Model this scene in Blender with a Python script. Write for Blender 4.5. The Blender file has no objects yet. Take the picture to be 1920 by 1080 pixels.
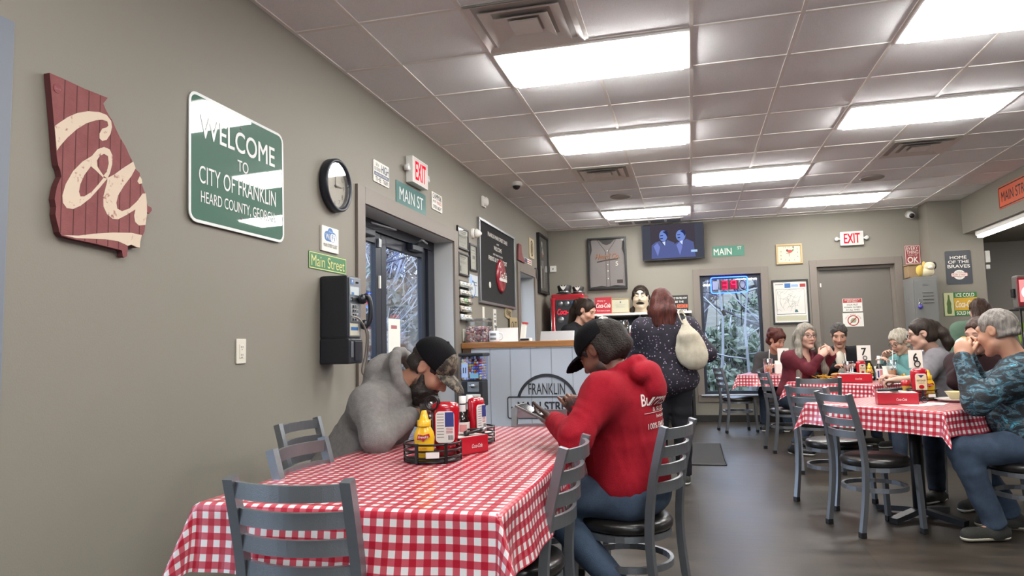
import bpy, bmesh, math, random
import numpy as np
from mathutils import Vector, Matrix, Quaternion
from mathutils.bvhtree import BVHTree

SC = bpy.context.scene
COL = SC.collection
PI = math.pi
R_ = math.radians

# ---------------------------------------------------------------- camera, sky, exposure
CAM_Z = 1.18
def make_camera():
    yaw, pitch, roll = R_(14.2), R_(4.84), R_(-1.354)
    fwd = Vector((-math.sin(yaw)*math.cos(pitch), math.cos(yaw)*math.cos(pitch), math.sin(pitch)))
    right = Vector((math.cos(yaw), math.sin(yaw), 0)); up = right.cross(fwd)
    r2 = right*math.cos(roll)+up*math.sin(roll); u2 = -right*math.sin(roll)+up*math.cos(roll)
    cd = bpy.data.cameras.new('camera'); co = bpy.data.objects.new('camera', cd); COL.objects.link(co)
    co.matrix_world = Matrix(((r2.x,u2.x,-fwd.x,0),(r2.y,u2.y,-fwd.y,0),(r2.z,u2.z,-fwd.z,CAM_Z),(0,0,0,1)))
    cd.sensor_width = 36; cd.lens = 1311.5/1920*36; cd.clip_start = .05; cd.clip_end = 300
    SC.camera = co
make_camera()

SKY_SUN = 4.0; SKY_FAR = 7.5
def make_world():
    w = bpy.data.worlds.new('overcast_sky'); SC.world = w; w.use_nodes = True
    nt = w.node_tree; nt.nodes.clear()
    out = nt.nodes.new('ShaderNodeOutputWorld'); bg = nt.nodes.new('ShaderNodeBackground')
    tc = nt.nodes.new('ShaderNodeTexCoord'); sp = nt.nodes.new('ShaderNodeSeparateXYZ')
    rp = nt.nodes.new('ShaderNodeValToRGB')
    # overcast sky
    e = rp.color_ramp.elements; e[0].position = .35; e[0].color = (*[c*SKY_SUN for c in (.80,.90,1)],1); e[1].position = .62; e[1].color = (*[c*SKY_FAR for c in (.66,.80,1)],1)
    mr = nt.nodes.new('ShaderNodeMapRange'); mr.inputs[1].default_value = -1; mr.inputs[2].default_value = 1
    nt.links.new(tc.outputs['Generated'], sp.inputs[0]); nt.links.new(sp.outputs['Y'], mr.inputs[0]); nt.links.new(mr.outputs[0], rp.inputs[0])
    nt.links.new(rp.outputs[0], bg.inputs[0]); bg.inputs[1].default_value = 1
    nt.links.new(bg.outputs[0], out.inputs[0])
make_world()
SC.view_settings.view_transform = 'Standard'; SC.view_settings.look = 'None'
SC.view_settings.gamma = 1; SC.view_settings.use_curve_mapping = False
SC.view_settings.exposure = 0.35
PANEL_POWER = 19.5

# ---------------------------------------------------------------- materials
def lin(c):
    if isinstance(c, str):
        c = c.lstrip('#'); c = [int(c[i:i+2],16)/255 for i in (0,2,4)]
    return tuple(x/12.92 if x <= .04045 else ((x+.055)/1.055)**2.4 for x in c[:3])
MATS = {}
def N(nt, kind, **kw):
    n = nt.nodes.new('ShaderNode'+kind)
    for k, v in kw.items():
        if k in n.inputs: n.inputs[k].default_value = v
        else: setattr(n, k, v)
    return n
def mat(name, col='#808080', rough=.6, metal=0, bump=None, var=None, emit=None, coat=0, spec=None, sheen=0, alpha=None, sub=0, coatr=.08):
    """bump=(scale, strength[, distortion, (sx,sy,sz)]); var=(scale, other colour[, (sx,sy,sz)[, lo, hi]]); emit=(colour, strength)"""
    if name in MATS: return MATS[name]
    m = bpy.data.materials.new(name); m.use_nodes = True; MATS[name] = m
    nt = m.node_tree; b = nt.nodes['Principled BSDF']
    b.inputs['Base Color'].default_value = (*lin(col), 1)
    b.inputs['Roughness'].default_value = rough; b.inputs['Metallic'].default_value = metal
    b.inputs['Coat Weight'].default_value = coat; b.inputs['Coat Roughness'].default_value = coatr
    if spec is not None: b.inputs['Specular IOR Level'].default_value = spec
    if sheen: b.inputs['Sheen Weight'].default_value = sheen; b.inputs['Sheen Roughness'].default_value = .5
    if sub:
        b.inputs['Subsurface Weight'].default_value = sub; b.inputs['Subsurface Radius'].default_value = (.012,.004,.002); b.inputs['Subsurface Scale'].default_value = 1
    tc = None
    if bump or var: tc = N(nt, 'TexCoord')
    def coords(sc):
        if sc is None: return tc.outputs['Object']
        mp = N(nt, 'Mapping'); mp.inputs['Scale'].default_value = sc
        nt.links.new(tc.outputs['Object'], mp.inputs[0]); return mp.outputs[0]
    if var:
        no = N(nt, 'TexNoise', Scale=var[0], Detail=4.0, Roughness=.6)
        nt.links.new(coords(var[2] if len(var) > 2 else None), no.inputs['Vector'])
        rp = N(nt, 'ValToRGB'); e = rp.color_ramp.elements
        lo, hi = (var[3], var[4]) if len(var) > 4 else (.35,.65)
        e[0].position = lo; e[1].position = hi; e[0].color = (*lin(col),1); e[1].color = (*lin(var[1]),1)
        nt.links.new(no.outputs[0], rp.inputs[0]); nt.links.new(rp.outputs[0], b.inputs['Base Color'])
    if bump:
        no = N(nt, 'TexNoise', Scale=bump[0], Detail=3.0)
        if len(bump) > 2: no.inputs['Distortion'].default_value = bump[2]
        nt.links.new(coords(bump[3] if len(bump) > 3 else None), no.inputs['Vector'])
        bp = N(nt, 'Bump', Strength=bump[1], Distance=.01)
        nt.links.new(no.outputs[0], bp.inputs['Height']); nt.links.new(bp.outputs[0], b.inputs['Normal'])
    if emit:
        b.inputs['Emission Color'].default_value = (*lin(emit[0]),1); b.inputs['Emission Strength'].default_value = emit[1]
    return m
def glass(name, tint='#ffffff', mixv=.1, rough=.02):
    """thin clear sheet: lets light through, mirrors a little at grazing angles"""
    if name in MATS: return MATS[name]
    m = bpy.data.materials.new(name); m.use_nodes = True; MATS[name] = m
    nt = m.node_tree; nt.nodes.clear()
    out = N(nt,'OutputMaterial'); mx = N(nt,'MixShader'); tr = N(nt,'BsdfTransparent'); gl = N(nt,'BsdfGlossy', Roughness=rough)
    lw = N(nt,'LayerWeight', Blend=.35); ma = N(nt,'Math', operation='MULTIPLY'); ma.inputs[1].default_value = 1.0
    ad = N(nt,'Math', operation='ADD'); ad.inputs[1].default_value = mixv*.3; ma.inputs[1].default_value = .55
    tr.inputs[0].default_value = (*lin(tint),1)
    nt.links.new(lw.outputs['Facing'], ma.inputs[0]); nt.links.new(ma.outputs[0], ad.inputs[0]); nt.links.new(ad.outputs[0], mx.inputs[0])
    nt.links.new(tr.outputs[0], mx.inputs[1]); nt.links.new(gl.outputs[0], mx.inputs[2]); nt.links.new(mx.outputs[0], out.inputs[0])
    return m
def emitter(name, col, strength):
    if name in MATS: return MATS[name]
    m = bpy.data.materials.new(name); m.use_nodes = True; MATS[name] = m
    nt = m.node_tree; nt.nodes.clear(); out = N(nt,'OutputMaterial'); e = N(nt,'Emission', Strength=strength)
    e.inputs[0].default_value = (*lin(col),1); nt.links.new(e.outputs[0], out.inputs[0]); return m
def vcol_mat(name, rough=.55, bump=None, sub=0, sheen=0, metal=0, coat=0):
    """base colour comes from the surface's own colour attribute"""
    m = mat(name, '#888888', rough, metal=metal, bump=bump, sub=sub, sheen=sheen, coat=coat)
    nt = m.node_tree
    if not any(n.type == 'VERTEX_COLOR' for n in nt.nodes):
        v = N(nt,'VertexColor'); v.layer_name = 'Col'
        nt.links.new(v.outputs[0], nt.nodes['Principled BSDF'].inputs['Base Color'])
    return m

# ---------------------------------------------------------------- mesh building
class MB:
    def __init__(s): s.v=[]; s.f=[]; s.mi=[]; s.mats=[]; s.sm=[]; s.uv=None
    def _m(s, m):
        if m not in s.mats: s.mats.append(m)
        return s.mats.index(m)
    def add(s, vs, fs, m, M=None, smooth=False):
        o = len(s.v); i = s._m(m)
        if M is not None: vs = [M @ Vector(v) for v in vs]
        s.v += [tuple(v) for v in vs]
        s.f += [tuple(o+k for k in f) for f in fs]; s.mi += [i]*len(fs); s.sm += [smooth]*len(fs)
        return s
    def box(s, c, d, m, M=None, bev=0, rot=None, seg=2):
        bm = bmesh.new(); bmesh.ops.create_cube(bm, size=1)
        for v in bm.verts: v.co = Vector((v.co.x*d[0], v.co.y*d[1], v.co.z*d[2]))
        if bev: bmesh.ops.bevel(bm, geom=bm.edges[:]+bm.verts[:], offset=min(bev, min(d)*.49), segments=seg, affect='EDGES', profile=.6)
        L = Matrix.Translation(c)
        if rot is not None: L = L @ rot.to_4x4()
        if M is not None: L = M @ L
        return s.bm(bm, m, L, smooth=False)
    def bm(s, bm, m, M=None, smooth=False):
        bm.verts.index_update()
        s.add([v.co.copy() for v in bm.verts], [[v.index for v in f.verts] for f in bm.faces], m, M, smooth); bm.free(); return s
    def lathe(s, prof, m, c=(0,0,0), n=24, M=None, sx=1, sy=1, smooth=True, arc=1.0):
        vs=[]; fs=[]; k=len(prof); full = arc >= 1
        nn = n if full else n+1
        for i in range(nn):
            a = 2*PI*arc*i/n; ca, sa = math.cos(a)*sx, math.sin(a)*sy
            for r, z in prof: vs.append((c[0]+r*ca, c[1]+r*sa, c[2]+z))
        for i in range(n):
            j = (i+1) % nn
            for q in range(k-1):
                a, b = i*k+q, j*k+q
                if prof[q][0] < 1e-6: fs.append((a, b+1, a+1))
                elif prof[q+1][0] < 1e-6: fs.append((a, b, a+1))
                else: fs.append((a, b, b+1, a+1))
        return s.add(vs, fs, m, M, smooth)
    def tube(s, pts, r, m, n=10, M=None, closed=False, smooth=True, caps=True, flat=None):
        """round (or flat=(w,h,up)) bar swept along pts; r number or list"""
        P=[Vector(p) for p in pts]; k=len(P); vs=[]; fs=[]
        rr = r if isinstance(r,(list,tuple)) else [r]*k
        prev=None
        for i in range(k):
            t = (P[(i+1)%k]-P[i-1]) if closed else (P[min(i+1,k-1)]-P[max(i-1,0)])
            t.normalize()
            if prev is None:
                up = Vector(flat[2]) if flat else (Vector((0,0,1)) if abs(t.z)<.9 else Vector((1,0,0)))
                u = t.cross(up).normalized()
            else:
                if flat: u = t.cross(Vector(flat[2])).normalized()
                else: u = (prev - t*prev.dot(t)).normalized()
            prev=u; w=u.cross(t)
            if flat:
                for a,b in ((-1,-1),(1,-1),(1,1),(-1,1)): vs.append(P[i]+u*(a*flat[0]/2)+w*(b*flat[1]/2))
            else:
                for q in range(n):
                    a=2*PI*q/n; vs.append(P[i]+u*(math.cos(a)*rr[i])+w*(math.sin(a)*rr[i]))
        if flat: n=4; smooth=False
        for i in range(k if closed else k-1):
            j=(i+1)%k
            for q in range(n): fs.append((i*n+q, i*n+(q+1)%n, j*n+(q+1)%n, j*n+q))
        if not closed and caps: fs.append(tuple(range(n-1,-1,-1))); fs.append(tuple((k-1)*n+q for q in range(n)))
        return s.add(vs, fs, m, M, smooth)
    def cyl(s, a, b, r, m, n=16, r2=None, M=None, smooth=True):
        return s.tube([a,b],[r, r if r2 is None else r2],m,n,M,smooth=smooth)
    def ell(s, c, r, m, M=None, nu=16, nv=10, rot=None):
        prof=[(math.sin(PI*i/nv), -math.cos(PI*i/nv)) for i in range(nv+1)]; prof[0]=(0,-1); prof[-1]=(0,1)
        L = Matrix.Translation(c)
        if rot is not None: L = L @ rot.to_4x4()
        L = L @ Matrix.Diagonal((r[0],r[1],r[2],1))
        if M is not None: L = M @ L
        return s.lathe(prof, m, n=nu, M=L)
    def prism(s, poly, z0, z1, m, M=None, m_side=None):
        """outline in local xy, from z0 to z1"""
        n=len(poly); area=sum(poly[i][0]*poly[(i+1)%n][1]-poly[(i+1)%n][0]*poly[i][1] for i in range(n))
        if area<0: poly=poly[::-1]
        from mathutils.geometry import tessellate_polygon
        tri=[list(t) for t in tessellate_polygon([[Vector((x,y,0)) for x,y in poly]])]
        for t in tri:
            (ax,ay),(bx_,by),(cx,cy)=(poly[i] for i in t)
            if (bx_-ax)*(cy-ay)-(cx-ax)*(by-ay)<0: t.reverse()
        s.add([(x,y,z1) for x,y in poly], tri, m, M)
        s.add([(x,y,z0) for x,y in poly], [t[::-1] for t in tri], m, M)
        s.add([(x,y,z0) for x,y in poly]+[(x,y,z1) for x,y in poly], [(i,(i+1)%n,n+(i+1)%n,n+i) for i in range(n)], m_side or m, M)
        return s
    def quad(s, x0,y0,x1,y1,z,m,M=None): return s.add([(x0,y0,z),(x1,y0,z),(x1,y1,z),(x0,y1,z)],[(0,1,2,3)],m,M)
    def text(s, string, x, y, w, h, z, m, M=None, bold=0.0, shear=0, space=1.0, thick=0.0, align='C'):
        """lettering fitted to a w x h box centred on x,y of local xy"""
        vs, fs = text_geo(string, min(bold,0), shear, space)
        xs=[v[0] for v in vs]; ys=[v[1] for v in vs]; x0,x1,y0,y1=min(xs),max(xs),min(ys),max(ys); e=max(bold,0)*.9
        w-=2*e*h; h2=h*(1-2*e); kx=w/max(x1-x0,1e-6); ky=h2/max(y1-y0,1e-6)
        for i,(ox,oy) in enumerate(((-1,-1),(1,1),(-1,1),(1,-1)) if e else ((0,0),)):
            s.add([(x-w/2+(a-x0)*kx+ox*e*h, y-h2/2+(b-y0)*ky+oy*e*h, z+.00006*i) for a,b in vs], fs, m, M)
        return s
    def build(s, name, parent=None, M=None, label=None, cat=None, group=None, kind=None, auto=True, angle=35):
        me=bpy.data.meshes.new(name); me.from_pydata(s.v,[],s.f)
        for m in s.mats: me.materials.append(m)
        me.polygons.foreach_set('material_index', s.mi); me.polygons.foreach_set('use_smooth', s.sm)
        if s.uv:
            ul=me.uv_layers.new(name='UVMap'); li=np.empty(len(me.loops),dtype=np.int32); me.loops.foreach_get('vertex_index',li)
            ul.data.foreach_set('uv', np.array(s.uv,dtype=np.float32)[li].ravel())
        me.update(); return link(name, me, parent, M, label, cat, group, kind)
def link(name, me, parent=None, M=None, label=None, cat=None, group=None, kind=None):
    o=bpy.data.objects.new(name, me); COL.objects.link(o)
    if parent is not None: o.parent=parent
    if M is not None: o.matrix_basis=M
    tag(o,label,cat,group,kind); return o
def tag(o,label=None,cat=None,group=None,kind=None):
    if label: o['label']=label
    if cat: o['category']=cat
    if group: o['group']=group
    if kind: o['kind']=kind
    return o
def empty(name, M, label, cat, group=None):
    o=bpy.data.objects.new(name,None); COL.objects.link(o); o.empty_display_size=.05
    o.matrix_basis=M if isinstance(M,Matrix) else Matrix.Translation(M); return tag(o,label,cat,group)
def dup(root, M, label=None, group=None):
    def cp(o,p):
        c=o.copy(); COL.objects.link(c)
        if p is not None: c.parent=p; c.matrix_parent_inverse=o.matrix_parent_inverse.copy()
        for ch in o.children: cp(ch,c)
        return c
    r=cp(root,None); r.matrix_basis=M
    if label: r['label']=label
    if group: r['group']=group
    return r
_TG={}
def text_geo(string, bold=0, shear=0, space=1.0):
    k=(string,bold,shear,space)
    if k in _TG: return _TG[k]
    cu=bpy.data.curves.new('lettering','FONT'); cu.body=string; cu.size=1; cu.offset=bold; cu.shear=shear; cu.space_character=space
    cu.resolution_u=4; cu.align_x='CENTER'
    o=bpy.data.objects.new('lettering',cu); COL.objects.link(o); bpy.context.view_layer.update()
    me=bpy.data.meshes.new_from_object(o.evaluated_get(bpy.context.evaluated_depsgraph_get()))
    vs=[(v.co.x,v.co.y) for v in me.vertices]; fs=[tuple(p.vertices) for p in me.polygons]
    bpy.data.objects.remove(o); bpy.data.curves.remove(cu); bpy.data.meshes.remove(me)
    _TG[k]=(vs,fs); return _TG[k]
def TR(x,y,z,rz=0): return Matrix.Translation((x,y,z)) @ Matrix.Rotation(rz,4,'Z')
XL=-2.168; YB=10.99; ZC=3.03
def LW(y,z,d=0):    # frame on the left wall: x right (+y), y up, z into the room
    return Matrix(((0,0,1,XL+d),(1,0,0,y),(0,1,0,z),(0,0,0,1)))
def BW(x,z,y=YB):   # frame on a wall facing the camera
    return Matrix(((1,0,0,x),(0,0,-1,y),(0,1,0,z),(0,0,0,1)))
def SW(y,z,x):      # frame on a surface facing -x
    return Matrix(((0,0,-1,x),(-1,0,0,y),(0,1,0,z),(0,0,0,1)))
def rrect(w,h,r,n=4):
    p=[]
    for cx,cy,a0 in ((w/2-r,h/2-r,0),(-w/2+r,h/2-r,90),(-w/2+r,-h/2+r,180),(w/2-r,-h/2+r,270)):
        for i in range(n+1):
            a=R_(a0+90*i/n); p.append((cx+r*math.cos(a),cy+r*math.sin(a)))
    return p
def circ(r,n=32,cx=0,cy=0,ry=None): return [(cx+r*math.cos(2*PI*i/n), cy+(ry or r)*math.sin(2*PI*i/n)) for i in range(n)]
def ring(mb, ro, ri, z, m, M=None, n=40, a0=0, a1=360, cx=0, cy=0, ky=1):
    vs=[];fs=[]
    for i in range(n+1):
        a=R_(a0+(a1-a0)*i/n)
        vs+=[(cx+ri*math.cos(a),cy+ky*ri*math.sin(a),z),(cx+ro*math.cos(a),cy+ky*ro*math.sin(a),z)]
    for i in range(n): fs.append((2*i,2*i+1,2*i+3,2*i+2))
    mb.add(vs,fs,m,M)
def stroke(mb, pts, w, z, m, M=None):
    """flat painted stroke along pts; w number or per-point list"""
    P=[Vector((x,y)) for x,y in pts]; k=len(P); vs=[];fs=[]
    for i in range(k):
        t=(P[min(i+1,k-1)]-P[max(i-1,0)]).normalized(); n=Vector((-t.y,t.x)); ww=(w[i] if isinstance(w,(list,tuple)) else w)/2
        vs+=[(*(P[i]+n*ww),z),(*(P[i]-n*ww),z)]
    for i in range(k-1): fs.append((2*i,2*i+1,2*i+3,2*i+2))
    mb.add(vs,fs,m,M)
def spline(pts, n=6, closed=False):
    """Catmull-Rom through pts (any dimension)"""
    P=[np.array(p,float) for p in pts]; k=len(P); out=[]
    seg=k if closed else k-1
    for i in range(seg):
        if closed: a,b,c,d=P[i-1],P[i],P[(i+1)%k],P[(i+2)%k]
        else: a,b,c,d=P[max(i-1,0)],P[i],P[i+1],P[min(i+2,k-1)]
        for q in range(n):
            t=q/n; out.append(tuple(.5*((2*b)+(-a+c)*t+(2*a-5*b+4*c-d)*t*t+(-a+3*b-3*c+d)*t**3)))
    if not closed: out.append(tuple(P[-1]))
    return out
# ================================================================ THE ROOM
M_wall=mat('greige_paint','#858075',.62,bump=(160,.06)); M_trim=mat('taupe_trim_paint','#7a7168',.5)
M_kwall=mat('slate_paint','#7a746c',.6,bump=(160,.05)); M_white=mat('white_plastic','#e4e2dc',.4); M_black=mat('black_plastic','#1b1b1d',.42)
M_alu=mat('dark_bronze_aluminium','#262b36',.38,metal=.3); M_tile=mat('mineral_ceiling_tile','#f6f7f8',.9,bump=(240,.3),var=(260,'#e2e0de',(1,1,1),.56,.68))
M_tbar=mat('ceiling_grid_enamel','#efebe6',.55); M_steel=mat('brushed_steel','#9a9c9e',.35,metal=.9); M_chrome=mat('chrome','#c9cbcd',.15,metal=1)
M_vent=mat('vent_enamel','#e6e2dc',.5); M_dark=mat('shadow_black','#0c0c0d',.8); M_glass=glass('window_glass','#f4f8ff')
M_paper=mat('paper','#e9e6dd',.75); M_ink=mat('black_ink','#1d1c1c',.6); M_gray=mat('mid_grey','#77787a',.5)
def floor_mat():
    m=mat('worn_vinyl_plank','#5f574e',.33); nt=m.node_tree; b=nt.nodes['Principled BSDF']
    tc=N(nt,'TexCoord'); mp=N(nt,'Mapping'); mp.inputs['Scale'].default_value=(1.1,3.6,1); nt.links.new(tc.outputs['Object'],mp.inputs[0])
    n1=N(nt,'TexNoise',Scale=2.2,Detail=9.0,Roughness=.66); nt.links.new(mp.outputs[0],n1.inputs['Vector'])
    rp=N(nt,'ValToRGB'); e=rp.color_ramp.elements; e[0].position=.3; e[1].position=.72; e[0].color=(*lin('#29251f'),1); e[1].color=(*lin('#473f36'),1)
    nt.links.new(n1.outputs[0],rp.inputs[0])
    br=N(nt,'TexBrick'); br.offset=.5; br.inputs['Scale'].default_value=1; br.inputs['Mortar Size'].default_value=.0035; br.inputs['Brick Width'].default_value=1.8; br.inputs['Row Height'].default_value=.92
    br.inputs['Color1'].default_value=(1,1,1,1); br.inputs['Color2'].default_value=(.93,.93,.93,1); br.inputs['Mortar'].default_value=(.45,.45,.45,1)
    nt.links.new(tc.outputs['Object'],br.inputs['Vector'])
    mx=N(nt,'MixRGB',blend_type='MULTIPLY'); mx.inputs[0].default_value=1; nt.links.new(rp.outputs[0],mx.inputs[1]); nt.links.new(br.outputs[0],mx.inputs[2]); nt.links.new(mx.outputs[0],b.inputs['Base Color'])
    r2=N(nt,'MapRange'); r2.inputs['To Min'].default_value=.27; r2.inputs['To Max'].default_value=.42; nt.links.new(n1.outputs[0],r2.inputs[0]); nt.links.new(r2.outputs[0],b.inputs['Roughness'])
    bp=N(nt,'Bump',Strength=.12,Distance=.01); nt.links.new(n1.outputs[0],bp.inputs['Height']); nt.links.new(bp.outputs[0],b.inputs['Normal']); return m
M_floor=floor_mat()
def bx(mb,x0,x1,y0,y1,z0,z1,m): mb.box(((x0+x1)/2,(y0+y1)/2,(z0+z1)/2),(x1-x0,y1-y0,z1-z0),m)
Y0=-3.6; XR=8.2; YK=11.7
mb=MB(); bx(mb,XL-.6,XR+.3,Y0-.3,YK+.3,-.2,0,M_floor); mb.build('floor',kind='structure')
M_bounce=mat('bounce_overlay','#55514a',.6)  # unseen floor overlay, added to set the light bounced from there
mb=MB(); bx(mb,XL,XR,Y0,1.1,0,.004,M_bounce); bx(mb,5.4,XR,1.1,YK,0,.004,M_bounce); mb.build('floor_bounce',kind='structure')
# left wall with two doorways, a narrow window and the near opening
mb=MB(); T=-2.52
for y0,y1,z0,z1 in ((Y0,-.2,0,ZC+.1),(-.2,1.66,2.18,ZC+.1),(1.66,4.395,0,ZC+.1),(4.395,6.285,2.2,ZC+.1),(6.285,8.95,0,ZC+.1),(8.95,9.86,2.18,ZC+.1),(8.95,9.86,0,.5),(9.86,YB+.3,0,ZC+.1)):
    bx(mb,T,XL,y0,y1,z0,z1,M_wall)
mb.build('wall_left',kind='structure')
mb=MB()
for x0,x1,z0,z1 in ((XL-.3,.17,0,ZC+.1),(.17,1.05,0,.39),(.17,1.05,2.195,ZC+.1),(1.05,1.83,0,ZC+.1),(1.83,2.865,2.245,ZC+.1),(2.865,3.9,0,ZC+.1)):
    bx(mb,x0,x1,YB,YB+.26,z0,z1,M_wall)
mb.build('wall_back',kind='structure')
mb=MB(); bx(mb,3.215,3.865,10.6,YB,0,ZC+.1,M_wall); mb.build('wall_pier',kind='structure')
mb=MB(); bx(mb,3.865,XR,YK,YK+.2,0,3.1,M_kwall); bx(mb,3.84,3.9,10.98,YK,0,3.1,M_kwall); mb.build('wall_kitchen',kind='structure')
mb=MB(); bx(mb,XR,XR+.2,Y0,YK+.2,0,3.1,M_kwall); mb.build('wall_right',kind='structure')
mb=MB(); bx(mb,XL-.3,1.5,Y0-.2,Y0,0,3.1,M_wall); bx(mb,4.2,XR+.2,Y0-.2,Y0,0,3.1,M_wall); bx(mb,1.5,4.2,Y0-.2,Y0,0,.9,M_wall); bx(mb,1.5,4.2,Y0-.2,Y0,2.2,3.1,M_wall); mb.build('wall_front',kind='structure')
mb=MB()
for k in range(3): bx(mb,1.5+k*1.32,1.56+k*1.32,Y0-.12,Y0-.06,.9,2.2,M_alu)
o=mb.build('window_4',kind='structure'); mb=MB(); bx(mb,1.5,4.2,Y0-.1,Y0-.095,.9,2.2,M_glass); mb.build('pane',o)
mb=MB(); bx(mb,-20,25,-30,Y0-.3,-.3,-.1,mat('pale_concrete','#dcdcd8',.9)); mb.build('ground_parking',kind='structure')
mb=MB(); bx(mb,3.63,XR,Y0,YK,2.56,ZC+.1,M_wall); mb.build('trim_soffit',kind='structure')
# ceiling tiles and grid
GX0,GY0,GX,GY=.083,4.12,.6135,.607
mb=MB(); bx(mb,XL-.1,3.7,Y0,YB+.1,ZC+.007,ZC+.12,M_tile); mb.build('ceiling',kind='structure')
mb=MB()
x=GX0-4*GX
while x<3.63:
    if x>XL: mb.box((x,(Y0+YB)/2,ZC+.004),(.024,YB-Y0,.008),M_tbar)
    x+=GX
k=-13
while GY0+k*GY<YB:
    y=GY0+k*GY
    if y>Y0: mb.box(((XL+3.63)/2,y,ZC+.0045),(3.63-XL,.024,.0075),M_tbar)
    k+=1
bx(mb,XL,XL+.022,Y0,YB,ZC,ZC+.008,M_tbar); bx(mb,XL,3.22,YB-.022,YB,ZC,ZC+.008,M_tbar)
mb.build('trim_ceiling_grid',kind='structure')
# baseboards
M_base=mat('black_vinyl_base','#242322',.5)
mb=MB()
for y0,y1 in ((Y0,-.32),(1.79,4.27),(6.41,8.82),(9.99,YB)): bx(mb,XL,XL+.012,y0,y1,0,.1,M_base)
mb.build('baseboard_left',kind='structure')
mb=MB()
for x0,x1 in ((XL,1.73),(2.955,3.215)): bx(mb,x0,x1,YB-.012,YB,0,.1,M_base)
bx(mb,3.215,3.865,10.588,10.6,0,.1,M_base); bx(mb,3.203,3.215,10.6,YB,0,.1,M_base); mb.build('baseboard_back',kind='structure')
# trim boards round openings
def frame_trim(name,F,x0,x1,z0,z1,w,d=.022,bottom=False):
    mb=MB()
    mb.box((x0-w/2,(z1+z0)/2+w/2,d/2),(w,z1-z0+w,d),M_trim,F,.004); mb.box((x1+w/2,(z1+z0)/2+w/2,d/2),(w,z1-z0+w,d),M_trim,F,.004)
    mb.box(((x0+x1)/2,z1+w/2,d/2),(x1-x0,w,d),M_trim,F)
    if bottom: mb.box(((x0+x1)/2,z0-w/2,d/2),(x1-x0+2*w,w,d),M_trim,F,.004)
    mb.build(name,kind='structure')
frame_trim('trim_1',LW(0,0),4.395,6.285,0,2.2,.115)
frame_trim('trim_2',LW(0,0),8.95,9.86,.5,2.18,.12,bottom=True)
_t=M_trim; M_trim=mat('blue_grey_trim','#757b86',.5); frame_trim('trim_3',LW(0,0),-.2,1.66,0,2.18,.125); M_trim=_t
frame_trim('trim_4',BW(0,0),.17,1.05,.39,2.195,.1,bottom=True)
frame_trim('trim_5',BW(0,0),1.83,2.865,0,2.245,.1)
mb=MB(); M_sill=mat('pale_sill','#aeb3ba',.35); mb.box((.61,YB-.01,.395),(.98,.12,.02),M_sill,bev=.004); mb.build('trim_window_sill',kind='structure')
# linings added in the deep openings, pale colour stands in for daylight
M_rev=mat('daylight_lining_tone','#c3c3c2',.55)
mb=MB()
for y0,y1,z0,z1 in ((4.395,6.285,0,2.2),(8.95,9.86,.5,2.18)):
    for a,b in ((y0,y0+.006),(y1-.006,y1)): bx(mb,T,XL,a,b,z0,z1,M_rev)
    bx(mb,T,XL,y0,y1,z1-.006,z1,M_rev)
bx(mb,T,XL,8.95,9.86,.5,.506,M_rev); mb.build('trim_daylight_linings',kind='structure')
# glazed double entrance door, set back in the left wall
def glazed(mb,gb,F,x0,x1,z0,z1,st,top,bot,d=.05):
    for xa,xb in ((x0,x0+st),(x1-st,x1)): mb.box(((xa+xb)/2,(z0+z1)/2,0),(st,z1-z0,d),M_alu,F,.004)
    mb.box(((x0+x1)/2,z1-top/2,0),(x1-x0-2*st,top,d),M_alu,F); mb.box(((x0+x1)/2,z0+bot/2,0),(x1-x0-2*st,bot,d),M_alu,F)
    if gb is not None: gb.box(((x0+x1)/2,(z0+bot+z1-top)/2,0),(x1-x0-2*st,z1-top-z0-bot,.008),M_glass,F)
F=LW(0,0,-.235)
mb=MB()
mb.box((5.34,2.155,0),(1.885,.085,.1),M_alu,F); mb.box((4.43,1.05,0),(.075,2.11,.1),M_alu,F); mb.box((6.2,1.05,0),(.165,2.11,.1),M_alu,F)
D1=mb.build('door_1',kind='structure')
for n,(x0,x1) in enumerate(((4.47,5.14),(5.145,6.115))):
    lf=MB(); gl=MB(); glazed(lf,gl,F,x0,x1,.012,2.11,.095 if n else .1,.085,.25); o=lf.build('door_leaf',D1); gl.build('door_glass',o)
    h=MB(); h.box(((x0+x1)/2,1.09,.045),(x1-x0-.12,.05,.045),M_alu,F,.008); h.build('push_bar',o)
    h=MB(); y=x0+.32 if n==0 else x1-.32
    h.box((y,2.08,.055),(.26,.06,.06),M_alu,F,.01); h.tube([F@Vector((y,2.115,.06)),F@Vector((y+(-.2 if n else .25),2.12,.2)),F@Vector((y+(.12 if n else -.02),2.135,.12))],.009,M_gray); h.build('door_closer',o)
h=MB(); h.box((5.09,2.03,.035),(.05,.07,.02),M_steel,F,.004); h.box((5.1,1.72,.03),(.022,.1,.015),M_paper,F); h.build('flush_bolt',D1)
# narrow window by the corner and the near opening
for nm,(y0,y1,z0,z1) in {'window_1':(8.95,9.86,.5,2.18),'window_2':(-.2,1.66,0.02,2.18)}.items():
    f=MB(); g=MB(); glazed(f,g,LW(0,0,-.235),y0,y1,z0,z1,.06,.06,.06); o=f.build(nm,kind='structure'); g.build('pane',o)
f=MB(); g=MB(); glazed(f,g,BW(0,0,YB+.1),.17,1.05,.4,2.195,.045,.055,.05); o=f.build('window_3',kind='structure'); g.build('pane',o)
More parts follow.
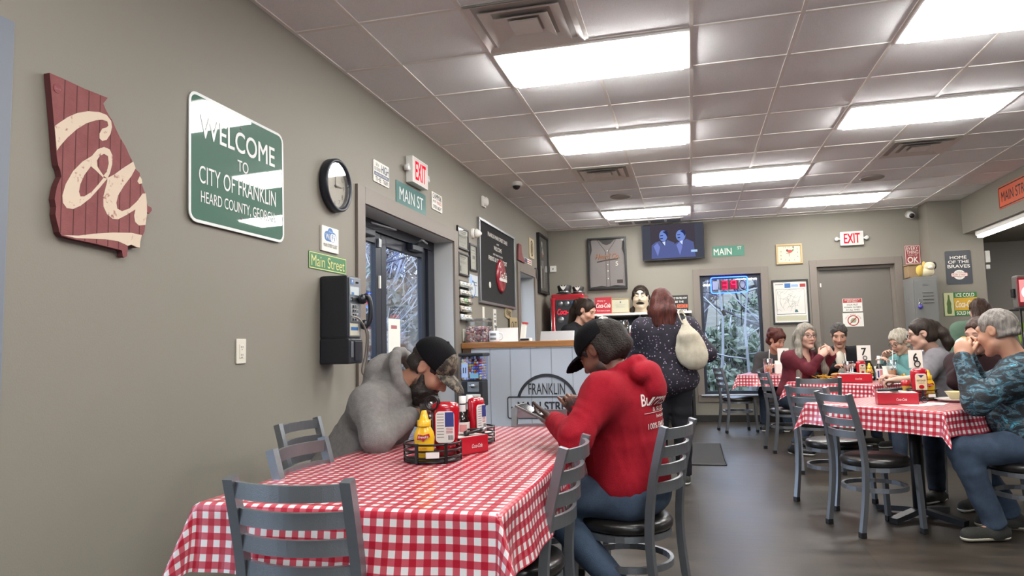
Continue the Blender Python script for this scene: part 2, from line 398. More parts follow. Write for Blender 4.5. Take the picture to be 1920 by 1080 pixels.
# steel exit door in the back wall
M_door=mat('taupe_steel_door','#6f6a62',.45); F=BW(0,0,YB+.12)
mb=MB(); mb.box((2.3475,1.105,0),(.955,2.19,.045),M_door,F,.003); D2=mb.build('door_2',kind='structure')
h=MB()
for xa in (1.85,2.845): h.box((xa,1.12,0),(.04,2.24,.12),M_trim,F)
h.box((2.3475,2.222,0),(.955,.044,.12),M_trim,F); h.build('door_frame',D2)
h=MB(); h.box((1.955,1.0,.06),(.03,.03,.075),M_steel,F,.004); h.tube([F@Vector((1.955,1.0,.095)),F@Vector((2.06,1.0,.095))],.01,M_steel); h.box((1.92,1.0,.027),(.06,.13,.01),M_steel,F,.003); h.build('door_handle',D2)
h=MB(); h.box((1.885,1.98,.03),(.02,.06,.03),M_white,F,.004); h.build('door_sensor',D2)

# ---------------------------------------------------------------- ceiling fittings
M_diff=emitter('lit_diffuser','#fffdfa',PANEL_POWER)
M_rim=emitter('boosted_diffuser_edge','#fffdfa',PANEL_POWER*3.3)  # dropped edge added, brighter than the face, to light the ceiling
def make_light(label):
    t=empty('ceiling_light',TR(0,0,0),label,'ceiling light','lay-in ceiling lights')
    w,l,f=2*GX-.02,GY-.02,.04; mb=MB()
    for c,d in (((0,l/2-f/2,-.006),(w,f,.014)),((0,-l/2+f/2,-.006),(w,f,.014)),((w/2-f/2,0,-.006),(f,l-2*f,.014)),((-w/2+f/2,0,-.006),(f,l-2*f,.014))): mb.box(c,d,M_tbar)
    mb.build('frame',t); mb=MB(); P=[(-w/2+f,-l/2+f),(w/2-f,-l/2+f),(w/2-f,l/2-f),(-w/2+f,l/2-f)]; q=.002
    V=[(x,y,-.002) for x,y in P]+[(x-math.copysign(q,x),y-math.copysign(q,y),-.032) for x,y in P]; mb.add(V,[(4,7,6,5)],M_diff); mb.add(V,[(i,i+4,(i+1)%4+4,(i+1)%4) for i in range(4)],M_rim); mb.build('diffuser',t); return t
Lspots=[(0,0,'lit ceiling light nearest over the long table, beside the big square vent'),(0,3,'lit ceiling light in the left row, second from the nearest'),(0,9,'lit ceiling light right in front of the television'),
 (2,6,'lit ceiling light in the middle row, third back, left of the round speaker'),(4,0,'lit ceiling light at the top right corner, cut by the frame'),(4,3,'lit ceiling light in the right row above the square vent'),(4,9,'lit ceiling light farthest right, near the back wall clock')]
L0=None
for c,k,lab in Lspots+[(2,-3,None),(0,-6,None),(4,-6,None),(2,-9,None)]:
    M=TR(GX0+(c-1)*GX, GY0+(k+.5)*GY, ZC)
    if L0 is None: L0=make_light(lab); L0.matrix_basis=M
    else: dup(L0,M,lab or 'lit ceiling light behind the viewer, out of the picture')
for x,y in ((5.6,9.2),(6.6,5.5)): dup(L0,TR(x,y,2.56),'added ceiling light brightening the kitchen, out of the picture',)  # unseen lamps added to brighten the dark kitchen wall
def make_vent(label):
    t=empty('ceiling_vent',TR(0,0,0),label,'air vent','square ceiling air vents'); s=GX-.02
    mb=MB(); mb.box((0,0,.004),(s,s,.006),mat('vent_shadow_grey','#b5b1ac',.6)); mb.build('duct_opening',t)
    for q,(a,b,z) in enumerate(((s/2,s/2-.06,-.002),(s/2-.068,s/2-.135,-.009),(s/2-.143,s/2-.205,-.014),(s/2-.213,0,-.018))):
        mb=MB(); z1=z-.012
        p=[(-a,-a),(a,-a),(a,a),(-a,a)]; p2=[(-b,-b),(b,-b),(b,b),(-b,b)]
        if b>0:
            mb.add([(x,y,z1) for x,y in p]+[(x,y,z+.012) for x,y in p2],[(i,i+4,(i+1)%4+4,(i+1)%4) for i in range(4)],M_vent)
            mb.add([(x,y,z1+.004) for x,y in p]+[(x,y,z+.016) for x,y in p2],[(i,(i+1)%4,(i+1)%4+4,i+4) for i in range(4)],M_vent)
        else: mb.box((0,0,z),(2*a,2*a,.012),M_vent,bev=.004)
        mb.build('louvre_ring',t)
    return t
V=make_vent('large square air vent at the top, next to the nearest left light'); V.matrix_basis=TR(GX0-1.5*GX,GY0-.55*GY,ZC)
dup(V,TR(GX0-1.5*GX,GY0+5.5*GY,ZC),'small far square air vent in front of the second left light'); dup(V,TR(GX0+3.5*GX,GY0+5.5*GY,ZC),'square air vent on the right side of the ceiling')
t=empty('return_grille',TR(GX0-1.0*GX,GY0+10.75*GY,ZC),'pale slotted return air grille above the jersey','air vent')
mb=MB(); mb.box((0,0,-.002),(1.0,.32,.01),M_vent); mb.build('frame',t)
for i in range(4):
    mb=MB(); mb.box((-.36+.24*i,0,-.009),(.2,.24,.004),M_gray); mb.build('slot_panel',t)
for x,y,lab in ((GX0-1.4*GX,GY0+7.6*GY,'round ceiling speaker before the light nearest the television'),(GX0+3.3*GX,GY0+7.6*GY,'round ceiling speaker right of the middle light')):
    t=empty('ceiling_speaker',TR(x,y,ZC),lab,'speaker'); mb=MB(); mb.lathe([(0,-.006),(.1,-.006),(.12,-.009),(.13,-.002),(.13,.006)][::-1],mat('speaker_grille','#a39c95',.7),n=28); mb.build('grille',t)
t=empty('dome_camera',TR(-1.83,7.55,ZC),'small dome security camera on the ceiling by the left wall','camera')
mb=MB(); mb.lathe([(.065,.006),(.065,-.03),(.055,-.04),(0,-.04)],M_white); mb.build('base',t); mb=MB(); mb.lathe([(.045,-.038),(.04,-.06),(.02,-.078),(0,-.082)],M_black); mb.build('dome',t)
t=empty('bullet_camera',BW(3.09,2.93),'white security camera high on the back wall by the pier','camera')
mb=MB(); mb.lathe([(0,0),(.045,0),(.045,.03),(.02,.04)],M_white,M=BW(0,0,0)@BW(0,0,0).inverted()); mb.build('mount',t)
mb=MB(); mb.cyl((0,.02,.03),(0,-.035,.16),.045,M_white); mb.build('housing',t); mb=MB(); mb.cyl((0,-.034,.158),(0,-.042,.176),.034,M_black); mb.build('lens',t)
# fluorescent strip under the soffit
t=empty('strip_light',TR(3.74,9.6,2.56),'lit fluorescent strip light under the soffit by the orange sign','strip light')
mb=MB(); mb.box((0,0,-.03),(.11,1.5,.06),M_white,bev=.008); mb.build('housing',t); mb=MB(); mb.box((0,0,-.075),(.075,1.48,.035),emitter('strip_glow','#fff6ee',14),bev=.012); mb.build('lamp_tube',t)
t=empty('strip_light',TR(5.8,6.0,2.56),'lit fluorescent strip over the kitchen side, out of the picture','strip light')
mb=MB(); mb.box((0,0,-.03),(.11,1.5,.06),M_white,bev=.008); mb.build('housing',t); mb=MB(); mb.box((0,0,-.075),(.075,1.48,.035),MATS['strip_glow'],bev=.012); mb.build('lamp_tube',t)

# ---------------------------------------------------------------- outdoors, seen through the glass
M_ground=mat('leaf_litter','#3d392b',.9,var=(3,'#504a3b')); M_bark=mat('bare_bark','#454145',.9,var=(9,'#68666e')); M_twig=mat('pale_twigs','#a4a7b0',.85)
mb=MB(); nx=40
gv=[];gf=[]
for i in range(nx+1):
    for j in range(nx+1):
        x=-50+100*i/nx; y=-20+90*j/nx; d=max(0,(-x-9)*.25,(y-15)*.3); gv.append((x,y,-.25+min(d,7)*.8+.15*math.sin(x*.9+j)*math.cos(y*.7)*(d>0)))
for i in range(nx):
    for j in range(nx): a=i*(nx+1)+j; gf.append((a,a+nx+1,a+nx+2,a+1))
mb.add(gv,gf,M_ground,smooth=True); mb.build('ground_outside',kind='structure')
def branch(mb,p,d,L,r,depth,rng,m,spread=.55):
    pts=[p];q=p.copy();dd=d.copy(); n=5
    for i in range(n):
        dd=(dd+Vector((rng.gauss(0,.13),rng.gauss(0,.13),rng.gauss(.03,.08)))).normalized(); q=q+dd*(L/n); pts.append(q)
    mb.tube(pts,[r*(1-.55*i/n) for i in range(n+1)],m,n=5 if depth<2 else 3)
    if depth<=0: return
    for k in range(3 if depth>1 else 4):
        i=rng.randint(2,n); a=Vector((rng.gauss(0,1),rng.gauss(0,1),rng.gauss(.25,.5))).normalized()
        branch(mb,pts[i],(dd*(1-spread)+a*spread).normalized(),L*rng.uniform(.5,.75),r*.5,depth-1,rng,m,spread)
def leaves(mb,c,r,n,s,m,rng):
    vs=[];fs=[]
    for i in range(n):
        u=Vector((rng.gauss(0,1),rng.gauss(0,1),rng.gauss(0,1))).normalized()*(rng.random()**.4); p=Vector((c[0]+u.x*r[0],c[1]+u.y*r[1],c[2]+u.z*r[2]))
        a=Vector((rng.gauss(0,1),rng.gauss(0,1),rng.gauss(0,1))).normalized(); b=a.orthogonal().normalized(); k=s*rng.uniform(.6,1.4); o=len(vs)
        vs+=[p-a*k,p+b*k*.45,p+a*k,p-b*k*.45]; fs.append((o,o+1,o+2,o+3))
    mb.add(vs,fs,m)
rng=random.Random(5)
def tree(x,y,z,h,r,label,m=M_bark,spread=.55,lean=0,fol=None,group=None):
    t=empty('bare_tree' if fol is None else 'leafy_tree',TR(x,y,z),label,'tree',group); mb=MB()
    branch(mb,Vector((0,0,-.3)),Vector((lean,0,1)).normalized(),h,r,3,rng,m,spread); mb.build('branches',t)
    if fol:
        mb=MB()
        for c,rr,n in fol[1]: leaves(mb,c,rr,n,fol[2],fol[0],rng)
        mb.build('foliage',t)
M_lg=mat('fresh_green_leaves','#56624f',.7,var=(2,'#6d7868')); M_dg=mat('dull_green_leaves','#4c504e',.75,var=(2,'#666a69')); M_br=mat('dry_brown_leaves','#5d5048',.8,var=(2,'#776a60'))
for x,y,h,r in ((-6.5,13,4.5,.12),(-8,16.5,5,.14),(-5.6,10.2,3.6,.08),(-9.5,19,5.5,.16)):
    tree(x,y,-.1,h,r,'leafless tree outside the glass entrance door',group='bare trees outside the entrance')
def shrub(x,y,z,r,n,m,label,group,s=.1):
    t=empty('shrub',TR(x,y,z),label,'shrub',group); mb=MB(); leaves(mb,(0,0,r[2]*.9),r,n,s,m,rng); mb.build('foliage',t)
    mb=MB()
    for k in range(14): branch(mb,Vector((rng.gauss(0,.1),rng.gauss(0,.1),-.2)),Vector((rng.gauss(0,.6),rng.gauss(0,.6),1)).normalized(),r[2]*1.6,.03,1,rng,M_twig)
    mb.build('twigs',t)
for x,y,rz_,m in ((-7.2,14.2,1.5,M_dg),(-8.8,17.6,1.9,M_br),(-6.3,12.1,.9,M_br),(-10.5,20.5,2.4,M_dg),(-7.9,12.6,1.3,M_dg),(-12,22,2.8,M_dg),(-9,14,1.4,M_br)):
    shrub(x,y,0,(1.5,1.5,rz_),2600,m,'scrubby winter bush outside the glass entrance door','bushes outside the entrance')
for x,y,rz_,m in ((-13,27,4.5,M_br),(-16,31,5.2,M_dg),(-10.5,24.5,3.6,M_br),(-18,36,6.5,M_br),(-14,24,3.5,M_dg)):
    shrub(x,y,0,(2.2,2.2,rz_),2200,m,'tall winter thicket far outside the glass entrance door','thickets outside the entrance',s=.14)
for x,y,h,r in ((-7.2,15.4,4.2,.07),(-9,18.3,4.6,.08),(-6.2,12.2,3.4,.05),(-11.5,23,5.5,.1),(-8.4,15.0,3.8,.06)):
    tree(x,y,-.1,h,r,'slim leafless tree outside the glass entrance door',m=M_twig,group='slim bare trees outside the entrance',spread=.65)
for i,(x,y,h,r) in enumerate(((1.9,16.5,6,.2),(2.6,19,7,.24),(1.2,15,4.5,.07),(.1,18,6,.16),(3.1,16.2,5.5,.12))):
    tree(x,y,0,h,r,'bare grey tree trunk in the woods behind the neon window',group='trees behind the neon window',spread=.7)
for x,y,h,r in ((1.0,14.2,3.2,.035),(.3,14.6,3.6,.04),(1.6,14.0,2.8,.03),(2.2,15.0,3.6,.04)):
    tree(x,y,-.1,h,r,'thin pale sapling in the woods behind the neon window',m=M_twig,group='saplings behind the neon window',spread=.75,lean=rng.uniform(-.5,.5))
for x,y,z,r,m in ((2.0,17,1.4,(1.4,.9,.5),M_lg),(.8,16.2,.3,(.8,.8,.7),M_lg),(1.5,19.5,3.2,(2,.8,.5),M_lg),(.2,19.5,2.2,(.9,.9,1.0),M_br),(2.6,15.2,.1,(.9,.7,.5),M_dg),(.4,15.2,-.2,(.7,.7,.5),M_lg)):
    shrub(x,y,z,r,1500,m,'leafy undergrowth in the woods behind the neon window','undergrowth behind the neon window',s=.09)
# ================================================================ ON THE LEFT WALL
def panel(name,F,w,h,d,m,label,cat,r=0,group=None,m_side=None,bev=0):
    """a flat board: thing that is one mesh, back on the wall; lettering hangs on it"""
    mb=MB()
    if r: mb.prism(rrect(w,h,r),.001,d,m,m_side=m_side)
    else: mb.box((0,0,d/2+.001),(w,h,d),m,bev=bev)
    return mb.build(name,M=F,label=label,cat=cat,group=group)
def border(o,name,w,h,t,z,m,r=.02,inset=.0):
    mb=MB(); a=rrect(w-2*inset,h-2*inset,max(r-inset,.004)); b=rrect(w-2*inset-2*t,h-2*inset-2*t,max(r-inset-t,.002)); n=len(a)
    mb.add([(x,y,z) for x,y in a]+[(x,y,z) for x,y in b],[(i,(i+1)%n,n+(i+1)%n,n+i) for i in range(n)],m); return mb.build(name,o)
def letters(o,lines,m,z,name='lettering'):
    for l in lines:
        s,x,y,w,h=l[:5]; k=l[5] if len(l)>5 else {}; mb=MB(); mb.text(s,x,y,w,h,z,k.get('m',m),bold=k.get('bold',.0),shear=k.get('shear',0)); mb.build(name,o)
def framed(name,F,w,h,fw,fd,mf,mp,label,cat,group=None,glz=True,art=None,mat_w=0):
    t=empty(name,F,label,cat,group); mb=MB()
    for c,d in (((0,h/2-fw/2,fd/2),(w,fw,fd)),((0,-h/2+fw/2,fd/2),(w,fw,fd)),((-w/2+fw/2,0,fd/2),(fw,h-2*fw,fd)),((w/2-fw/2,0,fd/2),(fw,h-2*fw,fd))): mb.box(c,d,mf,bev=.003)
    mb.build('frame',t); mb=MB(); mb.box((0,0,fd*.3),(w-2*fw,h-2*fw,.004),mp); p=mb.build('backing',t)
    if art: art(p,w-2*fw,h-2*fw,fd*.3+.0035)
    if glz: mb=MB(); mb.box((0,0,fd*.75),(w-2*fw,h-2*fw,.002),glass('picture_glass','#ffffff',.02)); mb.build('glazing',t)
    return t
def lines_art(rows,m=M_ink,name='print'):
    def f(p,w,h,z):
        mb=MB()
        for x0,y0,x1,y1 in rows: mb.quad(x0*w,y0*h,x1*w,y1*h,z,m)
        mb.build(name,p)
    return f
# --- state-shaped wooden board with painted script
GA_out= [(1.912, 2.177), (1.961, 2.177), (2.057, 2.173), (2.165, 2.175), (2.159, 2.166), (2.145, 2.146), (2.158, 2.125), (2.176, 2.105), (2.19, 2.094), (2.205, 2.069), (2.229, 2.038), (2.258, 2.009), (2.278, 1.98), (2.298, 1.955), (2.313, 1.931), (2.334, 1.921), (2.339, 1.899), (2.35, 1.87), (2.366, 1.843), (2.374, 1.813), (2.383, 1.794), (2.401, 1.791), (2.405, 1.781), (2.392, 1.764), (2.378, 1.767), (2.379, 1.744), (2.37, 1.719), (2.367, 1.687), (2.356, 1.666), (2.344, 1.642), (2.342, 1.615), (2.327, 1.614), (2.298, 1.622), (2.282, 1.614), (2.28, 1.591), (2.278, 1.573), (2.266, 1.566), (2.257, 1.57), (2.253, 1.592), (2.242, 1.594), (2.118, 1.602), (2.036, 1.605), (1.981, 1.61), (1.971, 1.622), (1.966, 1.641), (1.96, 1.657), (1.953, 1.682), (1.955, 1.709), (1.948, 1.735), (1.951, 1.756), (1.956, 1.783), (1.965, 1.806), (1.972, 1.821), (1.967, 1.843), (1.958, 1.858), (1.952, 1.883), (1.947, 1.916), (1.937, 1.994), (1.924, 2.091)]
GA_C= [(1.938, 1.994), (1.959, 2.014), (1.989, 2.042), (2.028, 2.07), (2.076, 2.093), (2.127, 2.106), (2.161, 2.106), (2.183, 2.09), (2.188, 2.067), (2.181, 2.036), (2.164, 2.009), (2.144, 1.999), (2.131, 2.005), (2.13, 2.023), (2.142, 2.046), (2.162, 2.057), (2.171, 2.067), (2.165, 2.082), (2.141, 2.081), (2.111, 2.069), (2.07, 2.045), (2.03, 2.011), (1.991, 1.968), (1.962, 1.929), (1.95, 1.909)]
GA_O1= [(2.099, 1.929), (2.058, 1.897), (2.019, 1.852), (1.99, 1.798), (1.978, 1.754), (1.981, 1.728), (1.997, 1.712), (2.024, 1.714), (2.055, 1.732), (2.096, 1.768), (2.137, 1.816), (2.172, 1.86)]
GA_O1i= [(2.094, 1.887), (2.068, 1.85), (2.051, 1.811), (2.046, 1.782), (2.053, 1.766), (2.071, 1.77), (2.103, 1.794), (2.132, 1.829), (2.154, 1.858)]
GA_L= [(2.172, 1.86), (2.183, 1.881), (2.193, 1.92), (2.194, 1.954), (2.18, 1.976), (2.153, 1.978), (2.123, 1.961), (2.099, 1.929)]
GA_Li= [(2.154, 1.867), (2.168, 1.885), (2.177, 1.92), (2.172, 1.947), (2.154, 1.952), (2.134, 1.938), (2.121, 1.917), (2.124, 1.896), (2.139, 1.88)]
GA_c= [(2.172, 1.862), (2.206, 1.884), (2.242, 1.915), (2.298, 1.958), (2.311, 1.934), (2.29, 1.897), (2.253, 1.849), (2.226, 1.806), (2.218, 1.775), (2.223, 1.753), (2.247, 1.747), (2.284, 1.765), (2.322, 1.801), (2.351, 1.839), (2.368, 1.843), (2.375, 1.805), (2.377, 1.759), (2.37, 1.713), (2.335, 1.705), (2.315, 1.716), (2.309, 1.741), (2.315, 1.767), (2.266, 1.734), (2.229, 1.712), (2.202, 1.709), (2.175, 1.722), (2.158, 1.748), (2.155, 1.784), (2.167, 1.83), (2.172, 1.849)]
GA_b= [(2.334, 1.907), (2.345, 1.896), (2.348, 1.881), (2.332, 1.874), (2.322, 1.883)]
GA_r= [(1.988, 1.613), (2.051, 1.621), (2.117, 1.638), (2.204, 1.656), (2.297, 1.669), (2.352, 1.668), (2.344, 1.642), (2.342, 1.616), (2.327, 1.616), (2.298, 1.622), (2.28, 1.615), (2.232, 1.626), (2.169, 1.625), (2.101, 1.617), (2.043, 1.61)]
M_barn=mat('barn_red_planks','#7c3f40',.7,var=(14,'#864a49',(1,1,.4)),bump=(60,.15,0,(1,6,1))); M_barn_side=mat('dark_red_edge','#5c2c2e',.75)
M_cream=mat('worn_cream_paint','#d8c6b0',.75,var=(38,'#9a5c55',(1,1,.55),.60,.70))
GC=(2.16,1.87); sh=lambda P:[(a-GC[0],b-GC[1]) for a,b in P]
mb=MB(); mb.prism(sh(GA_out),.004,.03,M_barn,m_side=M_barn_side)
GEO=mb.build('state_shaped_sign',M=LW(*GC),label='red plank board cut in the outline of a state with cream script lettering',cat='sign')
mb=MB(); yy=-.2
def inside_span(P,x):
    c=[]
    for i in range(len(P)):
        a,b=P[i],P[(i+1)%len(P)]
        if (a[0]-x)*(b[0]-x)<0: c.append(a[1]+(b[1]-a[1])*(x-a[0])/(b[0]-a[0]))
    return sorted(c)
for k in range(8):
    x=-.185+k*.052; c=inside_span(sh(GA_out),x)
    for i in range(0,len(c)-1,2): mb.box((x,(c[i]+c[i+1])/2,.0302),(.0035,c[i+1]-c[i]-.004,.0012),M_barn_side)
mb.build('plank_groove',GEO)
mb=MB()
for P in (GA_C,GA_O1+GA_O1i[::-1],GA_L+[(2.095,1.889),(2.122,1.876),(2.153,1.8585)]+GA_Li[:1]+GA_Li[::-1][:-1]+[(2.1535,1.8668)],GA_c,GA_b,GA_r): mb.prism(sh(P),.0298,.0312,M_cream)
mb.build('script_lettering',GEO)
mb=MB(); mb.prism(circ(.017,20,-.215,.262),.0298,.032,mat('small_red_disc','#7e2a33',.5)); mb.text('Coca-Cola',-.215,.262,.024,.009,.0325,mat('faded_pink','#a8696c',.6),shear=.3); mb.build('round_badge',GEO)
# --- highway welcome sign
M_hgreen=mat('reflective_green_sheeting','#0f5a42',.6,coat=1,coatr=.015,bump=(26,.035,0,(1,1,.12))); M_hwhite=mat('reflective_white_sheeting','#d9dcda',.35)
w,h=.76,.61; W=panel('welcome_sign',LW(3.02,1.085+.0),w,h,.004,M_hgreen,'big green highway sign reading WELCOME TO CITY OF FRANKLIN','sign',r=.05,m_side=M_hwhite)
W.matrix_basis=LW(3.022,2.085,.006)@Matrix.Rotation(R_(-.95),4,'X')
border(W,'white_border',w,h,.014,.0052,M_hwhite,.05)
letters(W,[('WELCOME',-.005,.155,.6,.108,dict(bold=.012)),('TO',.015,.035,.088,.058,dict(bold=.008)),('CITY OF FRANKLIN',-.005,-.075,.615,.083),('HEARD COUNTY, GEORGIA',.0,-.183,.6,.062)],M_hwhite,.0054)
for y in (.23,-.23): mb=MB(); mb.lathe([(0,.009),(.006,.008),(.008,.004)],M_gray,c=(0,y,0),n=10); mb.build('bolt',W)
# --- backwards wall clock
t=empty('wall_clock',LW(3.965,2.228),'round black wall clock with numbers running backwards','clock')
M_navy=mat('dark_navy_plastic','#20242e',.4)
mb=MB(); mb.lathe([(.162,.001),(.17,.01),(.17,.05),(.163,.058),(.152,.058),(.143,.045),(.14,.018),(0,.018)][::-1],M_navy,n=48); mb.build('case',t)
mb=MB(); mb.prism(circ(.141,48),.018,.0195,mat('clock_dial','#d9d5c6',.55)); d=mb.build('dial',t)
mb=MB()
for k in range(1,13):
    a=R_(90+30*k); mb.text(str(k),.112*math.cos(a),.112*math.sin(a),.02 if k<10 else .03,.03,.0205,M_ink)
for k in range(60):
    a=R_(6*k); mb.box((.133*math.cos(a),.133*math.sin(a),.0202),(.006,.0012,.0006),M_ink,rot=Matrix.Rotation(a,3,'Z'))
mb.build('numerals',d)
mb=MB(); mb.box((0,.035,.025),(.006,.1,.002),M_ink); mb.box((.035,0,.027),(.078,.007,.002),M_ink); mb.cyl((0,0,.02),(0,0,.029),.007,M_ink); mb.build('clock_hand',t)
mb=MB(); mb.prism(circ(.145,48),.044,.046,glass('clock_glass','#ffffff',.12,.03)); mb.build('glass_cover',t)
# --- wifi card
M_blue=mat('sign_blue','#3f72ad',.5); M_lblue=mat('pale_blue','#9dbbe0',.5)
w=panel('wifi_sign',LW(3.92,1.876),.208,.156,.012,M_paper,'white card with blue WiFi cloud above the green street sign','sign')
mb=MB(); mb.prism(rrect(.15,.062,.03),.0125,.0135,M_blue,M=Matrix.Translation((0,.018,0))); mb.prism(circ(.038,24,0,.035),.0124,.0134,M_blue); mb.prism(rrect(.07,.05,.02),.0136,.0139,M_paper,M=Matrix.Translation((.034,.014,0))); mb.build('cloud_logo',w)
letters(w,[('Wi',-.036,.015,.05,.036,dict(m=M_paper)),('Fi',.034,.014,.042,.034,dict(m=M_blue)),('free',0,.05,.045,.014,dict(m=M_lblue)),('MAIN STREET GUEST',0,-.04,.17,.022)],M_ink,.0145)
# --- street plates
def street_plate(F,w,h,label,txt,mg,ml,tw,th,tx=0,extra=None,r=.008,edge=True,bold=.0):
    o=panel('street_sign',F,w,h,.004,mg,label,'sign',r=r)
    letters(o,[(txt,tx,0,tw,th,dict(bold=bold))]+(extra or []),ml,.0054)
    if edge: border(o,'border_line',w,h,.005,.0053,ml,r,.004)
    return o
M_yel=mat('pale_yellow_letters','#d6d28a',.5); M_gr2=mat('street_green','#2c7443',.4); M_teal=mat('teal_green','#1d5f5a',.35)
street_plate(LW(3.912,1.728),.464,.106,'green and yellow plate reading Main Street above the payphone','Main Street',M_gr2,M_yel,.41,.068)
street_plate(LW(5.275,2.408),.63,.185,'teal plate reading MAIN ST above the glass door','MAIN ST',M_teal,M_hwhite,.5,.105,edge=False,bold=.004)
def plaque(F,w,h,label,rows):
    o=panel('slogan_plaque',F,w,h,.008,M_paper,label,'plaque',r=.012); letters(o,rows,M_ink,.0095); return o
M_dkblue=mat('plaque_blue','#3a4a68',.5); M_redp=mat('plaque_red','#b0403c',.5)
o=plaque(LW(4.69,2.478),.27,.16,'white plaque with the word HIGH left of the exit sign',[('So Far\nSO GOOD',-.072,.036,.1,.06),('HIGH',.06,.035,.13,.062,dict(m=M_dkblue,bold=.01)),('THE',-.06,-.055,.1,.032),('TIGERS',.07,-.055,.1,.03)])
mb=MB(); mb.box((0,-.018,.0095),(.25,.028,.001),M_dkblue); mb.text('HIGH SCHOOL FOOTBALL',0,-.018,.22,.014,.0102,M_paper); mb.build('blue_band',o)
plaque(LW(5.865,2.495),.262,.155,'white plaque starting CHAMPIONS right of the exit sign',[('CHAMPIONS',0,.045,.23,.05),('ARE NOT',-.07,-.002,.08,.022),('MADE',.05,-.004,.13,.03,dict(m=M_redp)),('OVER NIGHT',0,-.05,.22,.034)])
# --- exit signs
def exit_sign(F,label,s=1.0):
    t=empty('exit_sign',F,label,'exit sign'); mb=MB(); mb.box((0,0,.03*s),(.31*s,.2*s,.058*s),M_white,bev=.006); mb.build('housing',t)
    mb=MB(); mb.text('EXIT',0,0,.215*s,.142*s,.0595*s,emitter('exit_red','#ff1e3c',1.0),bold=.02); mb.build('lettering',t)
    mb=MB(); mb.box((0,0,.0592*s),(.295*s,.185*s,.0006),mat('exit_face','#cfc4be',.5)); mb.build('face',t)
    for sx in (-1,1):
        mb=MB(); mb.cyl((sx*.155*s,0,.03),(sx*.19*s,0,.034),.014,M_white); mb.lathe([(0,-.02),(.022,-.018),(.03,.02),(.0,.026)],M_white,M=TR(sx*.2*s,0,.03),n=16); l=mb.build('lamp_head',t)
        mb=MB(); mb.lathe([(0,.004),(.022,.0)],mat('lamp_lens','#c9cacb',.15),M=TR(sx*.2*s,0,.053),n=16); mb.build('lens',l)
    return t
exit_sign(LW(5.33,2.632),'red lit EXIT sign on the left wall above the glass door',1.08)
exit_sign(BW(2.32,2.635),'red lit EXIT sign on the back wall above the grey door')
# --- payphone
t=empty('payphone',LW(3.897,1.37),'black wall payphone with steel faceplate and hanging cord','payphone')
M_pblk=mat('payphone_black','#1c1f27',.36,coat=.2); M_pst=mat('payphone_steel','#9aa0a8',.3,metal=.8)
mb=MB(); mb.box((0,.075,.092),(.178,.385,.184),M_pblk,bev=.016); mb.box((0,-.19,.098),(.182,.155,.196),M_pblk,bev=.012); mb.box((0,.262,.085),(.15,.012,.15),M_pblk,bev=.004); mb.build('body',t)
mb=MB(); mb.box((.008,.075,.186),(.15,.36,.006),M_pst,bev=.002); f=mb.build('faceplate',t)
mb=MB(); mb.box((-.035,.23,.19),(.034,.034,.002),M_blue); mb.text('P',-.035,.23,.014,.02,.192,M_paper,bold=.02); mb.build('phone_badge',f)
mb=MB(); mb.box((.03,.228,.19),(.03,.012,.006),M_dark,bev=.002); mb.build('coin_slot',f)
mb=MB(); mb.box((-.005,.175,.19),(.115,.05,.003),mat('dialling_card','#b9c3c4',.4)); mb.box((-.03,.158,.192),(.03,.016,.001),M_blue); mb.build('instruction_card',f)
mb=MB(); mb.box((-.005,-.06,.19),(.12,.072,.003),mat('dialling_card_pale','#cfccb8',.4)); mb.box((-.01,-.055,.192),(.09,.02,.001),M_blue); mb.build('number_card',f)
mb=MB(); mb.box((.0,.125,.192),(.11,.024,.008),M_chrome,bev=.002); mb.build('volume_panel',f)
mb=MB(); mb.box((-.005,.04,.19),(.1,.11,.004),mat('keypad_plate','#b3b5b6',.35,metal=.5),bev=.002); kp=mb.build('keypad',f)
for r in range(4):
    for c in range(3):
        mb=MB(); mb.box((-.033+.028*c,.079-.026*r,.195),(.018,.017,.007),M_chrome,bev=.002); mb.build('key_button',f)
mb=MB(); mb.box((.03,-.19,.198),(.1,.12,.008),M_pblk,bev=.004); mb.build('coin_vault_door',t)
mb=MB(); mb.box((-.055,-.18,.199),(.03,.095,.006),M_pst,bev=.002); mb.build('coin_return',t)
h=spline([(.062,.135,.215),(.068,.15,.235),(.075,.12,.252),(.078,.05,.258),(.076,-.01,.25),(.07,-.035,.23)],6)
mb=MB(); mb.tube(h,.016,M_pblk,12); mb.lathe([(0,-.02),(.03,-.018),(.032,.0),(.024,.018),(0,.02)],M_pblk,M=TR(.06,.128,.214),n=18); mb.lathe([(0,-.02),(.028,-.018),(.032,.0),(.024,.018),(0,.02)],M_pblk,M=TR(.068,-.03,.222),n=18); hs=mb.build('handset',t)
mb=MB(); mb.tube(spline([(-.06,.02,.195),(-.02,0,.23),(.03,-.08,.25),(.04,-.2,.24),(.03,-.3,.22),(.05,-.335,.22),(.075,-.3,.22),(.085,-.18,.235),(.078,-.06,.24)],8),.0055,mat('armoured_cord','#8f8b84',.35,metal=.7),8); mb.build('cord',t)
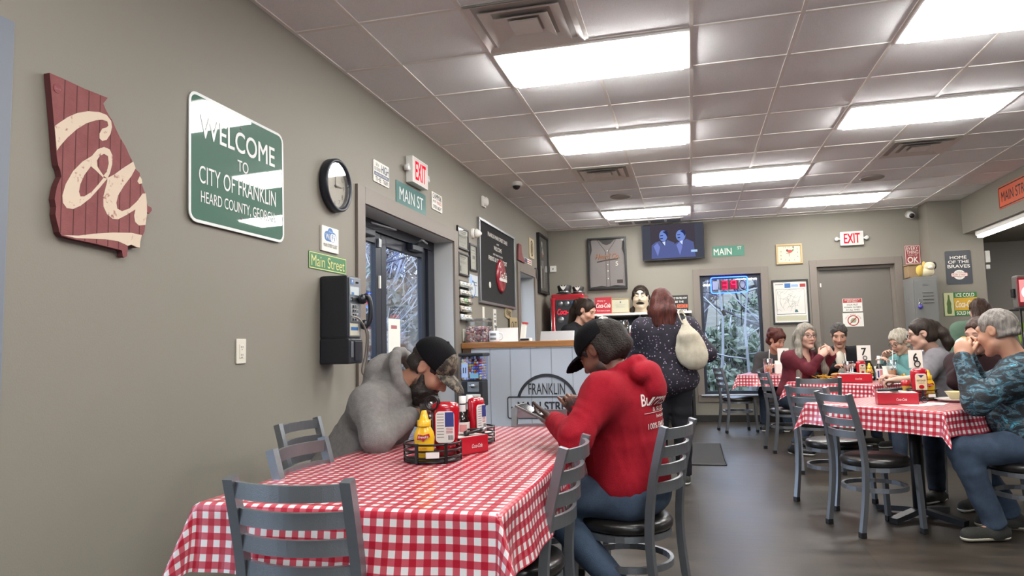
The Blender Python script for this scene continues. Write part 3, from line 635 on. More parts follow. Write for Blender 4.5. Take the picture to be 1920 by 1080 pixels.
# --- sockets and switches
def wall_plate(F,label,kind):
    t=empty('wall_outlet' if kind else 'light_switch',F,label,'outlet' if kind else 'switch'); mb=MB(); mb.box((0,0,.004),(.075,.122,.008),mat('ivory_plate','#ded8cb',.4),bev=.003); mb.build('cover_plate',t)
    mb=MB(); mb.box((0,0,.009),(.034,.067,.004),mat('ivory_plate','#ded8cb',.4),bev=.001); i=mb.build('receptacle' if kind else 'rocker',t)
    if kind:
        mb=MB()
        for y in (.02,-.018):
            for x in (-.007,.007): mb.box((x,y,.0112),(.0025,.009,.0006),M_dark)
            mb.lathe([(0,.0004),(.003,0)],M_dark,c=(0,y-.012,.0112),n=8)
        mb.build('socket_slots',i)
    return t
wall_plate(LW(3.042,1.192),'ivory outlet on the bare left wall under the welcome sign',1)
wall_plate(LW(6.585,1.31),'ivory switch plate between the glass door trim and candy jar',0)
# --- fire strobe, cone lamp
t=empty('fire_strobe',LW(7.33,2.79),'white fire alarm strobe high on the left wall','alarm'); mb=MB(); mb.box((0,0,.012),(.12,.12,.024),M_white,bev=.006); mb.build('backplate',t); mb=MB(); mb.lathe([(.05,.02),(.05,.05),(.035,.062),(0,.066)][::-1],M_white,n=24); mb.build('horn_dome',t)
t=empty('cone_light',LW(6.93,2.375),'white cone shaped lamp beside the black letter board','lamp'); mb=MB(); mb.lathe([(.055,0),(.055,.02),(.045,.03),(0,.03)][::-1],M_white,n=20); mb.build('base',t); mb=MB(); mb.tube([(0,0,.025),(0,0,.05),(.004,-.003,.08),(.006,-.005,.1)],[.042,.05,.03,.01],M_white,16); mb.build('cone_shade',t)
# --- framed papers, poster
M_cert=mat('certificate_paper','#cfd0c4',.6)
cert_rows=[(-.3,.36,.3,.4),(-.2,.27,.2,.29),(-.35,.15,.35,.165),(-.35,.1,.3,.115),(-.35,.05,.33,.065),(-.3,-.2,-.05,-.19),(.05,-.2,.3,.19-.38),(-.1,-.36,.1,-.34)]
framed('framed_certificate',LW(6.575,2.268),.34,.222,.018,.022,M_black,M_cert,'upper black framed certificate right of the glass door','certificate',art=lines_art(cert_rows,M_gray))
framed('framed_certificate',LW(6.578,2.01),.33,.224,.018,.022,M_black,M_cert,'lower black framed certificate right of the glass door','certificate',art=lines_art(cert_rows[:5]+[(-.36,-.38,-.22,-.1)],M_gray))
framed('framed_certificate',LW(6.91,2.117),.255,.28,.018,.022,M_black,M_cert,'tall black framed document touching the letter board','certificate',art=lines_art([(-.4,.2,.4,.21),(-.4,-.2,.4,-.19),(-.3,.3,.3,.33),(-.1,-.05,.3,.1)],M_gray))
o=panel('info_poster',LW(6.91,1.828),.295,.215,.01,mat('poster_white','#c8d0d4',.5),'white poster with blue circles below the framed document','poster'); mb=MB()
ring(mb,.09,.07,.0115,M_blue,cx=-.03,cy=-.04,n=30); mb.prism(circ(.045,20,-.095,.055),.0112,.012,M_lblue); mb.quad(.0,.03,.12,.04,.0115,M_gray); mb.quad(0,.0,.12,.01,.0115,M_gray); mb.build('print',o)
# --- business card rack
t=empty('card_rack',LW(6.585,1.65),'clear wall rack holding five rows of business cards','card rack'); M_clear=glass('clear_acrylic','#eef2f2',.25)
mb=MB(); mb.box((0,0,.003),(.35,.4,.004),M_clear); mb.build('back_panel',t); cc=['#e8e6e0','#d9d4c6','#dfe6ec','#9cc295','#e3ded8','#cfc0b5','#e5e0da']
for r in range(5):
    y=.155-r*.08; mb=MB(); mb.box((0,y-.02,.045),(.35,.026,.003),M_clear); mb.box((0,y-.033,.025),(.35,.003,.045),M_clear); s=mb.build('shelf',t)
    for c in range(3):
        k=(r*3+c*2+r)%7; mb=MB(); mb.box((-.115+.115*c,y,.03),(.09,.052,.012),mat('card_%d'%k,cc[k],.6),rot=Matrix.Rotation(-.25,3,'X')); mb.quad(-.145+.115*c,y+.004,-.1+.115*c,y+.012,.0425,M_gray); mb.build('card_stack',s)
# --- letter board
w,h=1.545,.925; t=empty('letter_board',LW(7.868,2.121),'large black felt letter board in a silver frame','letter board')
M_felt=mat('black_felt','#232324',.95,bump=(180,.2,0,(.02,1,1)))
mb=MB()
for c,d in (((0,h/2-.014,.016),(w,.028,.032)),((0,-h/2+.014,.016),(w,.028,.032)),((-w/2+.014,0,.016),(.028,h-.056,.032)),((w/2-.014,0,.016),(.028,h-.056,.032))): mb.box(c,d,M_steel,bev=.003)
mb.build('frame',t); mb=MB(); mb.box((0,0,.01),(w-.056,h-.056,.01),M_felt); p=mb.build('felt_panel',t)
letters(p,[('FRANKLIN MAIN STREET DINER',.02,.335,.86,.048,dict(bold=.02)),('AND',0,.262,.1,.02,dict(bold=.02)),('WELCOME',0,.205,.34,.05,dict(bold=.02)),('AND THANK YOU FOR',0,.13,.42,.022,dict(bold=.02)),('FRIENDS & YOUR SUPPORT',0,.07,.8,.05,dict(bold=.02))],M_paper,.0165)
M_coke=mat('enamel_red','#9e2330',.25,coat=.5)
mb=MB(); mb.lathe([(.2,.018),(.2,.03),(.17,.04),(0,.05)][::-1],M_coke,M=TR(.1,-.1,0),n=40); o=mb.build('round_badge',t); mb=MB(); mb.prism(circ(.012,12,0,0),.045,.046,M_paper,M=TR(.0,.0,0)); mb.text('Coca-Cola',.1,-.1,.3,.1,.052,M_paper,shear=.35,bold=.015); mb.prism(rrect(.34,.03,.01),.0475,.049,M_paper,M=TR(.1,-.15,0)); mb.build('lettering',o)
mb=MB(); mb.prism(circ(.035,20,-.37,-.24),.0155,.02,M_paper); mb.text('i',-.37,-.24,.008,.036,.0208,M_ink); mb.build('button_pin',t)
# --- round the corner window
o=panel('boot_plaque',LW(8.98,2.41),.02,.02,.01,M_barn,'red boot shaped plaque above the narrow corner window','plaque'); mb=MB(); mb.prism([(-.14,-.09),(.0,-.09),(.22,-.1),(.24,-.06),(.12,-.03),(.06,.03),(.04,.13),(-.1,.13),(-.13,.02)],.011,.03,M_barn); mb.build('boot_shape',o)
o=panel('slim_plaque',LW(9.48,2.37),.44,.07,.01,M_paper,'narrow flag coloured plaque right of the boot plaque','plaque'); mb=MB(); mb.quad(-.21,-.03,-.06,.03,.0115,M_dkblue); mb.quad(-.06,.005,.2,.02,.0115,M_redp); mb.quad(-.06,-.022,.2,-.008,.0115,M_redp); mb.build('print',o)
o=panel('oval_print_card',LW(9.73,2.585),.3,.285,.012,mat('cream_card','#c8b898',.6),'cream card with a dark oval emblem near the corner','picture'); mb=MB(); ring(mb,.09,.07,.0135,M_ink,n=28,ky=1.3); mb.prism(circ(.05,20,0,0,.08),.0132,.014,mat('brown_print','#5b4636',.6)); mb.build('print',o)
mb=MB(); mb.lathe([(.1,0),(.1,.02),(0,.03)][::-1],mat('charcoal','#3a3836',.6),n=28,sy=.95); mb.build('round_wall_disc',M=LW(9.98,2.24),label='dark round disc beside the framed memorabilia in the corner',cat='disc')
def memo(p,w,h,z):
    mb=MB(); mb.box((-.0,.25,z),(.06,.22,.004),M_paper,rot=Matrix.Rotation(.5,3,'Z')); mb.box((-.02,.25,z+.001),(.05,.2,.004),M_gray,rot=Matrix.Rotation(-.5,3,'Z')); mb.box((-.12,-.2,z),(.05,.34,.004),M_paper); mb.box((.12,-.2,z),(.06,.3,.004),M_gray); mb.box((-.02,0,z),(.16,.12,.004),M_gray); mb.box((0,.14,z),(.1,.05,.004),M_redp); mb.box((-.24,.35,z),(.06,.06,.004),M_paper); mb.box((-.2,-.37,z),(.06,.06,.004),M_cert); mb.build('memorabilia',p)
framed('framed_memorabilia',LW(10.45,2.43),.68,.9,.04,.05,M_black,mat('dark_backing','#3c3b3a',.8),'tall black shadow box frame in the back left corner','frame',art=memo)
t=empty('thermostat',BW(-2.09,2.415),'small white thermostat on the back wall by the corner','thermostat'); mb=MB(); mb.box((0,0,.012),(.1,.1,.024),M_white,bev=.006); mb.build('case',t); mb=MB(); mb.lathe([(0,.03),(.012,.029),(.014,.024)],M_gray,n=12); mb.build('dial',t)
# --- loose strips and the little wooden plates above the counter
o=panel('paper_strip',LW(7.27,1.55),.07,.15,.004,M_paper,'short white paper strip on the wall behind the candy jar','paper strip')
o=panel('paper_strip',LW(7.72,1.46),.12,.32,.004,M_paper,'long printed paper strip on the wall behind the mug','paper strip'); mb=MB()
for y_,h_,w_ in ((.1,.018,.08),(.06,.012,.06),(.02,.03,.08),(-.04,.03,.07),(-.1,.016,.08)): mb.quad(-w_/2,y_-h_/2,w_/2,y_+h_/2,.006,M_gray)
mb.build('print',o)
for i,(y,z,w,h,rz,lab,tx) in enumerate(((8.32,1.6,.3,.14,-.15,'upper tan number plate hanging under the letter board','HEARD'),(8.5,1.45,.36,.2,.02,'lower tan number plate hanging under the letter board','OUT'))):
    o=panel('number_plate',LW(y,z,.02*i+.002)@Matrix.Rotation(rz,4,'Z'),w,h,.01,mat('tan_wood','#b7a27c',.6),lab,'plate',r=.02); letters(o,[(tx,0,0,w*.75,h*.5,dict(bold=.01))],mat('olive_ink','#3c3a2c',.6),.0122)

o=panel('paper_notice',LW(5.43,1.255,-.23),.235,.37,.002,M_paper,'white paper notice taped inside the glass entrance door','notice'); mb=MB(); mb.quad(-.07,.1,.05,.13,.0035,mat('faded_pink','#a8696c',.6)); mb.build('faded_print',o)
# ================================================================ BACK WALL
# --- jersey in a frame
M_jer=mat('grey_jersey','#8a8482',.85,bump=(90,.15)); M_jdk=mat('jersey_trim','#4a3f3d',.8); M_jor=mat('orange_script','#a8765a',.7)
def jersey(p,w,h,z):
    mb=MB(); P=[(-.22,.395),(-.12,.37),(-.06,.31),(0,.29),(.06,.31),(.12,.37),(.22,.395),(.25,.36),(.23,.22),(.27,.12),(.275,-.25),(.27,-.365),(.1,-.35),(0,-.37),(-.1,-.35),(-.27,-.37),(-.275,-.2),(-.265,.12),(-.235,.22),(-.25,.36)]
    mb.prism([(x,y) for x,y in P],z,z+.012,M_jer); j=mb.build('jersey',p)
    mb=MB(); zz=z+.0135
    stroke(mb,spline([(-.15,.385),(-.1,.3),(-.03,.2),(-.02,.1),(-.02,-.36)],5),.007,zz,M_jdk); stroke(mb,spline([(.15,.385),(.1,.3),(.03,.2),(.035,.1),(.035,-.36)],5),.007,zz,M_jdk); mb.build('piping',j)
    for y in (.2,-.02,-.12,-.24): mb=MB(); mb.lathe([(0,.004),(.008,.003),(.009,0)],M_paper,c=(.008,y,z+.012),n=10); mb.build('button',j)
    mb=MB(); R=Matrix.Translation((0,0,0)) @ Matrix.Rotation(.0,4,'Z')
    mb.text('Heard Co.',0,.115,.38,.085,zz+.001,M_jor,bold=.02,shear=.35); mb.text('Heard Co.',.004,.111,.38,.085,zz+.0005,M_jdk,bold=.035,shear=.35)
    stroke(mb,spline([(-.16,.03),(-.1,.05),(.02,.045),(.17,.065),(.18,.09)],6),[.012,.02]*3+[.02]*12+[.02]*7,zz,M_jdk) if False else stroke(mb,[(-.16,.025),(-.02,.05),(.17,.065)],.02,zz,M_jdk); mb.build('chest_script',j)
    mb=MB(); mb.text('5',.15,-.01,.055,.075,zz,M_jdk,bold=.03); mb.text('5',.15,-.01,.045,.065,zz+.001,M_paper); mb.build('chest_number',j)
    mb=MB(); mb.box((.19,-.29,zz),(.09,.055,.002),M_jdk); mb.build('maker_patch',j)
framed('jersey_frame',BW(-1.22,2.457),.605,.82,.028,.06,M_black,mat('charcoal_mat_board','#4b4a48',.8),'grey sleeveless baseball jersey in a black frame','framed jersey',art=jersey)
# --- television
TVM=BW(-.203,2.722,10.84)@Matrix.Rotation(R_(4),4,'X')
t=empty('television',TVM,'black wall television showing two men in coats','television')
mb=MB(); mb.box((0,0,-.02),(.925,.545,.045),M_black,bev=.006); mb.build('body',t)
mb=MB(); mb.box((0,0,-.09),(.2,.2,.1),M_black); mb.build('wall_mount',t)
e1=lambda n,c,s=.9: emitter(n,c,s)
mb=MB(); mb.box((0,.004,.003),(.905,.522,.002),e1('screen_dark','#4a4c58',.75)); s=mb.build('screen',t)
k=.000973; q=lambda P:[((x-1375)*k,(185-y)*k) for x,y in P]
mb=MB(); mb.quad(-.33,-.255,.33,.264,.0043,e1('screen_room','#46414a',.8)); mb.build('picture_backdrop',s)
for P,H,fx in (([(1040,435),(1050,225),(1110,180),(1180,160),(1245,245),(1290,150),(1400,200),(1405,435)],(1235,85,62,88),-1),([(1405,435),(1400,225),(1450,195),(1500,195),(1585,150),(1690,205),(1715,435)],(1500,95,72,90),-1)):
    mb=MB(); mb.prism(q(P),.0045,.0052,e1('screen_coat','#565f90')); mb.prism(q([(P[1][0]+30,240),(P[2][0]+30,190),(P[2][0]+70,260),(P[2][0]+30,400)]),.0053,.0056,e1('screen_coat_light','#7480c0')); c=mb.build('picture_figure',s)
    mb=MB(); mb.prism(circ(H[2]*k,24,(H[0]-1375)*k,(185-H[1])*k,H[3]*k),.0058,.0062,e1('screen_face','#6f86c8')); mb.prism(q([(H[0]+fx*10,20),(H[0]+60,5),(H[0]+75,60),(H[0]+60,110),(H[0]+40,60)]),.0063,.0066,e1('screen_hair','#2c3258'))
    mb.prism(q([(H[0]-50,75),(H[0]-5,72),(H[0]-5,84),(H[0]-50,87)]),.0063,.0066,MATS['screen_hair']); mb.prism(q([(H[0]-45,118),(H[0]-5,118),(H[0]-8,132),(H[0]-50,136)]),.0063,.0066,MATS['screen_hair'])
    mb.prism(q([(H[0]-20,185),(H[0]+30,170),(H[0]+20,240)]),.0063,.0066,e1('screen_shirt','#c8d4ff')); mb.build('picture_face',s)
mb=MB(); mb.prism(q([(1648,360),(1648,325),(1742,325),(1742,360)]),.0058,.0062,e1('screen_caption','#a8c8ea')); mb.build('channel_caption',s)
# --- small street plate, rooster clock, map
M_oldg=mat('faded_street_green','#3e7f68',.4)
o=panel('street_sign',BW(.605,2.553),.465,.158,.005,M_oldg,'faded green plate reading MAIN ST right of the television','sign',r=.006); letters(o,[('MAIN',-.08,-.005,.26,.1,dict(bold=.01)),('ST',.165,.04,.06,.045,dict(bold=.01))],M_paper,.0065)
t=empty('kitchen_clock',BW(1.465,2.458),'cream rectangular wall clock with a rooster on its face','clock'); M_oak=mat('pale_oak','#b49c70',.5)
mb=MB()
for c,d in (((0,.136,.015),(.365,.028,.03)),((0,-.136,.015),(.365,.028,.03)),((-.169,0,.015),(.028,.244,.03)),((.169,0,.015),(.028,.244,.03))): mb.box(c,d,M_oak,bev=.004)
mb.build('frame',t); mb=MB(); mb.box((0,0,.008),(.31,.244,.008),mat('cream_dial','#d8cdb2',.6)); d=mb.build('dial',t)
mb=MB()
for n_,(x,y) in {12:(0,.1),1:(.06,.1),2:(.115,.07),3:(.115,.02),4:(.115,-.04),5:(.07,-.09),6:(0,-.09),7:(-.06,-.09),8:(-.115,-.07),9:(-.115,-.02),10:(-.115,.04),11:(-.06,.1)}.items(): mb.text(str(n_),x,y,.018 if n_<10 else .026,.022,.0125,M_ink)
mb.build('numerals',d)
mb=MB(); mb.ell((.01,.04,.014),(.04,.022,.003),M_redp); mb.ell((-.025,.055,.014),(.016,.018,.003),mat('rooster_brown','#5a3a2a',.7)); mb.prism([(.03,.045),(.07,.09),(.06,.04)],.012,.014,M_gr2); mb.box((0,0,.0135),(.006,.06,.002),M_oak); mb.build('rooster_picture',d)
mb=MB(); mb.box((-.02,.01,.019),(.05,.005,.002),M_ink); mb.box((.0,-.015,.02),(.004,.05,.002),M_ink); mb.build('clock_hand',t)
def maparts(p,w,h,z):
    mb=MB(); r=random.Random(3)
    for i in range(26):
        x,y=r.uniform(-.4,.3)*w,r.uniform(-.25,.3)*h; a=r.uniform(0,PI); pts=[(x,y)]
        for j in range(4): a+=r.gauss(0,.4); x+=.04*math.cos(a); y+=.04*math.sin(a); pts.append((max(-.42*w,min(.42*w,x)),max(-.27*h,min(.3*h,y))))
        stroke(mb,pts,.0022,z,M_gray)
    mb.build('road_lines',p); mb=MB()
    for x0,y0,x1,y1 in ((-.43,-.3,-.425,.31),(.425,-.3,.43,.31),(-.43,-.305,.43,-.295),(-.43,.305,.43,.31)): mb.quad(x0*w,y0*h,x1*w,y1*h,z,M_ink)
    mb.build('map_border',p)
    mb=MB(); mb.quad(-.16*w,.34*h,.02*w,.45*h,z,M_blue); mb.quad(.04*w,.36*h,.25*w,.42*h,z,M_lblue); mb.quad(.3*w,.35*h,.47*w,.43*h,z,M_redp); mb.quad(-.45*w,.42*h,-.2*w,.435*h,z,M_gray); mb.build('heading_blocks',p)
    mb=MB(); mb.prism([(.1*w,-.26*h),(.14*w,-.19*h),(.19*w,-.2*h),(.22*w,-.26*h)],z,z+.001,M_teal); mb.build('green_patch',p); mb=MB(); mb.quad(-.45*w,-.46*h,.46*w,-.34*h,z,mat('pale_yellow','#c9c5a5',.7)); mb.build('index_strip',p)
framed('map_frame',BW(1.448,1.752),.505,.652,.024,.03,M_black,M_paper,'black framed road map on the back wall left of the grey door','framed map',art=maparts)
# --- neon open sign in the window (read from outside)
t=empty('neon_sign',BW(.598,2.042,YB+.03),'blue and red neon OPEN sign hanging backwards in the window','neon sign')
mb=MB(); pts=[(x,y,0) for x,y in rrect(.53,.235,.03,5)]; mb.tube(pts,.0085,emitter('neon_blue','#2a4cff',9),8,closed=True); mb.build('blue_tube',t)
mb=MB(); mb.box((0,0,-.02),(.5,.14,.012),M_black,bev=.004); mb.build('backboard',t)
Xn=Matrix.Scale(-1,4,(1,0,0)); M_red=emitter('neon_red','#ff2a50',3.2)
for i,ch in enumerate('OPEN'):
    mb=MB(); x=-.19+.127*i; lit=ch in 'PE'
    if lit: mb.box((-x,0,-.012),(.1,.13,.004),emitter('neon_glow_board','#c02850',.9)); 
    m=M_red if lit else M_black
    S={'O':[[(.04*math.cos(a*PI/8),.06*math.sin(a*PI/8)) for a in range(17)]],'P':[[(-.035,-.06),(-.035,.06),(.02,.06),(.038,.035),(.02,.005),(-.035,.005)]],'E':[[(.038,.06),(-.035,.06),(-.035,-.06),(.038,-.06)],[(-.035,0),(.03,0)]],'N':[[(-.038,-.06),(-.038,.06),(.038,-.06),(.038,.06)]]}[ch]
    for st in S: mb.tube([(-(x+a),b,.004) for a,b in st],.0055,m,6)
    if ch in 'ON': mb.box((-x,0,-.0135),(.1,.13,.002),mat('pale_backing','#8d97a8',.4))
    mb.build('letter_tube',t)
for x,pts in ((-.19,[(-.19,-.11,0),(-.2,-.4,.01),(-.215,-.75,0),(-.23,-.98,.01),(-.2,-.99,.01),(-.205,-.94,.01)]),(-.1,[(-.1,-.11,0),(-.1,-.25,0),(-.095,-.36,0)]),(.16,[(.16,-.11,0),(.16,-.3,0),(.155,-.62,0)])):
    mb=MB(); mb.tube(spline(pts,5),.004,M_black,6); mb.build('power_cord',t)
mb=MB(); mb.box((-.1,-.42,0),(.05,.09,.04),M_black,bev=.01,rot=Matrix.Rotation(.4,3,'Z')); mb.build('power_adapter',t)
mb=MB(); mb.box((.157,-.36,0),(.018,.05,.02),M_black,bev=.006); mb.build('cord_switch',t)
# --- signs on the grey door
o=panel('door_notice',BW(2.302,1.676,YB+.097),.262,.19,.003,M_paper,'red and white EMERGENCY EXIT ONLY notice on the grey door','notice'); mb=MB(); mb.box((0,.062,.0042),(.25,.058,.0008),M_redp); mb.build('red_band',o)
letters(o,[('EMERGENCY',0,.075,.2,.018,dict(m=M_paper,bold=.01)),('EXIT ONLY',0,.05,.14,.018,dict(m=M_paper,bold=.01)),('DOOR MUST',0,.005,.15,.025,dict(bold=.01)),('REMAIN CLOSED',0,-.033,.22,.025,dict(bold=.01)),('AT ALL TIMES',0,-.07,.18,.025,dict(bold=.01))],M_ink,.005)
o=panel('door_notice',BW(2.3,1.462,YB+.097),.275,.2,.003,M_paper,'white notice with a red crossed circle, lower on the grey door','notice'); mb=MB(); ring(mb,.078,.064,.0048,mat('prohibit_red','#a83c2c',.5),n=32,cy=-.012); mb.box((0,-.012,.0048),(.135,.014,.0008),MATS['prohibit_red'],rot=Matrix.Rotation(R_(45),3,'Z')); mb.build('crossed_circle',o)
mb=MB(); mb.prism([(-.04,-.02),(-.02,.02),(.02,.025),(.045,0),(.03,-.04),(-.02,-.045)],.004,.0044,mat('faded_green','#97a487',.7)); mb.build('inner_picture',o); mb=MB()
for i,ch in enumerate('DRUG FREE ZONE'):
    if ch!=' ': a=R_(160-140*i/13); R=TR(.105*math.cos(a),-.012+.09*math.sin(a),0)@Matrix.Rotation(a-PI/2,4,'Z'); mb.text(ch,0,0,.012,.016,.0048,MATS['prohibit_red'],M=R)
mb.build('arched_lettering',o)
# --- locker
t=empty('locker',TR(3.039,10.51,0),'grey steel locker with two doors, standing beside the pier','locker'); M_lock=mat('locker_grey','#7f7f7c',.42,metal=.2)
w,d,h=.302,.42,1.985
mb=MB(); mb.box((0,0,h/2+.02),(w,d,h-.04),M_lock,bev=.004); mb.box((0,0,.02),(w-.02,d-.02,.04),M_black); mb.build('cabinet',t)
for i in range(3):
    zc=h-.34-.62*i; mb=MB(); mb.box((0,-d/2-.008,zc),(w-.04,.016,.595),M_lock,bev=.003); o=mb.build('door',t)
    for kx in range(4): mb=MB(); mb.box((.02,-d/2-.018,zc+.13-.045*kx),(.13,.014,.018),M_lock,bev=.006,rot=Matrix.Rotation(.3,3,'X')); mb.build('vent_louvre',o)
    mb=MB(); mb.box((0,-d/2-.017,zc+.23),(.07,.003,.02),M_steel); mb.build('number_tag',o)
    mb=MB(); mb.box((-.085,-d/2-.02,zc-.02),(.03,.012,.14),M_steel,bev=.004); mb.build('latch',o)
mb=MB(); mb.box((-.155,.05,1.7),(.008,.07,.09),M_gray,bev=.003); mb.build('side_hook',t)
M_pur=mat('purple_plastic','#4b3fa0',.35)
def padlock(x,z,m,label):
    t=empty('padlock',TR(x,10.272,z),label,'padlock'); mb=MB(); mb.lathe([(0,-.014),(.026,-.012),(.028,0),(.026,.012),(0,.014)],m,M=Matrix.Rotation(PI/2,4,'X'),n=18); mb.build('lock_body',t); mb=MB(); mb.tube([(.016*math.cos(a*PI/8),0,.022+.035*math.sin(a*PI/8)) for a in range(9)],.005,M_chrome,8); mb.build('shackle',t)
padlock(2.955,1.585,M_pur,'purple padlock on the upper locker door'); padlock(2.955,.965+.03,M_steel,'steel padlock on the middle locker door')
# things on the locker
t=empty('wicker_basket',TR(2.945,10.5,1.987),'small brown wicker basket on the left of the locker top','basket'); M_wick=mat('wicker','#8c7454',.8,bump=(70,.5))
mb=MB(); mb.box((0,0,.085),(.14,.2,.17),M_wick,bev=.012); mb.build('body',t); mb=MB(); mb.tube([(x,y,.172) for x,y in rrect(.15,.21,.02)],.008,M_wick,6,closed=True); mb.build('rim',t)
t=empty('plush_toy',TR(3.1,10.44,1.987),'yellow and white plush animal with a black ear on the locker','plush toy'); M_pl=mat('plush_cream','#d9cfae',.95,bump=(60,.3),sheen=.3); M_py=mat('plush_yellow','#c9a94e',.95,sheen=.3)
mb=MB(); mb.ell((0,0,.07),(.1,.09,.07),M_pl); mb.build('body',t); mb=MB(); mb.ell((.03,-.05,.14),(.07,.06,.06),M_pl); mb.ell((.03,-.105,.125),(.03,.02,.022),M_paper); mb.build('head',t)
mb=MB(); mb.ell((.095,-.04,.15),(.025,.03,.05),M_black); mb.ell((-.03,-.04,.17),(.02,.03,.04),M_py); mb.build('ear',t); mb=MB(); mb.ell((-.08,-.02,.09),(.055,.06,.08),M_py); mb.build('wing',t)
# --- pier and kitchen side
o=panel('motto_sign',BW(3.108,2.36),.2,.272,.006,mat('motto_red','#96403e',.5),'red EVERYTHING OK sign above the locker','sign'); border(o,'border_line','x' and .2,.272,.006,.0072,M_paper,.006,.006)
letters(o,[('EVERY',0,.09,.15,.05),('THING',0,.035,.15,.05),('WILL BE',0,-.008,.12,.014),('OK',0,-.075,.14,.085,dict(bold=.02))],M_paper,.0075)
M_sl=mat('charcoal_enamel','#43474d',.45)
o=panel('motto_sign',BW(3.548,2.113,10.6),.312,.455,.006,M_sl,'charcoal HOME OF THE BRAVES sign on the pier','sign',r=.02)
letters(o,[('HOME',0,.135,.2,.042,dict(bold=.015)),('OF THE',0,.075,.25,.042,dict(bold=.015)),('BRAVES',0,.015,.27,.045,dict(bold=.015))],M_paper,.0075)
mb=MB(); mb.prism(circ(.072,30,0,-.1,.065),.0072,.0078,M_paper); mb.prism(rrect(.2,.052,.012),.0079,.0085,M_redp,M=TR(0,-.1,0)); mb.prism(rrect(.19,.042,.01),.0086,.009,M_paper,M=TR(0,-.1,0)); mb.text('MAIN STREET',0,-.1,.17,.024,.0094,M_redp,bold=.02); mb.text('FRANKLIN',0,-.058,.07,.012,.0083,M_sl); mb.text('DINER',0,-.143,.05,.012,.0083,M_sl); mb.build('round_emblem',o)
M_icg=mat('soda_green','#3c7a3e',.45); M_icy=mat('soda_yellow','#d8aa34',.45)
o=panel('soda_sign',BW(3.535,1.617,10.6),.4,.318,.006,M_icg,'green and yellow ICE COLD bottle sign low on the pier','sign')
mb=MB(); mb.quad(-.075,-.085,.2,.085,.0072,M_icy); mb.quad(-.195,-.155,-.08,.155,.0072,mat('soda_cream','#cfd0a0',.5)); mb.build('colour_fields',o)
mb=MB(); mb.lathe([(.022,-.13),(.03,-.1),(.024,-.03),(.028,.01),(.012,.075),(.009,.12),(.012,.125)],mat('bottle_green_paint','#55703a',.4),M=TR(-.138,0,.0078)@Matrix.Scale(.03,4,(0,0,1))@Matrix.Rotation(-PI/2,4,'X'),n=20); mb.build('bottle_picture',o)
letters(o,[('ICE COLD',.06,.12,.22,.05,dict(bold=.02)),('Coca-Cola',.06,0,.24,.09,dict(shear=.35,bold=.01)),('SOLD HERE',.06,-.12,.23,.05,dict(bold=.02))],M_paper,.0078)
t=empty('door_chime',SW(10.72,2.25,3.9)@Matrix.Identity(4),'white plastic box on the kitchen side of the pier','control box')
t.matrix_basis=TR(3.9,10.72,2.25); mb=MB(); mb.box((.03,0,0),(.06,.1,.16),M_white,bev=.01); mb.build('case',t); mb=MB(); mb.box((.03,0,-.14),(.05,.08,.06),M_white,bev=.01); mb.build('lower_box',t)
M_org=mat('work_zone_orange','#d8603a',.4)
o=panel('street_sign',SW(8.92,2.805,3.63),.97,.262,.005,M_org,'orange MAIN STREET sign on the soffit at the right edge','sign',r=.02); border(o,'border_line',.97,.262,.012,.0063,M_ink,.02,.012); letters(o,[('MAIN STREET',-.0,0,.8,.12,dict(bold=.005))],M_ink,.0065)
# glowing dispenser and crisps on a rack at the right edge
t=empty('snack_rack',TR(3.82,9.2,0),'black wire snack rack at the right edge behind the grey haired man','rack')
for sx in (-.22,.22):
    for sy in (-.18,.18): mb=MB(); mb.cyl((sx,sy,0),(sx,sy,1.48),.012,M_black,8); mb.build('post',t)
for z in (.2,.62,1.04,1.47): mb=MB(); mb.box((0,0,z),(.46,.4,.014),M_black); mb.build('shelf',t)
cols=['#c9a53a','#c96a2c','#3c7fc0','#8fb03c','#b43a35','#d8c25a']; i=0
for z in (.627,1.047):
    for kx in range(3):
        t=empty('crisp_bag',TR(3.66+.15*kx,9.1,z),'%s crisp bag on the %s shelf of the snack rack'%(('golden','orange','bright blue','lime green','red','pale yellow')[i],'upper' if z>1 else 'lower'),'crisp bag','crisp bags on the rack'); m=mat('crisp_%d'%i,cols[i],.3,coat=.3)
        mb=MB(); mb.ell((0,0,.13),(.068,.04,.13),m); mb.box((0,0,.26),(.125,.006,.03),m); mb.build('bag',t); mb=MB(); mb.ell((0,-.037,.13),(.04,.006,.05),M_paper); mb.build('label_patch',t); i+=1
t=empty('drink_dispenser',TR(3.765,9.12,1.478),'red frozen drink machine with a glowing front at the right edge','drink machine'); M_dred=mat('dispenser_red','#8e2a30',.35); 
mb=MB(); mb.box((0,0,.19),(.34,.14,.38),mat('dispenser_grey','#6b6764',.4),bev=.03,seg=4); mb.build('housing',t); mb=MB(); mb.box((0,-.072,.19),(.335,.02,.33),M_dred,bev=.008); f=mb.build('front_frame',t); mb=MB(); mb.box((0,-.085,.2),(.30,.008,.25),emitter('dispenser_glow','#ff8a8a',1.2),bev=.002); f2=mb.build('lit_panel',f); mb=MB(); mb.ell((-.05,-.09,.18),(.085,.005,.08),emitter('dispenser_white','#eef0ff',1.6)); mb.build('lit_logo',f); mb=MB(); mb.box((-.185,0,.18),(.03,.06,.1),M_black,bev=.01); mb.build('side_knob',t)

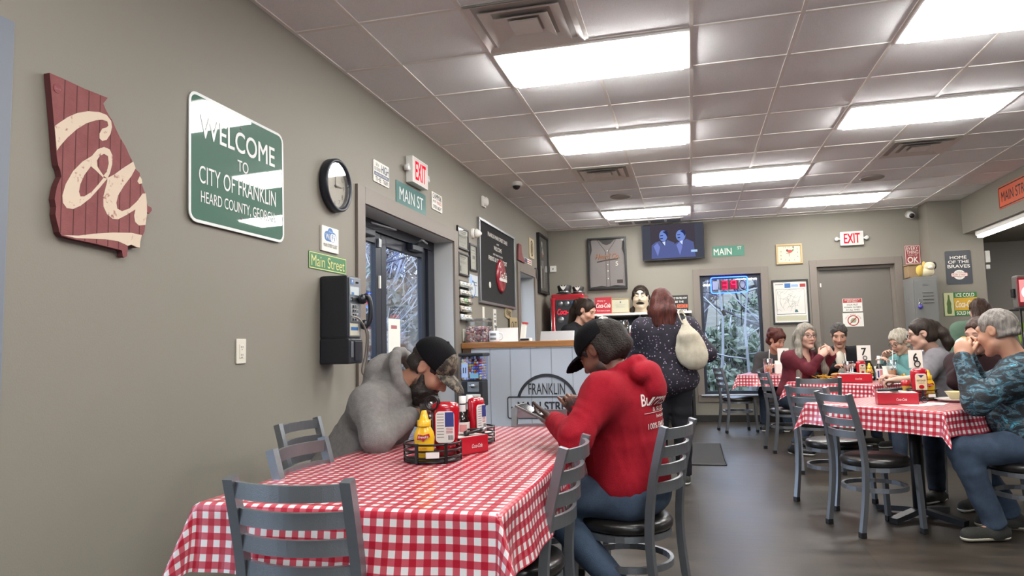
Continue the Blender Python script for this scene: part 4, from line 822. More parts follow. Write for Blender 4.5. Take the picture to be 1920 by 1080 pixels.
# ================================================================ BEHIND AND ON THE COUNTER
M_cred=mat('retro_fridge_red','#a3202a',.22,coat=.6)
t=empty('drink_fridge',TR(-1.77,10.62,0),'red retro drinks fridge in the back left corner','fridge')
mb=MB(); mb.box((0,0,.98),(.5,.52,1.96),M_cred,bev=.035,seg=4); mb.build('cabinet',t)
for sx in (-1,1): mb=MB(); mb.cyl((sx*.215,-.275,.08),(sx*.215,-.275,1.9),.038,M_cred,18); mb.cyl((sx*.243,-.3,.1),(sx*.243,-.3,1.86),.007,M_chrome,8); mb.build('corner_column',t)
mb=MB(); mb.box((0,-.275,1.0),(.36,.05,1.74),mat('fridge_charcoal','#3a3b3e',.35),bev=.01); d=mb.build('door',t)
mb=MB(); mb.text('Coca-Cola',0,1.69,.3,.085,0,emitter('fridge_script','#ff2036',1.6),M=Matrix(((1,0,0,0),(0,0,-1,-.303),(0,1,0,0),(0,0,0,1))),shear=.35,bold=.012); mb.build('lit_script',d)
mb=MB(); mb.lathe([(0,.012),(.045,.01),(.05,0)],M_steel,M=Matrix.Translation((-.1,-.3,1.57))@Matrix.Rotation(PI/2,4,'X'),n=20); mb.build('round_badge',d)
for x in (-.1,.0,.1): mb=MB(); mb.lathe([(0,.012),(.034,.01),(.038,0)],M_blue if x==.1 else M_steel,M=Matrix.Translation((x,-.3,1.81))@Matrix.Rotation(PI/2,4,'X'),n=18); mb.build('round_sticker',d)
def cap_hat(x,y,label,s=1.0):
    t=empty('band_cap',TR(x,y,1.962),label,'cap','peaked caps on the red fridge'); m=mat('cap_black','#1d1b1c',.45,coat=.2)
    mb=MB(); mb.lathe([(.085*s,.012),(.088*s,.03),(.11*s,.12*s),(.1*s,.135*s),(0,.14*s)][::-1],m,n=28); mb.build('crown',t)
    mb=MB(); mb.lathe([(.09*s,.03),(.135*s,.008),(.13*s,.004),(.085*s,.022)],m,n=14,arc=.42,M=Matrix.Rotation(R_(-165.6),4,'Z')); mb.build('visor',t); mb=MB(); mb.lathe([(.089*s,.028),(.094*s,.03),(.094*s,.042),(.09*s,.044)],M_chrome,n=28); mb.build('band',t)
    mb=MB(); mb.prism([(-.05,.05),(-.03,0),(0,-.03),(.03,0),(.05,.05),(.02,.025),(0,.05),(-.02,.025)],0,.006,M_paper,M=Matrix(((s,0,0,0),(0,0,-s,-.102*s),(0,s,0,.085*s),(0,0,0,1)))); mb.build('winged_badge',t)
cap_hat(-1.83,10.48,'larger black peaked cap with white wing badge on the fridge',1.0); cap_hat(-1.63,10.56,'smaller black peaked cap at the right of the fridge top',.85)
# back shelf unit
t=empty('back_shelf',TR(-.72,10.76,0),'black back shelf with a white top behind the counter','shelf')
mb=MB(); mb.box((0,0,1.635),(1.5,.42,.035),M_white,bev=.004); mb.build('top_board',t); mb=MB(); mb.box((0,.2,.8),(1.5,.02,1.6),M_black); mb.build('back_panel',t)
for x in (-.73,0,.73): mb=MB(); mb.box((x,0,.81),(.03,.4,1.61),M_black); mb.build('upright',t)
for z in (.4,.8,1.2): mb=MB(); mb.box((0,0,z),(1.46,.4,.025),M_black); mb.build('shelf_board',t)
o=panel('soda_sign',BW(-1.268,1.78,10.66)@Matrix.Rotation(R_(-6),4,'X'),.255,.25,.008,mat('poster_red','#b02836',.4),'red square soda sign standing on the back shelf','sign'); letters(o,[('Enjoy a',-.03,.07,.12,.03,dict(shear=.3)),('Coca-Cola',0,0,.22,.07,dict(shear=.35,bold=.015)),('Thirst knows no season',0,-.08,.2,.022)],M_paper,.0096)
o=panel('oval_badge_sign',BW(-1.26,1.575,10.545),.21,.09,.005,M_black,'small black sign with a white oval under the red soda sign','sign'); mb=MB(); mb.prism(circ(.075,28,0,0,.036),.0062,.0068,M_paper); mb.text('MAIN STREET',0,0,.1,.018,.0073,M_ink,bold=.01); mb.build('oval_print',o)
framed('framed_certificate',BW(-1.01,1.768,10.66)@Matrix.Rotation(R_(-6),4,'X'),.27,.22,.012,.015,M_oak,mat('certificate_cream','#d5d1b8',.6),'cream certificate standing on the back shelf beside the carved head','certificate',art=lines_art([(-.3,.05,.3,.06),(-.25,-.05,.25,-.04),(-.25,-.13,.25,-.12),(-.04,.2,.04,.34)],M_gray))
o=panel('slogan_sign',BW(-.16,1.76,10.68),.29,.262,.01,M_black,'black slogan sign half hidden behind the shopper','sign'); letters(o,[("LET'S DO YOU FEEL NOW",0,.09,.26,.03,dict(bold=.01)),('BE THE',.02,.035,.12,.028,dict(bold=.01)),('TOWN',.05,-.09,.14,.028,dict(bold=.01))],M_paper,.0115); mb=MB(); mb.box((.06,-.03,.0112),(.15,.05,.001),M_org); mb.text('NICE',.06,-.03,.12,.036,.0122,M_ink,bold=.02); mb.build('orange_word',o)
# --- the counter
M_cw=mat('honey_plank','#b07a45',.4,var=(5,'#8a5a30',(.6,6,6),.35,.7),coat=.25); M_cp=mat('white_beadboard','#b9bfc8',.45); M_post=mat('stained_post','#5d4534',.6,var=(6,'#4a3628',(6,6,.6)))
t=empty('counter',TR(0,6.5,0),'bar height order counter with a honey coloured plank top','counter')
mb=MB(); mb.box((-1.312,.2,1.205),(1.7,.44,.058),M_cw,bev=.008); mb.build('plank_top',t); mb=MB(); mb.box((-1.312,.57,1.1),(1.68,.3,.03),M_cw,bev=.004); mb.build('inner_shelf',t)
for x in (-2.11,-.64,-.51): mb=MB(); mb.box((x,.03,.588),(.08,.08,1.175),M_post if x<-2 else M_cw,bev=.004); mb.build('post',t)
mb=MB(); mb.box((-1.38,.02,.588),(1.4,.03,1.17),M_cp); fp=mb.build('front_panel',t)
for k in range(1,7): mb=MB(); mb.box((-2.08+.2*k,.0035,.588),(.006,.004,1.17),mat('panel_groove','#8f949c',.6)); mb.build('groove',fp)
mb=MB(); mb.box((-.575,.05,.588),(.06,.02,1.17),M_cp); mb.build('end_panel',t)
M_logo=mat('logo_grey','#2c2e34',.5)
t=empty('logo_sign',BW(-1.332,.61,6.505),'grey FRANKLIN MAIN STREET logo mounted on the counter front','sign')
mb=MB(); R=.296; yc=.1-.081
a0=math.degrees(math.asin((.1-yc)/R)); n=40; vs=[];fs=[]
for z in (.002,.012):
    for i in range(n+1):
        a=R_(a0+(180-2*a0)*i/n); vs+=[(R*math.cos(a),yc+R*math.sin(a),z),((R-.026)*math.cos(a),yc+(R-.026)*math.sin(a),z)]
m2=2*(n+1)
for i in range(n): fs+=[(m2+2*i,m2+2*i+2,m2+2*i+3,m2+2*i+1),(2*i,2*i+2,m2+2*i+2,m2+2*i),(2*i+1,m2+2*i+1,m2+2*i+3,2*i+3)]
mb.add(vs,fs,M_logo); mb.build('arch',t)
mb=MB(); mb.tube([(x,y,.006) for x,y in rrect(.76,.2,.02)],.005,M_logo,6,closed=True); mb.build('plate_outline',t)
mb=MB(); mb.text('FRANKLIN',0,.173,.35,.105,.006,M_logo,bold=.004); mb.build('lettering',t); mb=MB(); mb.text('MAIN STREET',0,.012,.57,.085,.006,M_logo,bold=.03); mb.build('lettering',t)
for sx in (-1,1): mb=MB(); mb.lathe([(0,.008),(.008,.006),(.009,.001)],M_logo,c=(sx*.34,0,0),n=12); mb.build('stud',t)
# --- gumball machine
t=empty('gumball_machine',TR(-1.945,6.2,0),'black gumball machine on a stand in front of the counter','gumball machine')
mb=MB(); mb.lathe([(.17,.0),(.17,.03),(.03,.05),(0,.05)][::-1],M_black,n=24); mb.build('floor_base',t); mb=MB(); mb.cyl((0,0,.04),(0,0,.66),.025,M_black); mb.build('pole',t)
mb=MB(); mb.box((0,0,.77),(.2,.2,.24),M_black,bev=.012); b=mb.build('mechanism_body',t)
mb=MB(); mb.box((.02,-.103,.83),(.11,.012,.09),M_steel,bev=.004); mb.cyl((.02,-.11,.84),(.02,-.13,.84),.02,M_chrome); mb.box((.02,-.135,.84),(.06,.012,.014),M_chrome,bev=.004); mb.build('coin_handle',b)
mb=MB(); mb.box((.02,-.108,.72),(.13,.03,.09),mat('price_card','#c9c8bf',.5),bev=.006); mb.text('25',.02,.72,.04,.05,.124,M_gray,M=Matrix(((1,0,0,0),(0,0,-1,0),(0,1,0,0),(0,0,0,1)))); mb.build('dispensing_flap',b)
mb=MB(); mb.box((0,0,1.0),(.205,.205,.215),glass('globe_plastic','#dfe8ff',.3)); mb.build('globe',t); mb=MB(); mb.box((0,0,1.12),(.235,.235,.03),M_black,bev=.01); mb.build('lid',t)
mb=MB(); mb.box((-.06,-.105,.98),(.06,.003,.13),mat('blue_sticker','#a9c0e8',.4)); mb.text('II',-.06,.98,.03,.05,.1075,M_ink,M=Matrix(((1,0,0,0),(0,0,-1,0),(0,1,0,0),(0,0,0,1)))); mb.build('sticker',t); mb=MB(); mb.box((.03,-.105,.93),(.08,.003,.045),mat('cyan_sticker','#79aac4',.4)); mb.build('sticker',t)
rg=random.Random(8); gm=[mat('gumball_%d'%i,c,.25,coat=.4) for i,c in enumerate(('#e0862c','#5a7ad8','#d0505a','#e8d050','#f0ece6','#e89a3a','#8fb0f0'))]
def pile(name,label,cat,M,spots,r,mats,el=1.0):
    mb=MB()
    for p in spots: mb.ell(p,(r,r,r*el),rg.choice(mats),nu=8,nv=5)
    mb.build(name,M=M,label=label,cat=cat,kind='stuff')
pile('gumballs','many coloured gumballs filling the machine globe','gumballs',TR(-1.945,6.2,0),[(x,y,.905+.0235*k) for k in range(9) for x in np.arange(-.085,.09,.0235) for y in np.arange(-.085,.09,.0235) if k<6 or rg.random()<.7-(k-6)*.2 if (abs(x)>.07 or abs(y)>.07 or k>=5)],.0125,gm)
# --- things standing on the counter
ZT=1.2345
t=empty('candy_jar',TR(-2.02,6.62,ZT),'square clear jar of wrapped candy at the wall end of the counter','jar')
mb=MB(); g=glass('jar_plastic','#eef2f4',.35); P=rrect(.225,.225,.03); n=len(P); mb.add([(x,y,.0) for x,y in P]+[(x,y,.2) for x,y in P]+[(x*.94,y*.94,.225) for x,y in P],[(i,(i+1)%n,n+(i+1)%n,n+i) for i in range(n)]+[(n+i,n+(i+1)%n,2*n+(i+1)%n,2*n+i) for i in range(n)]+[tuple(range(n))[::-1]],g); mb.build('body',t)
mb=MB(); mb.tube([(x*.98,y*.98,.228) for x,y in rrect(.22,.22,.03)],.008,g,8,closed=True); mb.build('rim',t)
cm=[mat('candy_%d'%i,c,.5) for i,c in enumerate(('#e0a8a4','#f0d8d0','#b897ae','#d88a82','#f4e8e0','#a888a0'))]
sp=[(rg.uniform(-.098,.098),rg.uniform(-.098,.098),rg.uniform(.012,.15)) for _ in range(640)]
mb=MB()
for p in sp:
    if max(abs(p[0]),abs(p[1]))>.07 or p[2]>.12: mb.box(p,(.026,.013,.011),rg.choice(cm),rot=Quaternion((rg.random(),rg.random(),rg.random(),rg.random())).normalized().to_matrix())
mb.build('wrapped_candies',M=TR(-2.02,6.62,ZT),label='pink and purple wrapped candies filling the square jar',cat='candy',kind='stuff')
t=empty('mug',TR(-1.85,6.56,ZT),'white mug with a round print holding pens on the counter','mug'); M_cer=mat('white_glaze','#d9dbe0',.2)
mb=MB(); mb.lathe([(.0,.004),(.045,.004),(.047,0),(.05,.006),(.05,.105),(.046,.107),(.045,.02),(0,.015)],M_cer,n=28); mb.build('body',t); mb=MB(); mb.tube(spline([(.048,0,.085),(.08,0,.08),(.085,0,.05),(.07,0,.025),(.047,0,.022)],5),.007,M_cer,8); mb.build('handle',t)
mb=MB(); mb.lathe([(.0505,.02),(.0505,.085)],M_gray,n=10,arc=.2,M=Matrix.Rotation(R_(-126),4,'Z')); mb.lathe([(.051,.042),(.051,.062)],M_cer,n=10,arc=.22,M=Matrix.Rotation(R_(-130),4,'Z')); mb.build('round_print',t)
for i,(x,y) in enumerate(((-.02,.01),(.015,.0))): mb=MB(); mb.cyl((x*.5,y,.02),(x*1.6,y,.155),.004,M_ink if i else M_gray,8); mb.build('pen',M=TR(-1.85,6.56,ZT),label=('grey pen leaning left in the white mug','black pen standing upright in the white mug')[i],cat='pen',group='pens in the mug')
t=empty('tablet',TR(-1.75,6.68,ZT)@Matrix.Rotation(.3,4,'Z')@Matrix.Rotation(R_(68),4,'X'),'silver tablet leaning back behind the mug','tablet'); mb=MB(); mb.box((0,.075,0),(.22,.15,.008),mat('silver_casing','#b4b2b0',.35,metal=.5),bev=.003); mb.build('casing',t); mb=MB(); mb.box((0,.075,-.005),(.2,.13,.002),M_black); mb.build('screen',t)
t=empty('menu_holder',TR(-1.59,6.7,ZT),'slim red and white paper sleeve standing on the counter','leaflet'); mb=MB(); mb.box((0,0,.09),(.045,.05,.18),M_paper,rot=Matrix.Rotation(.12,3,'Y')); mb.build('leaflet_stack',t); mb=MB(); mb.box((.02,0,.178),(.05,.055,.02),M_redp,rot=Matrix.Rotation(.12,3,'Y')); mb.build('red_top',t)
t=empty('card_reader',TR(-1.53,6.55,ZT),'small white and black card reader on the counter','card reader'); mb=MB(); mb.box((0,0,.016),(.105,.09,.03),M_white,bev=.006); mb.build('body',t); mb=MB(); mb.box((-.005,-.046,.016),(.085,.004,.02),M_black); mb.build('screen',t)
t=empty('laptop',TR(-1.32,6.97,1.116),'open silver laptop seen from behind its lid on the counter','laptop'); M_lap=mat('laptop_silver','#b9b8b8',.35,metal=.4)
mb=MB(); mb.box((0,.12,.008),(.35,.24,.014),M_lap,bev=.004); b=mb.build('keyboard_base',t); L=Matrix.Translation((0,0,.015))@Matrix.Rotation(R_(62),4,'X')
mb=MB(); mb.box((0,.115,0),(.35,.23,.008),M_lap,M=L,bev=.003); b=mb.build('lid',t); mb=MB(); mb.box((0,.115,-.0045),(.33,.21,.001),M_black,M=L); mb.build('screen',b); mb=MB(); mb.prism(circ(.02,16,0,.1,.024),.0041,.005,M_paper,M=L); mb.build('lid_emblem',b)
t=empty('sanitizer_bottle',TR(-.82,6.75,ZT),'clear pump bottle of hand sanitizer on the counter','bottle'); g=glass('sanitizer_plastic','#dfe6ee',.4)
mb=MB(); mb.lathe([(0,0),(.036,0),(.036,.12),(.028,.15),(.016,.165)],g,n=24); mb.build('body',t); mb=MB(); mb.lathe([(.018,.16),(.018,.19),(.006,.192),(.006,.225),(0,.228)][::-1],M_white,n=16); mb.box((-.018,0,.228),(.055,.014,.012),M_white,bev=.003); mb.build('pump',t)
t=empty('tip_jar',TR(-.64,6.72,ZT),'clear glass jar with banknotes on the counter','jar'); mb=MB(); mb.lathe([(0,0),(.075,0),(.078,.02),(.078,.15),(.07,.165),(.072,.18)],g,n=28); mb.build('body',t)
mb=MB(); mb.box((-.01,-.02,.07),(.07,.01,.09),mat('banknote','#b9c6a8',.7),rot=Matrix.Rotation(.4,3,'Y')); mb.build('banknote',M=TR(-.64,6.72,ZT),label='folded banknote inside the glass tip jar',cat='banknote')
t=empty('lotion_bottle',TR(-.535,6.66,ZT),'small white bottle with a dark red base beside the tip jar','bottle'); mb=MB(); mb.lathe([(0,0),(.026,0),(.028,.03),(.024,.055)],mat('dark_red_plastic','#7c2a3a',.4),n=18); mb.build('base',t); mb=MB(); mb.lathe([(.02,.05),(.02,.12),(.0,.125)][::-1],M_white,n=18); mb.build('bottle_neck',t)
# ================================================================ TABLES, CLOTHS, CHAIRS
def gingham():
    m=mat('gingham_vinyl','#b02a3c',.3,coat=.35,spec=.5); nt=m.node_tree; b=nt.nodes['Principled BSDF']
    uv=N(nt,'UVMap'); uv.uv_map='UVMap'; sp=N(nt,'SeparateXYZ'); nt.links.new(uv.outputs[0],sp.inputs[0])
    def stripe(o):
        a=N(nt,'Math',operation='MULTIPLY'); a.inputs[1].default_value=1/.039; nt.links.new(o,a.inputs[0])
        f=N(nt,'Math',operation='FRACT'); nt.links.new(a.outputs[0],f.inputs[0]); g=N(nt,'Math',operation='GREATER_THAN'); g.inputs[1].default_value=.5; nt.links.new(f.outputs[0],g.inputs[0]); return g.outputs[0]
    ad=N(nt,'Math',operation='ADD'); nt.links.new(stripe(sp.outputs[0]),ad.inputs[0]); nt.links.new(stripe(sp.outputs[1]),ad.inputs[1])
    h=N(nt,'Math',operation='MULTIPLY'); h.inputs[1].default_value=.5; nt.links.new(ad.outputs[0],h.inputs[0])
    rp=N(nt,'ValToRGB'); rp.color_ramp.interpolation='CONSTANT'; e=rp.color_ramp.elements; e[0].position=0; e[0].color=(*lin('#dcd8d6'),1); e[1].position=.25; e[1].color=(*lin('#be505c'),1); x=e.new(.75); x.color=(*lin('#a8152c'),1)
    nt.links.new(h.outputs[0],rp.inputs[0]); nt.links.new(rp.outputs[0],b.inputs['Base Color'])
    no=N(nt,'TexNoise',Scale=9.0,Detail=2.0); tc=N(nt,'TexCoord'); nt.links.new(tc.outputs['Object'],no.inputs['Vector']); bp=N(nt,'Bump',Strength=.1,Distance=.02); nt.links.new(no.outputs[0],bp.inputs['Height']); nt.links.new(bp.outputs[0],b.inputs['Normal']); return m
M_ging=gingham()
def sst(a,b,x): x=max(0,min(1,(x-a)/(b-a))); return x*x*(3-2*x)
def cloth(M,W,L,drop,label,seed=1,flare=.42,h=.014):
    r=.012; nx=int((W+2*drop)/h); ny=int((L+2*drop)/h); vs=[];uv=[];fs=[]; rg=random.Random(seed); ph=[rg.uniform(0,6) for _ in range(8)]
    for j in range(ny+1):
        for i in range(nx+1):
            u=-W/2-drop+(W+2*drop)*i/nx; v=-L/2-drop+(L+2*drop)*j/ny
            ex=max(abs(u)-W/2,0); ey=max(abs(v)-L/2,0); sx=1 if u>0 else -1; sy=1 if v>0 else -1
            bx_=max(-W/2,min(W/2,u)); by_=max(-L/2,min(L/2,v)); e=math.hypot(ex,ey)
            if e==0: vs.append((u,v,0)); uv.append((u,v)); continue
            a=math.atan2(ey,ex)
            if e<r*PI/2: o=r*math.sin(e/r); z=-r*(1-math.cos(e/r))
            else: o=r; z=-r-(e-r*PI/2)
            k=e/drop
            if ex>0 and ey>0:
                f=math.sin(2*a)**1.0*flare*max(e-.01,0)*(1-.25*k) ; tuck=-.02*math.sin(4*a)**2*k
            else:
                s=by_ if ex>0 else bx_; half=L/2 if ex>0 else W/2; w=sst(0,.16,half-abs(s)); f=w*k*(.012*math.sin(s*9+ph[0]+sx*sy)+.007*math.sin(s*21+ph[1]+2*sx+sy)); tuck=0
            o+=.035*k*e/drop*.5+f+tuck; z*=1-.12*min(1,abs(f)*4) if (ex>0 and ey>0) else 1
            vs.append((bx_+sx*math.cos(a)*o,by_+sy*math.sin(a)*o,z)); uv.append((u,v))
    for j in range(ny):
        for i in range(nx): q=j*(nx+1)+i; fs.append((q,q+1,q+nx+2,q+nx+1))
    mb=MB(); mb.add(vs,fs,M_ging,smooth=True); mb.uv=uv; return mb.build('tablecloth',M=M,label=label,cat='tablecloth',group='red gingham tablecloths')
M_iron=mat('cast_iron_black','#1e2024',.4); M_top=mat('laminate_top','#4a3a2e',.5)
def table(M,W,L,z,cols,label):
    t=empty('dining_table',M,label,'table','dining tables under gingham'); mb=MB(); mb.box((0,0,z-.018),(W-.012,L-.012,.03),M_top,bev=.004); mb.build('top',t)
    for (x,y) in cols:
        mb=MB(); mb.cyl((x,y,.06),(x,y,z-.03),.04,M_iron,16); mb.build('column',t)
        mb=MB()
        for a in (0,PI/2): 
            R=Matrix.Translation((x,y,0))@Matrix.Rotation(a,4,'Z'); mb.tube([R@Vector((-.29,0,.022)),R@Vector((-.06,0,.05)),R@Vector((.06,0,.05)),R@Vector((.29,0,.022))],.03,M_iron,flat=(.055,.034,(0,0,1)))
        mb.build('cross_base',t)
    return t
zt=.75
table(TR(-.957,2.755,0),.9,1.91,zt,[(0,-.48),(0,.48)],'long table nearest the camera, under the wide gingham cloth')
cloth(TR(-.957,2.755,zt+.002),.905,1.93,.195,'long red and white gingham cloth on the table nearest the camera',3)
M2=TR(1.41,5.21,0,R_(-47)); table(M2,.92,.92,zt,[(0,0)],'square table at the right, carrying the number 6 card')
cloth(TR(1.41,5.21,zt+.002,R_(-47)),.925,.925,.15,'gingham cloth on the right hand table with the number 6 card',5)
M3=TR(1.62,7.89,0,R_(-44)); table(M3,.92,.92,zt,[(0,0)],'square table in the middle distance, carrying the number 7 card')
cloth(TR(1.62,7.89,zt+.002,R_(-44)),.925,.925,.15,'gingham cloth on the middle table with the number 7 card',8)
M4=TR(1.13,9.93,0,R_(-14)); table(M4,.92,.92,zt,[(0,0)],'farthest square table beside the neon window')
cloth(TR(1.13,9.93,zt+.002,R_(-14)),.925,.925,.15,'gingham cloth on the farthest table beside the neon window',11)
# --- ladder back metal chairs
M_ch=mat('hammered_pewter_metal','#8b8f94',.36,metal=.8,bump=(320,.12)); M_vin=mat('black_vinyl_seat','#1b1918',.32,bump=(40,.06),coat=.15)
def make_chair(label):
    t=empty('dining_chair',TR(0,0,0),label,'chair','ladder back metal chairs')
    for s in (-1,1):
        x=.172*s; pts=spline([(x,-.225,.03),(x,-.195,.22),(x,-.182,.42),(x,-.2,.6),(x,-.232,.74),(x,-.262,.85)],4); mb=MB(); mb.tube(pts,.015,M_ch,flat=(.03,.03,(1,0,0))); o=mb.build('rear_leg',t)
        mb=MB(); mb.box((x,-.227,.017),(.034,.036,.034),M_black,bev=.003); mb.build('foot_cap',o)
        x=.158*s; mb=MB(); mb.tube([(x*1.04,.178,.03),(x,.165,.41)],.014,M_ch,flat=(.028,.028,(1,0,0))); o=mb.build('front_leg',t); mb=MB(); mb.box((x*1.045,.179,.017),(.032,.032,.034),M_black,bev=.003); mb.build('foot_cap',o)
    for k in range(4):
        z=.818-.073*k; y=-.252+.0; y0=np.interp(z,[.42,.6,.74,.85],[-.182,-.2,-.232,-.262]); mb=MB()
        mb.tube([(x,y0-.042*(1-(x/.16)**2),z-.012*(x/.16)**2*0) for x in np.linspace(-.165,.165,13)],.01,M_ch,flat=(.042,.014,(0,0,1))) if False else mb.tube([(x,y0-.042*(1-(x/.16)**2),z) for x in np.linspace(-.165,.165,13)],.01,M_ch,flat=(.014,.043,(0,0,1))); mb.build('back_slat',t)
    mb=MB(); mb.lathe([(0,.402),(.185,.402),(.197,.412),(.2,.43),(.19,.448),(.16,.457),(0,.46)][::-1],M_vin,c=(0,-.005,0),n=36); mb.build('seat',t)
    mb=MB(); mb.tube([(.188*math.cos(a),.182*math.sin(a)-.004,.388) for a in np.linspace(0,2*PI,33)[:-1]],.012,M_ch,flat=(.02,.026,(0,0,1)),closed=True); mb.build('seat_ring',t)
    mb=MB(); mb.tube([(.182*math.cos(a),.182*math.sin(a)-.012,.265) for a in np.linspace(0,2*PI,33)[:-1]],.012,M_ch,flat=(.016,.026,(0,0,1)),closed=True); mb.build('stretcher_ring',t)
    return t
CH=[(-1.04,1.925,0,'grey ladder back chair nearest the camera, its back against the long table'),
 (-1.145,2.325,-90,'empty grey chair at the wall side of the long table, nearer the camera'),
 (-1.60,3.07,-90,'grey chair under the man in the grey hoodie'),
 (-.77,3.47,180,'grey chair tucked in at the far end of the long table'),
 (-.665,2.47,86,'empty grey chair at the right side of the long table, cut by the bottom edge'),
 (-.31,3.13,71,'grey chair under the man in the red hoodie'),
 (.99,5.63,-50.3,'empty grey chair at the number 6 table, farther from the camera'),
 (1.088,4.89,-68.5,'empty grey chair in the open floor in front of the number 6 table'),
 (1.865,4.765,62,'grey chair under the grey haired man in the blue camouflage shirt'),
 (.577,9.85,-75,'empty grey chair at the farthest table, in front of the neon window'),
 (1.0,8.14,-80,'grey chair under the woman with long grey hair'),
 (1.08,6.97,0,'empty grey chair between the number 6 and number 7 tables'),
 (1.72,9.12,180,'grey chair under the man in the black jacket'),(2.25,7.22,75,'grey chair under the woman with the dark ponytail'),
 (2.42,8.75,125,'grey chair under the white haired woman'),(1.1,10.5,180,'grey chair under the woman with short red hair'),(2.0,5.85,132,'grey chair under the diner in the dark red top')]
c0=None
for x,y,a,lab in CH:
    M=TR(x,y,0,R_(a))
    if c0 is None: c0=make_chair(lab); c0.matrix_basis=M
    else: dup(c0,M,lab)
# --- floor mat
t=empty('floor_mat',TR(.02,7.85,0),'black rubber floor mat in front of the order counter','mat'); mb=MB(); mb.box((0,0,.005),(.5,1.45,.01),mat('rubber_mat','#262524',.85,bump=(90,.4)),bev=.003); mb.build('mat_body',t); mb=MB(); mb.tube([(x,y,.006) for x,y in rrect(.52,1.47,.02)],.008,M_black,6,closed=True); mb.build('mat_rim',t)

# ================================================================ THINGS ON THE TABLES
Z1=zt+.003
M_wire=mat('black_wire','#1a1718',.35,metal=.3); M_must=mat('mustard_yellow','#e2b21a',.3,coat=.3); M_ket=mat('ketchup_red','#a81020',.22,coat=.5); M_lab=mat('label_paper','#d8d6d2',.5); M_navy2=mat('label_navy','#2c3878',.45); M_kdk=mat('ketchup_dark','#6e0e18',.3,coat=.3)
def caddy(x,y,z,r,label,tall=0):
    t=empty('condiment_caddy',TR(x,y,z),label,'caddy','wire condiment caddies'); mb=MB(); mb.lathe([(0,.002),(r*.97,.002),(r,.006),(r*.97,.01),(0,.008)][::-1],M_wire,n=32); mb.build('base_plate',t)
    for h in (.022,.046,.07): mb=MB(); mb.tube([(r*math.cos(a),r*math.sin(a),h) for a in np.linspace(0,2*PI,33)[:-1]],.0042,M_wire,6,closed=True); mb.build('hoop',t)
    mb=MB()
    for a in np.linspace(0,2*PI,7)[:-1]: mb.box(((r+.001)*math.cos(a+.3),(r+.001)*math.sin(a+.3),.038),(.006,.012,.074),M_wire,rot=Matrix.Rotation(a+.3,3,'Z'))
    mb.build('uprights',t); tag(t.children[-1],kind=None)
    if tall:
        mb=MB(); mb.cyl((0,0,.005),(0,0,tall-.05),.0045,M_wire,8); mb.build('stem',t)
        for k in (0,1): mb=MB(); mb.tube([(.026*math.cos(a),-.006+.016*k,tall-.026+.026*math.sin(a)) for a in np.linspace(0,2*PI,25)[:-1]],.0042,M_wire,6,closed=True); mb.build('card_loop',t)
    mb=MB(); mb.box((0,-r-.004,.034),(.05,.003,.022),M_lab,rot=None,M=Matrix.Rotation(.35,4,'Z')); mb.build('paper_tab',t); return t
FW=lambda z,y,x=0: Matrix(((1,0,0,x),(0,0,-1,y),(0,1,0,z),(0,0,0,1)))
def mustard(x,y,z,label,s=1,rz=0):
    t=empty('mustard_bottle',TR(x,y,z,rz)@Matrix.Scale(s,4),label,'mustard','mustard bottles'); mb=MB(); mb.lathe([(0,0),(.034,0),(.038,.01),(.036,.05),(.04,.085),(.036,.105),(.025,.125),(.022,.13)],M_must,n=28,sy=.72); mb.build('bottle',t)
    mb=MB(); mb.lathe([(.026,.128),(.026,.15),(.018,.153),(.012,.178),(.009,.186),(0,.187)][::-1],M_must,n=20); mb.build('nozzle_cap',t)
    mb=MB(); F=FW(.088,-.0305); mb.prism([(-.024,-.008),(-.02,.012),(.0,.008),(.022,.014),(.026,.002),(.006,-.008),(0,-.016),(-.006,-.008)],0,.002,M_ket,M=F); mb.text("French's",0,.002,.038,.01,.0026,M_lab,M=F,shear=.2,bold=.015); mb.text('CLASSIC\nYELLOW',0,-.046,.03,.016,.0046,mat('label_orange','#c8691c',.5),M=F,bold=.01); mb.build('label',t); return t
def ketchup(x,y,z,label,rz=0,s=1,front=True):
    t=empty('ketchup_bottle',TR(x,y,z,rz)@Matrix.Scale(s,4),label,'ketchup','ketchup bottles'); mb=MB(); mb.lathe([(0,0),(.04,0),(.042,.012),(.04,.035)],M_kdk,n=28,sy=.6); mb.build('cap',t)
    mb=MB(); mb.lathe([(.036,.034),(.044,.05),(.05,.08),(.054,.14),(.056,.185),(.05,.205),(.03,.212),(0,.213)],M_ket,n=32,sy=.55); mb.build('bottle',t)
    F=FW(.118,-.0315); mb=MB(); P=rrect(.072,.12,.016); mb.prism(P,-.004,.0015,M_lab,M=F); l=mb.build('label',t); mb=MB()
    if front:
        mb.prism(rrect(.064,.11,.012),.0016,.002,mat('label_cream','#d9c9a0',.5),M=F); mb.prism([(-.02,.05),(.02,.05),(0,.03)],.0021,.0025,M_navy2,M=F); mb.text('KETCHUP',0,.012,.056,.013,.0027,M_ink,M=F,bold=.02); mb.text('TOMATO',0,-.006,.04,.008,.0027,M_ink,M=F); mb.prism(circ(.018,18,0,-.032,.014),.0021,.0026,M_ket,M=F); mb.build('label_print',l)
    else:
        mb.quad(.0,.0,.034,.056,.002,M_navy2,M=F)
        for i in range(9): mb.quad(-.031,.048-.011*i,-.004,.051-.011*i,.002,M_gray,M=F)
        for i in range(4): mb.quad(.004,-.006-.006*i,.03,-.004-.006*i,.002,M_ket,M=F)
        for i in range(7): mb.quad(.012+.003*i,-.05,.0135+.003*i,-.032,.002,M_ink,M=F)
        mb.build('label_print',l)
    return t
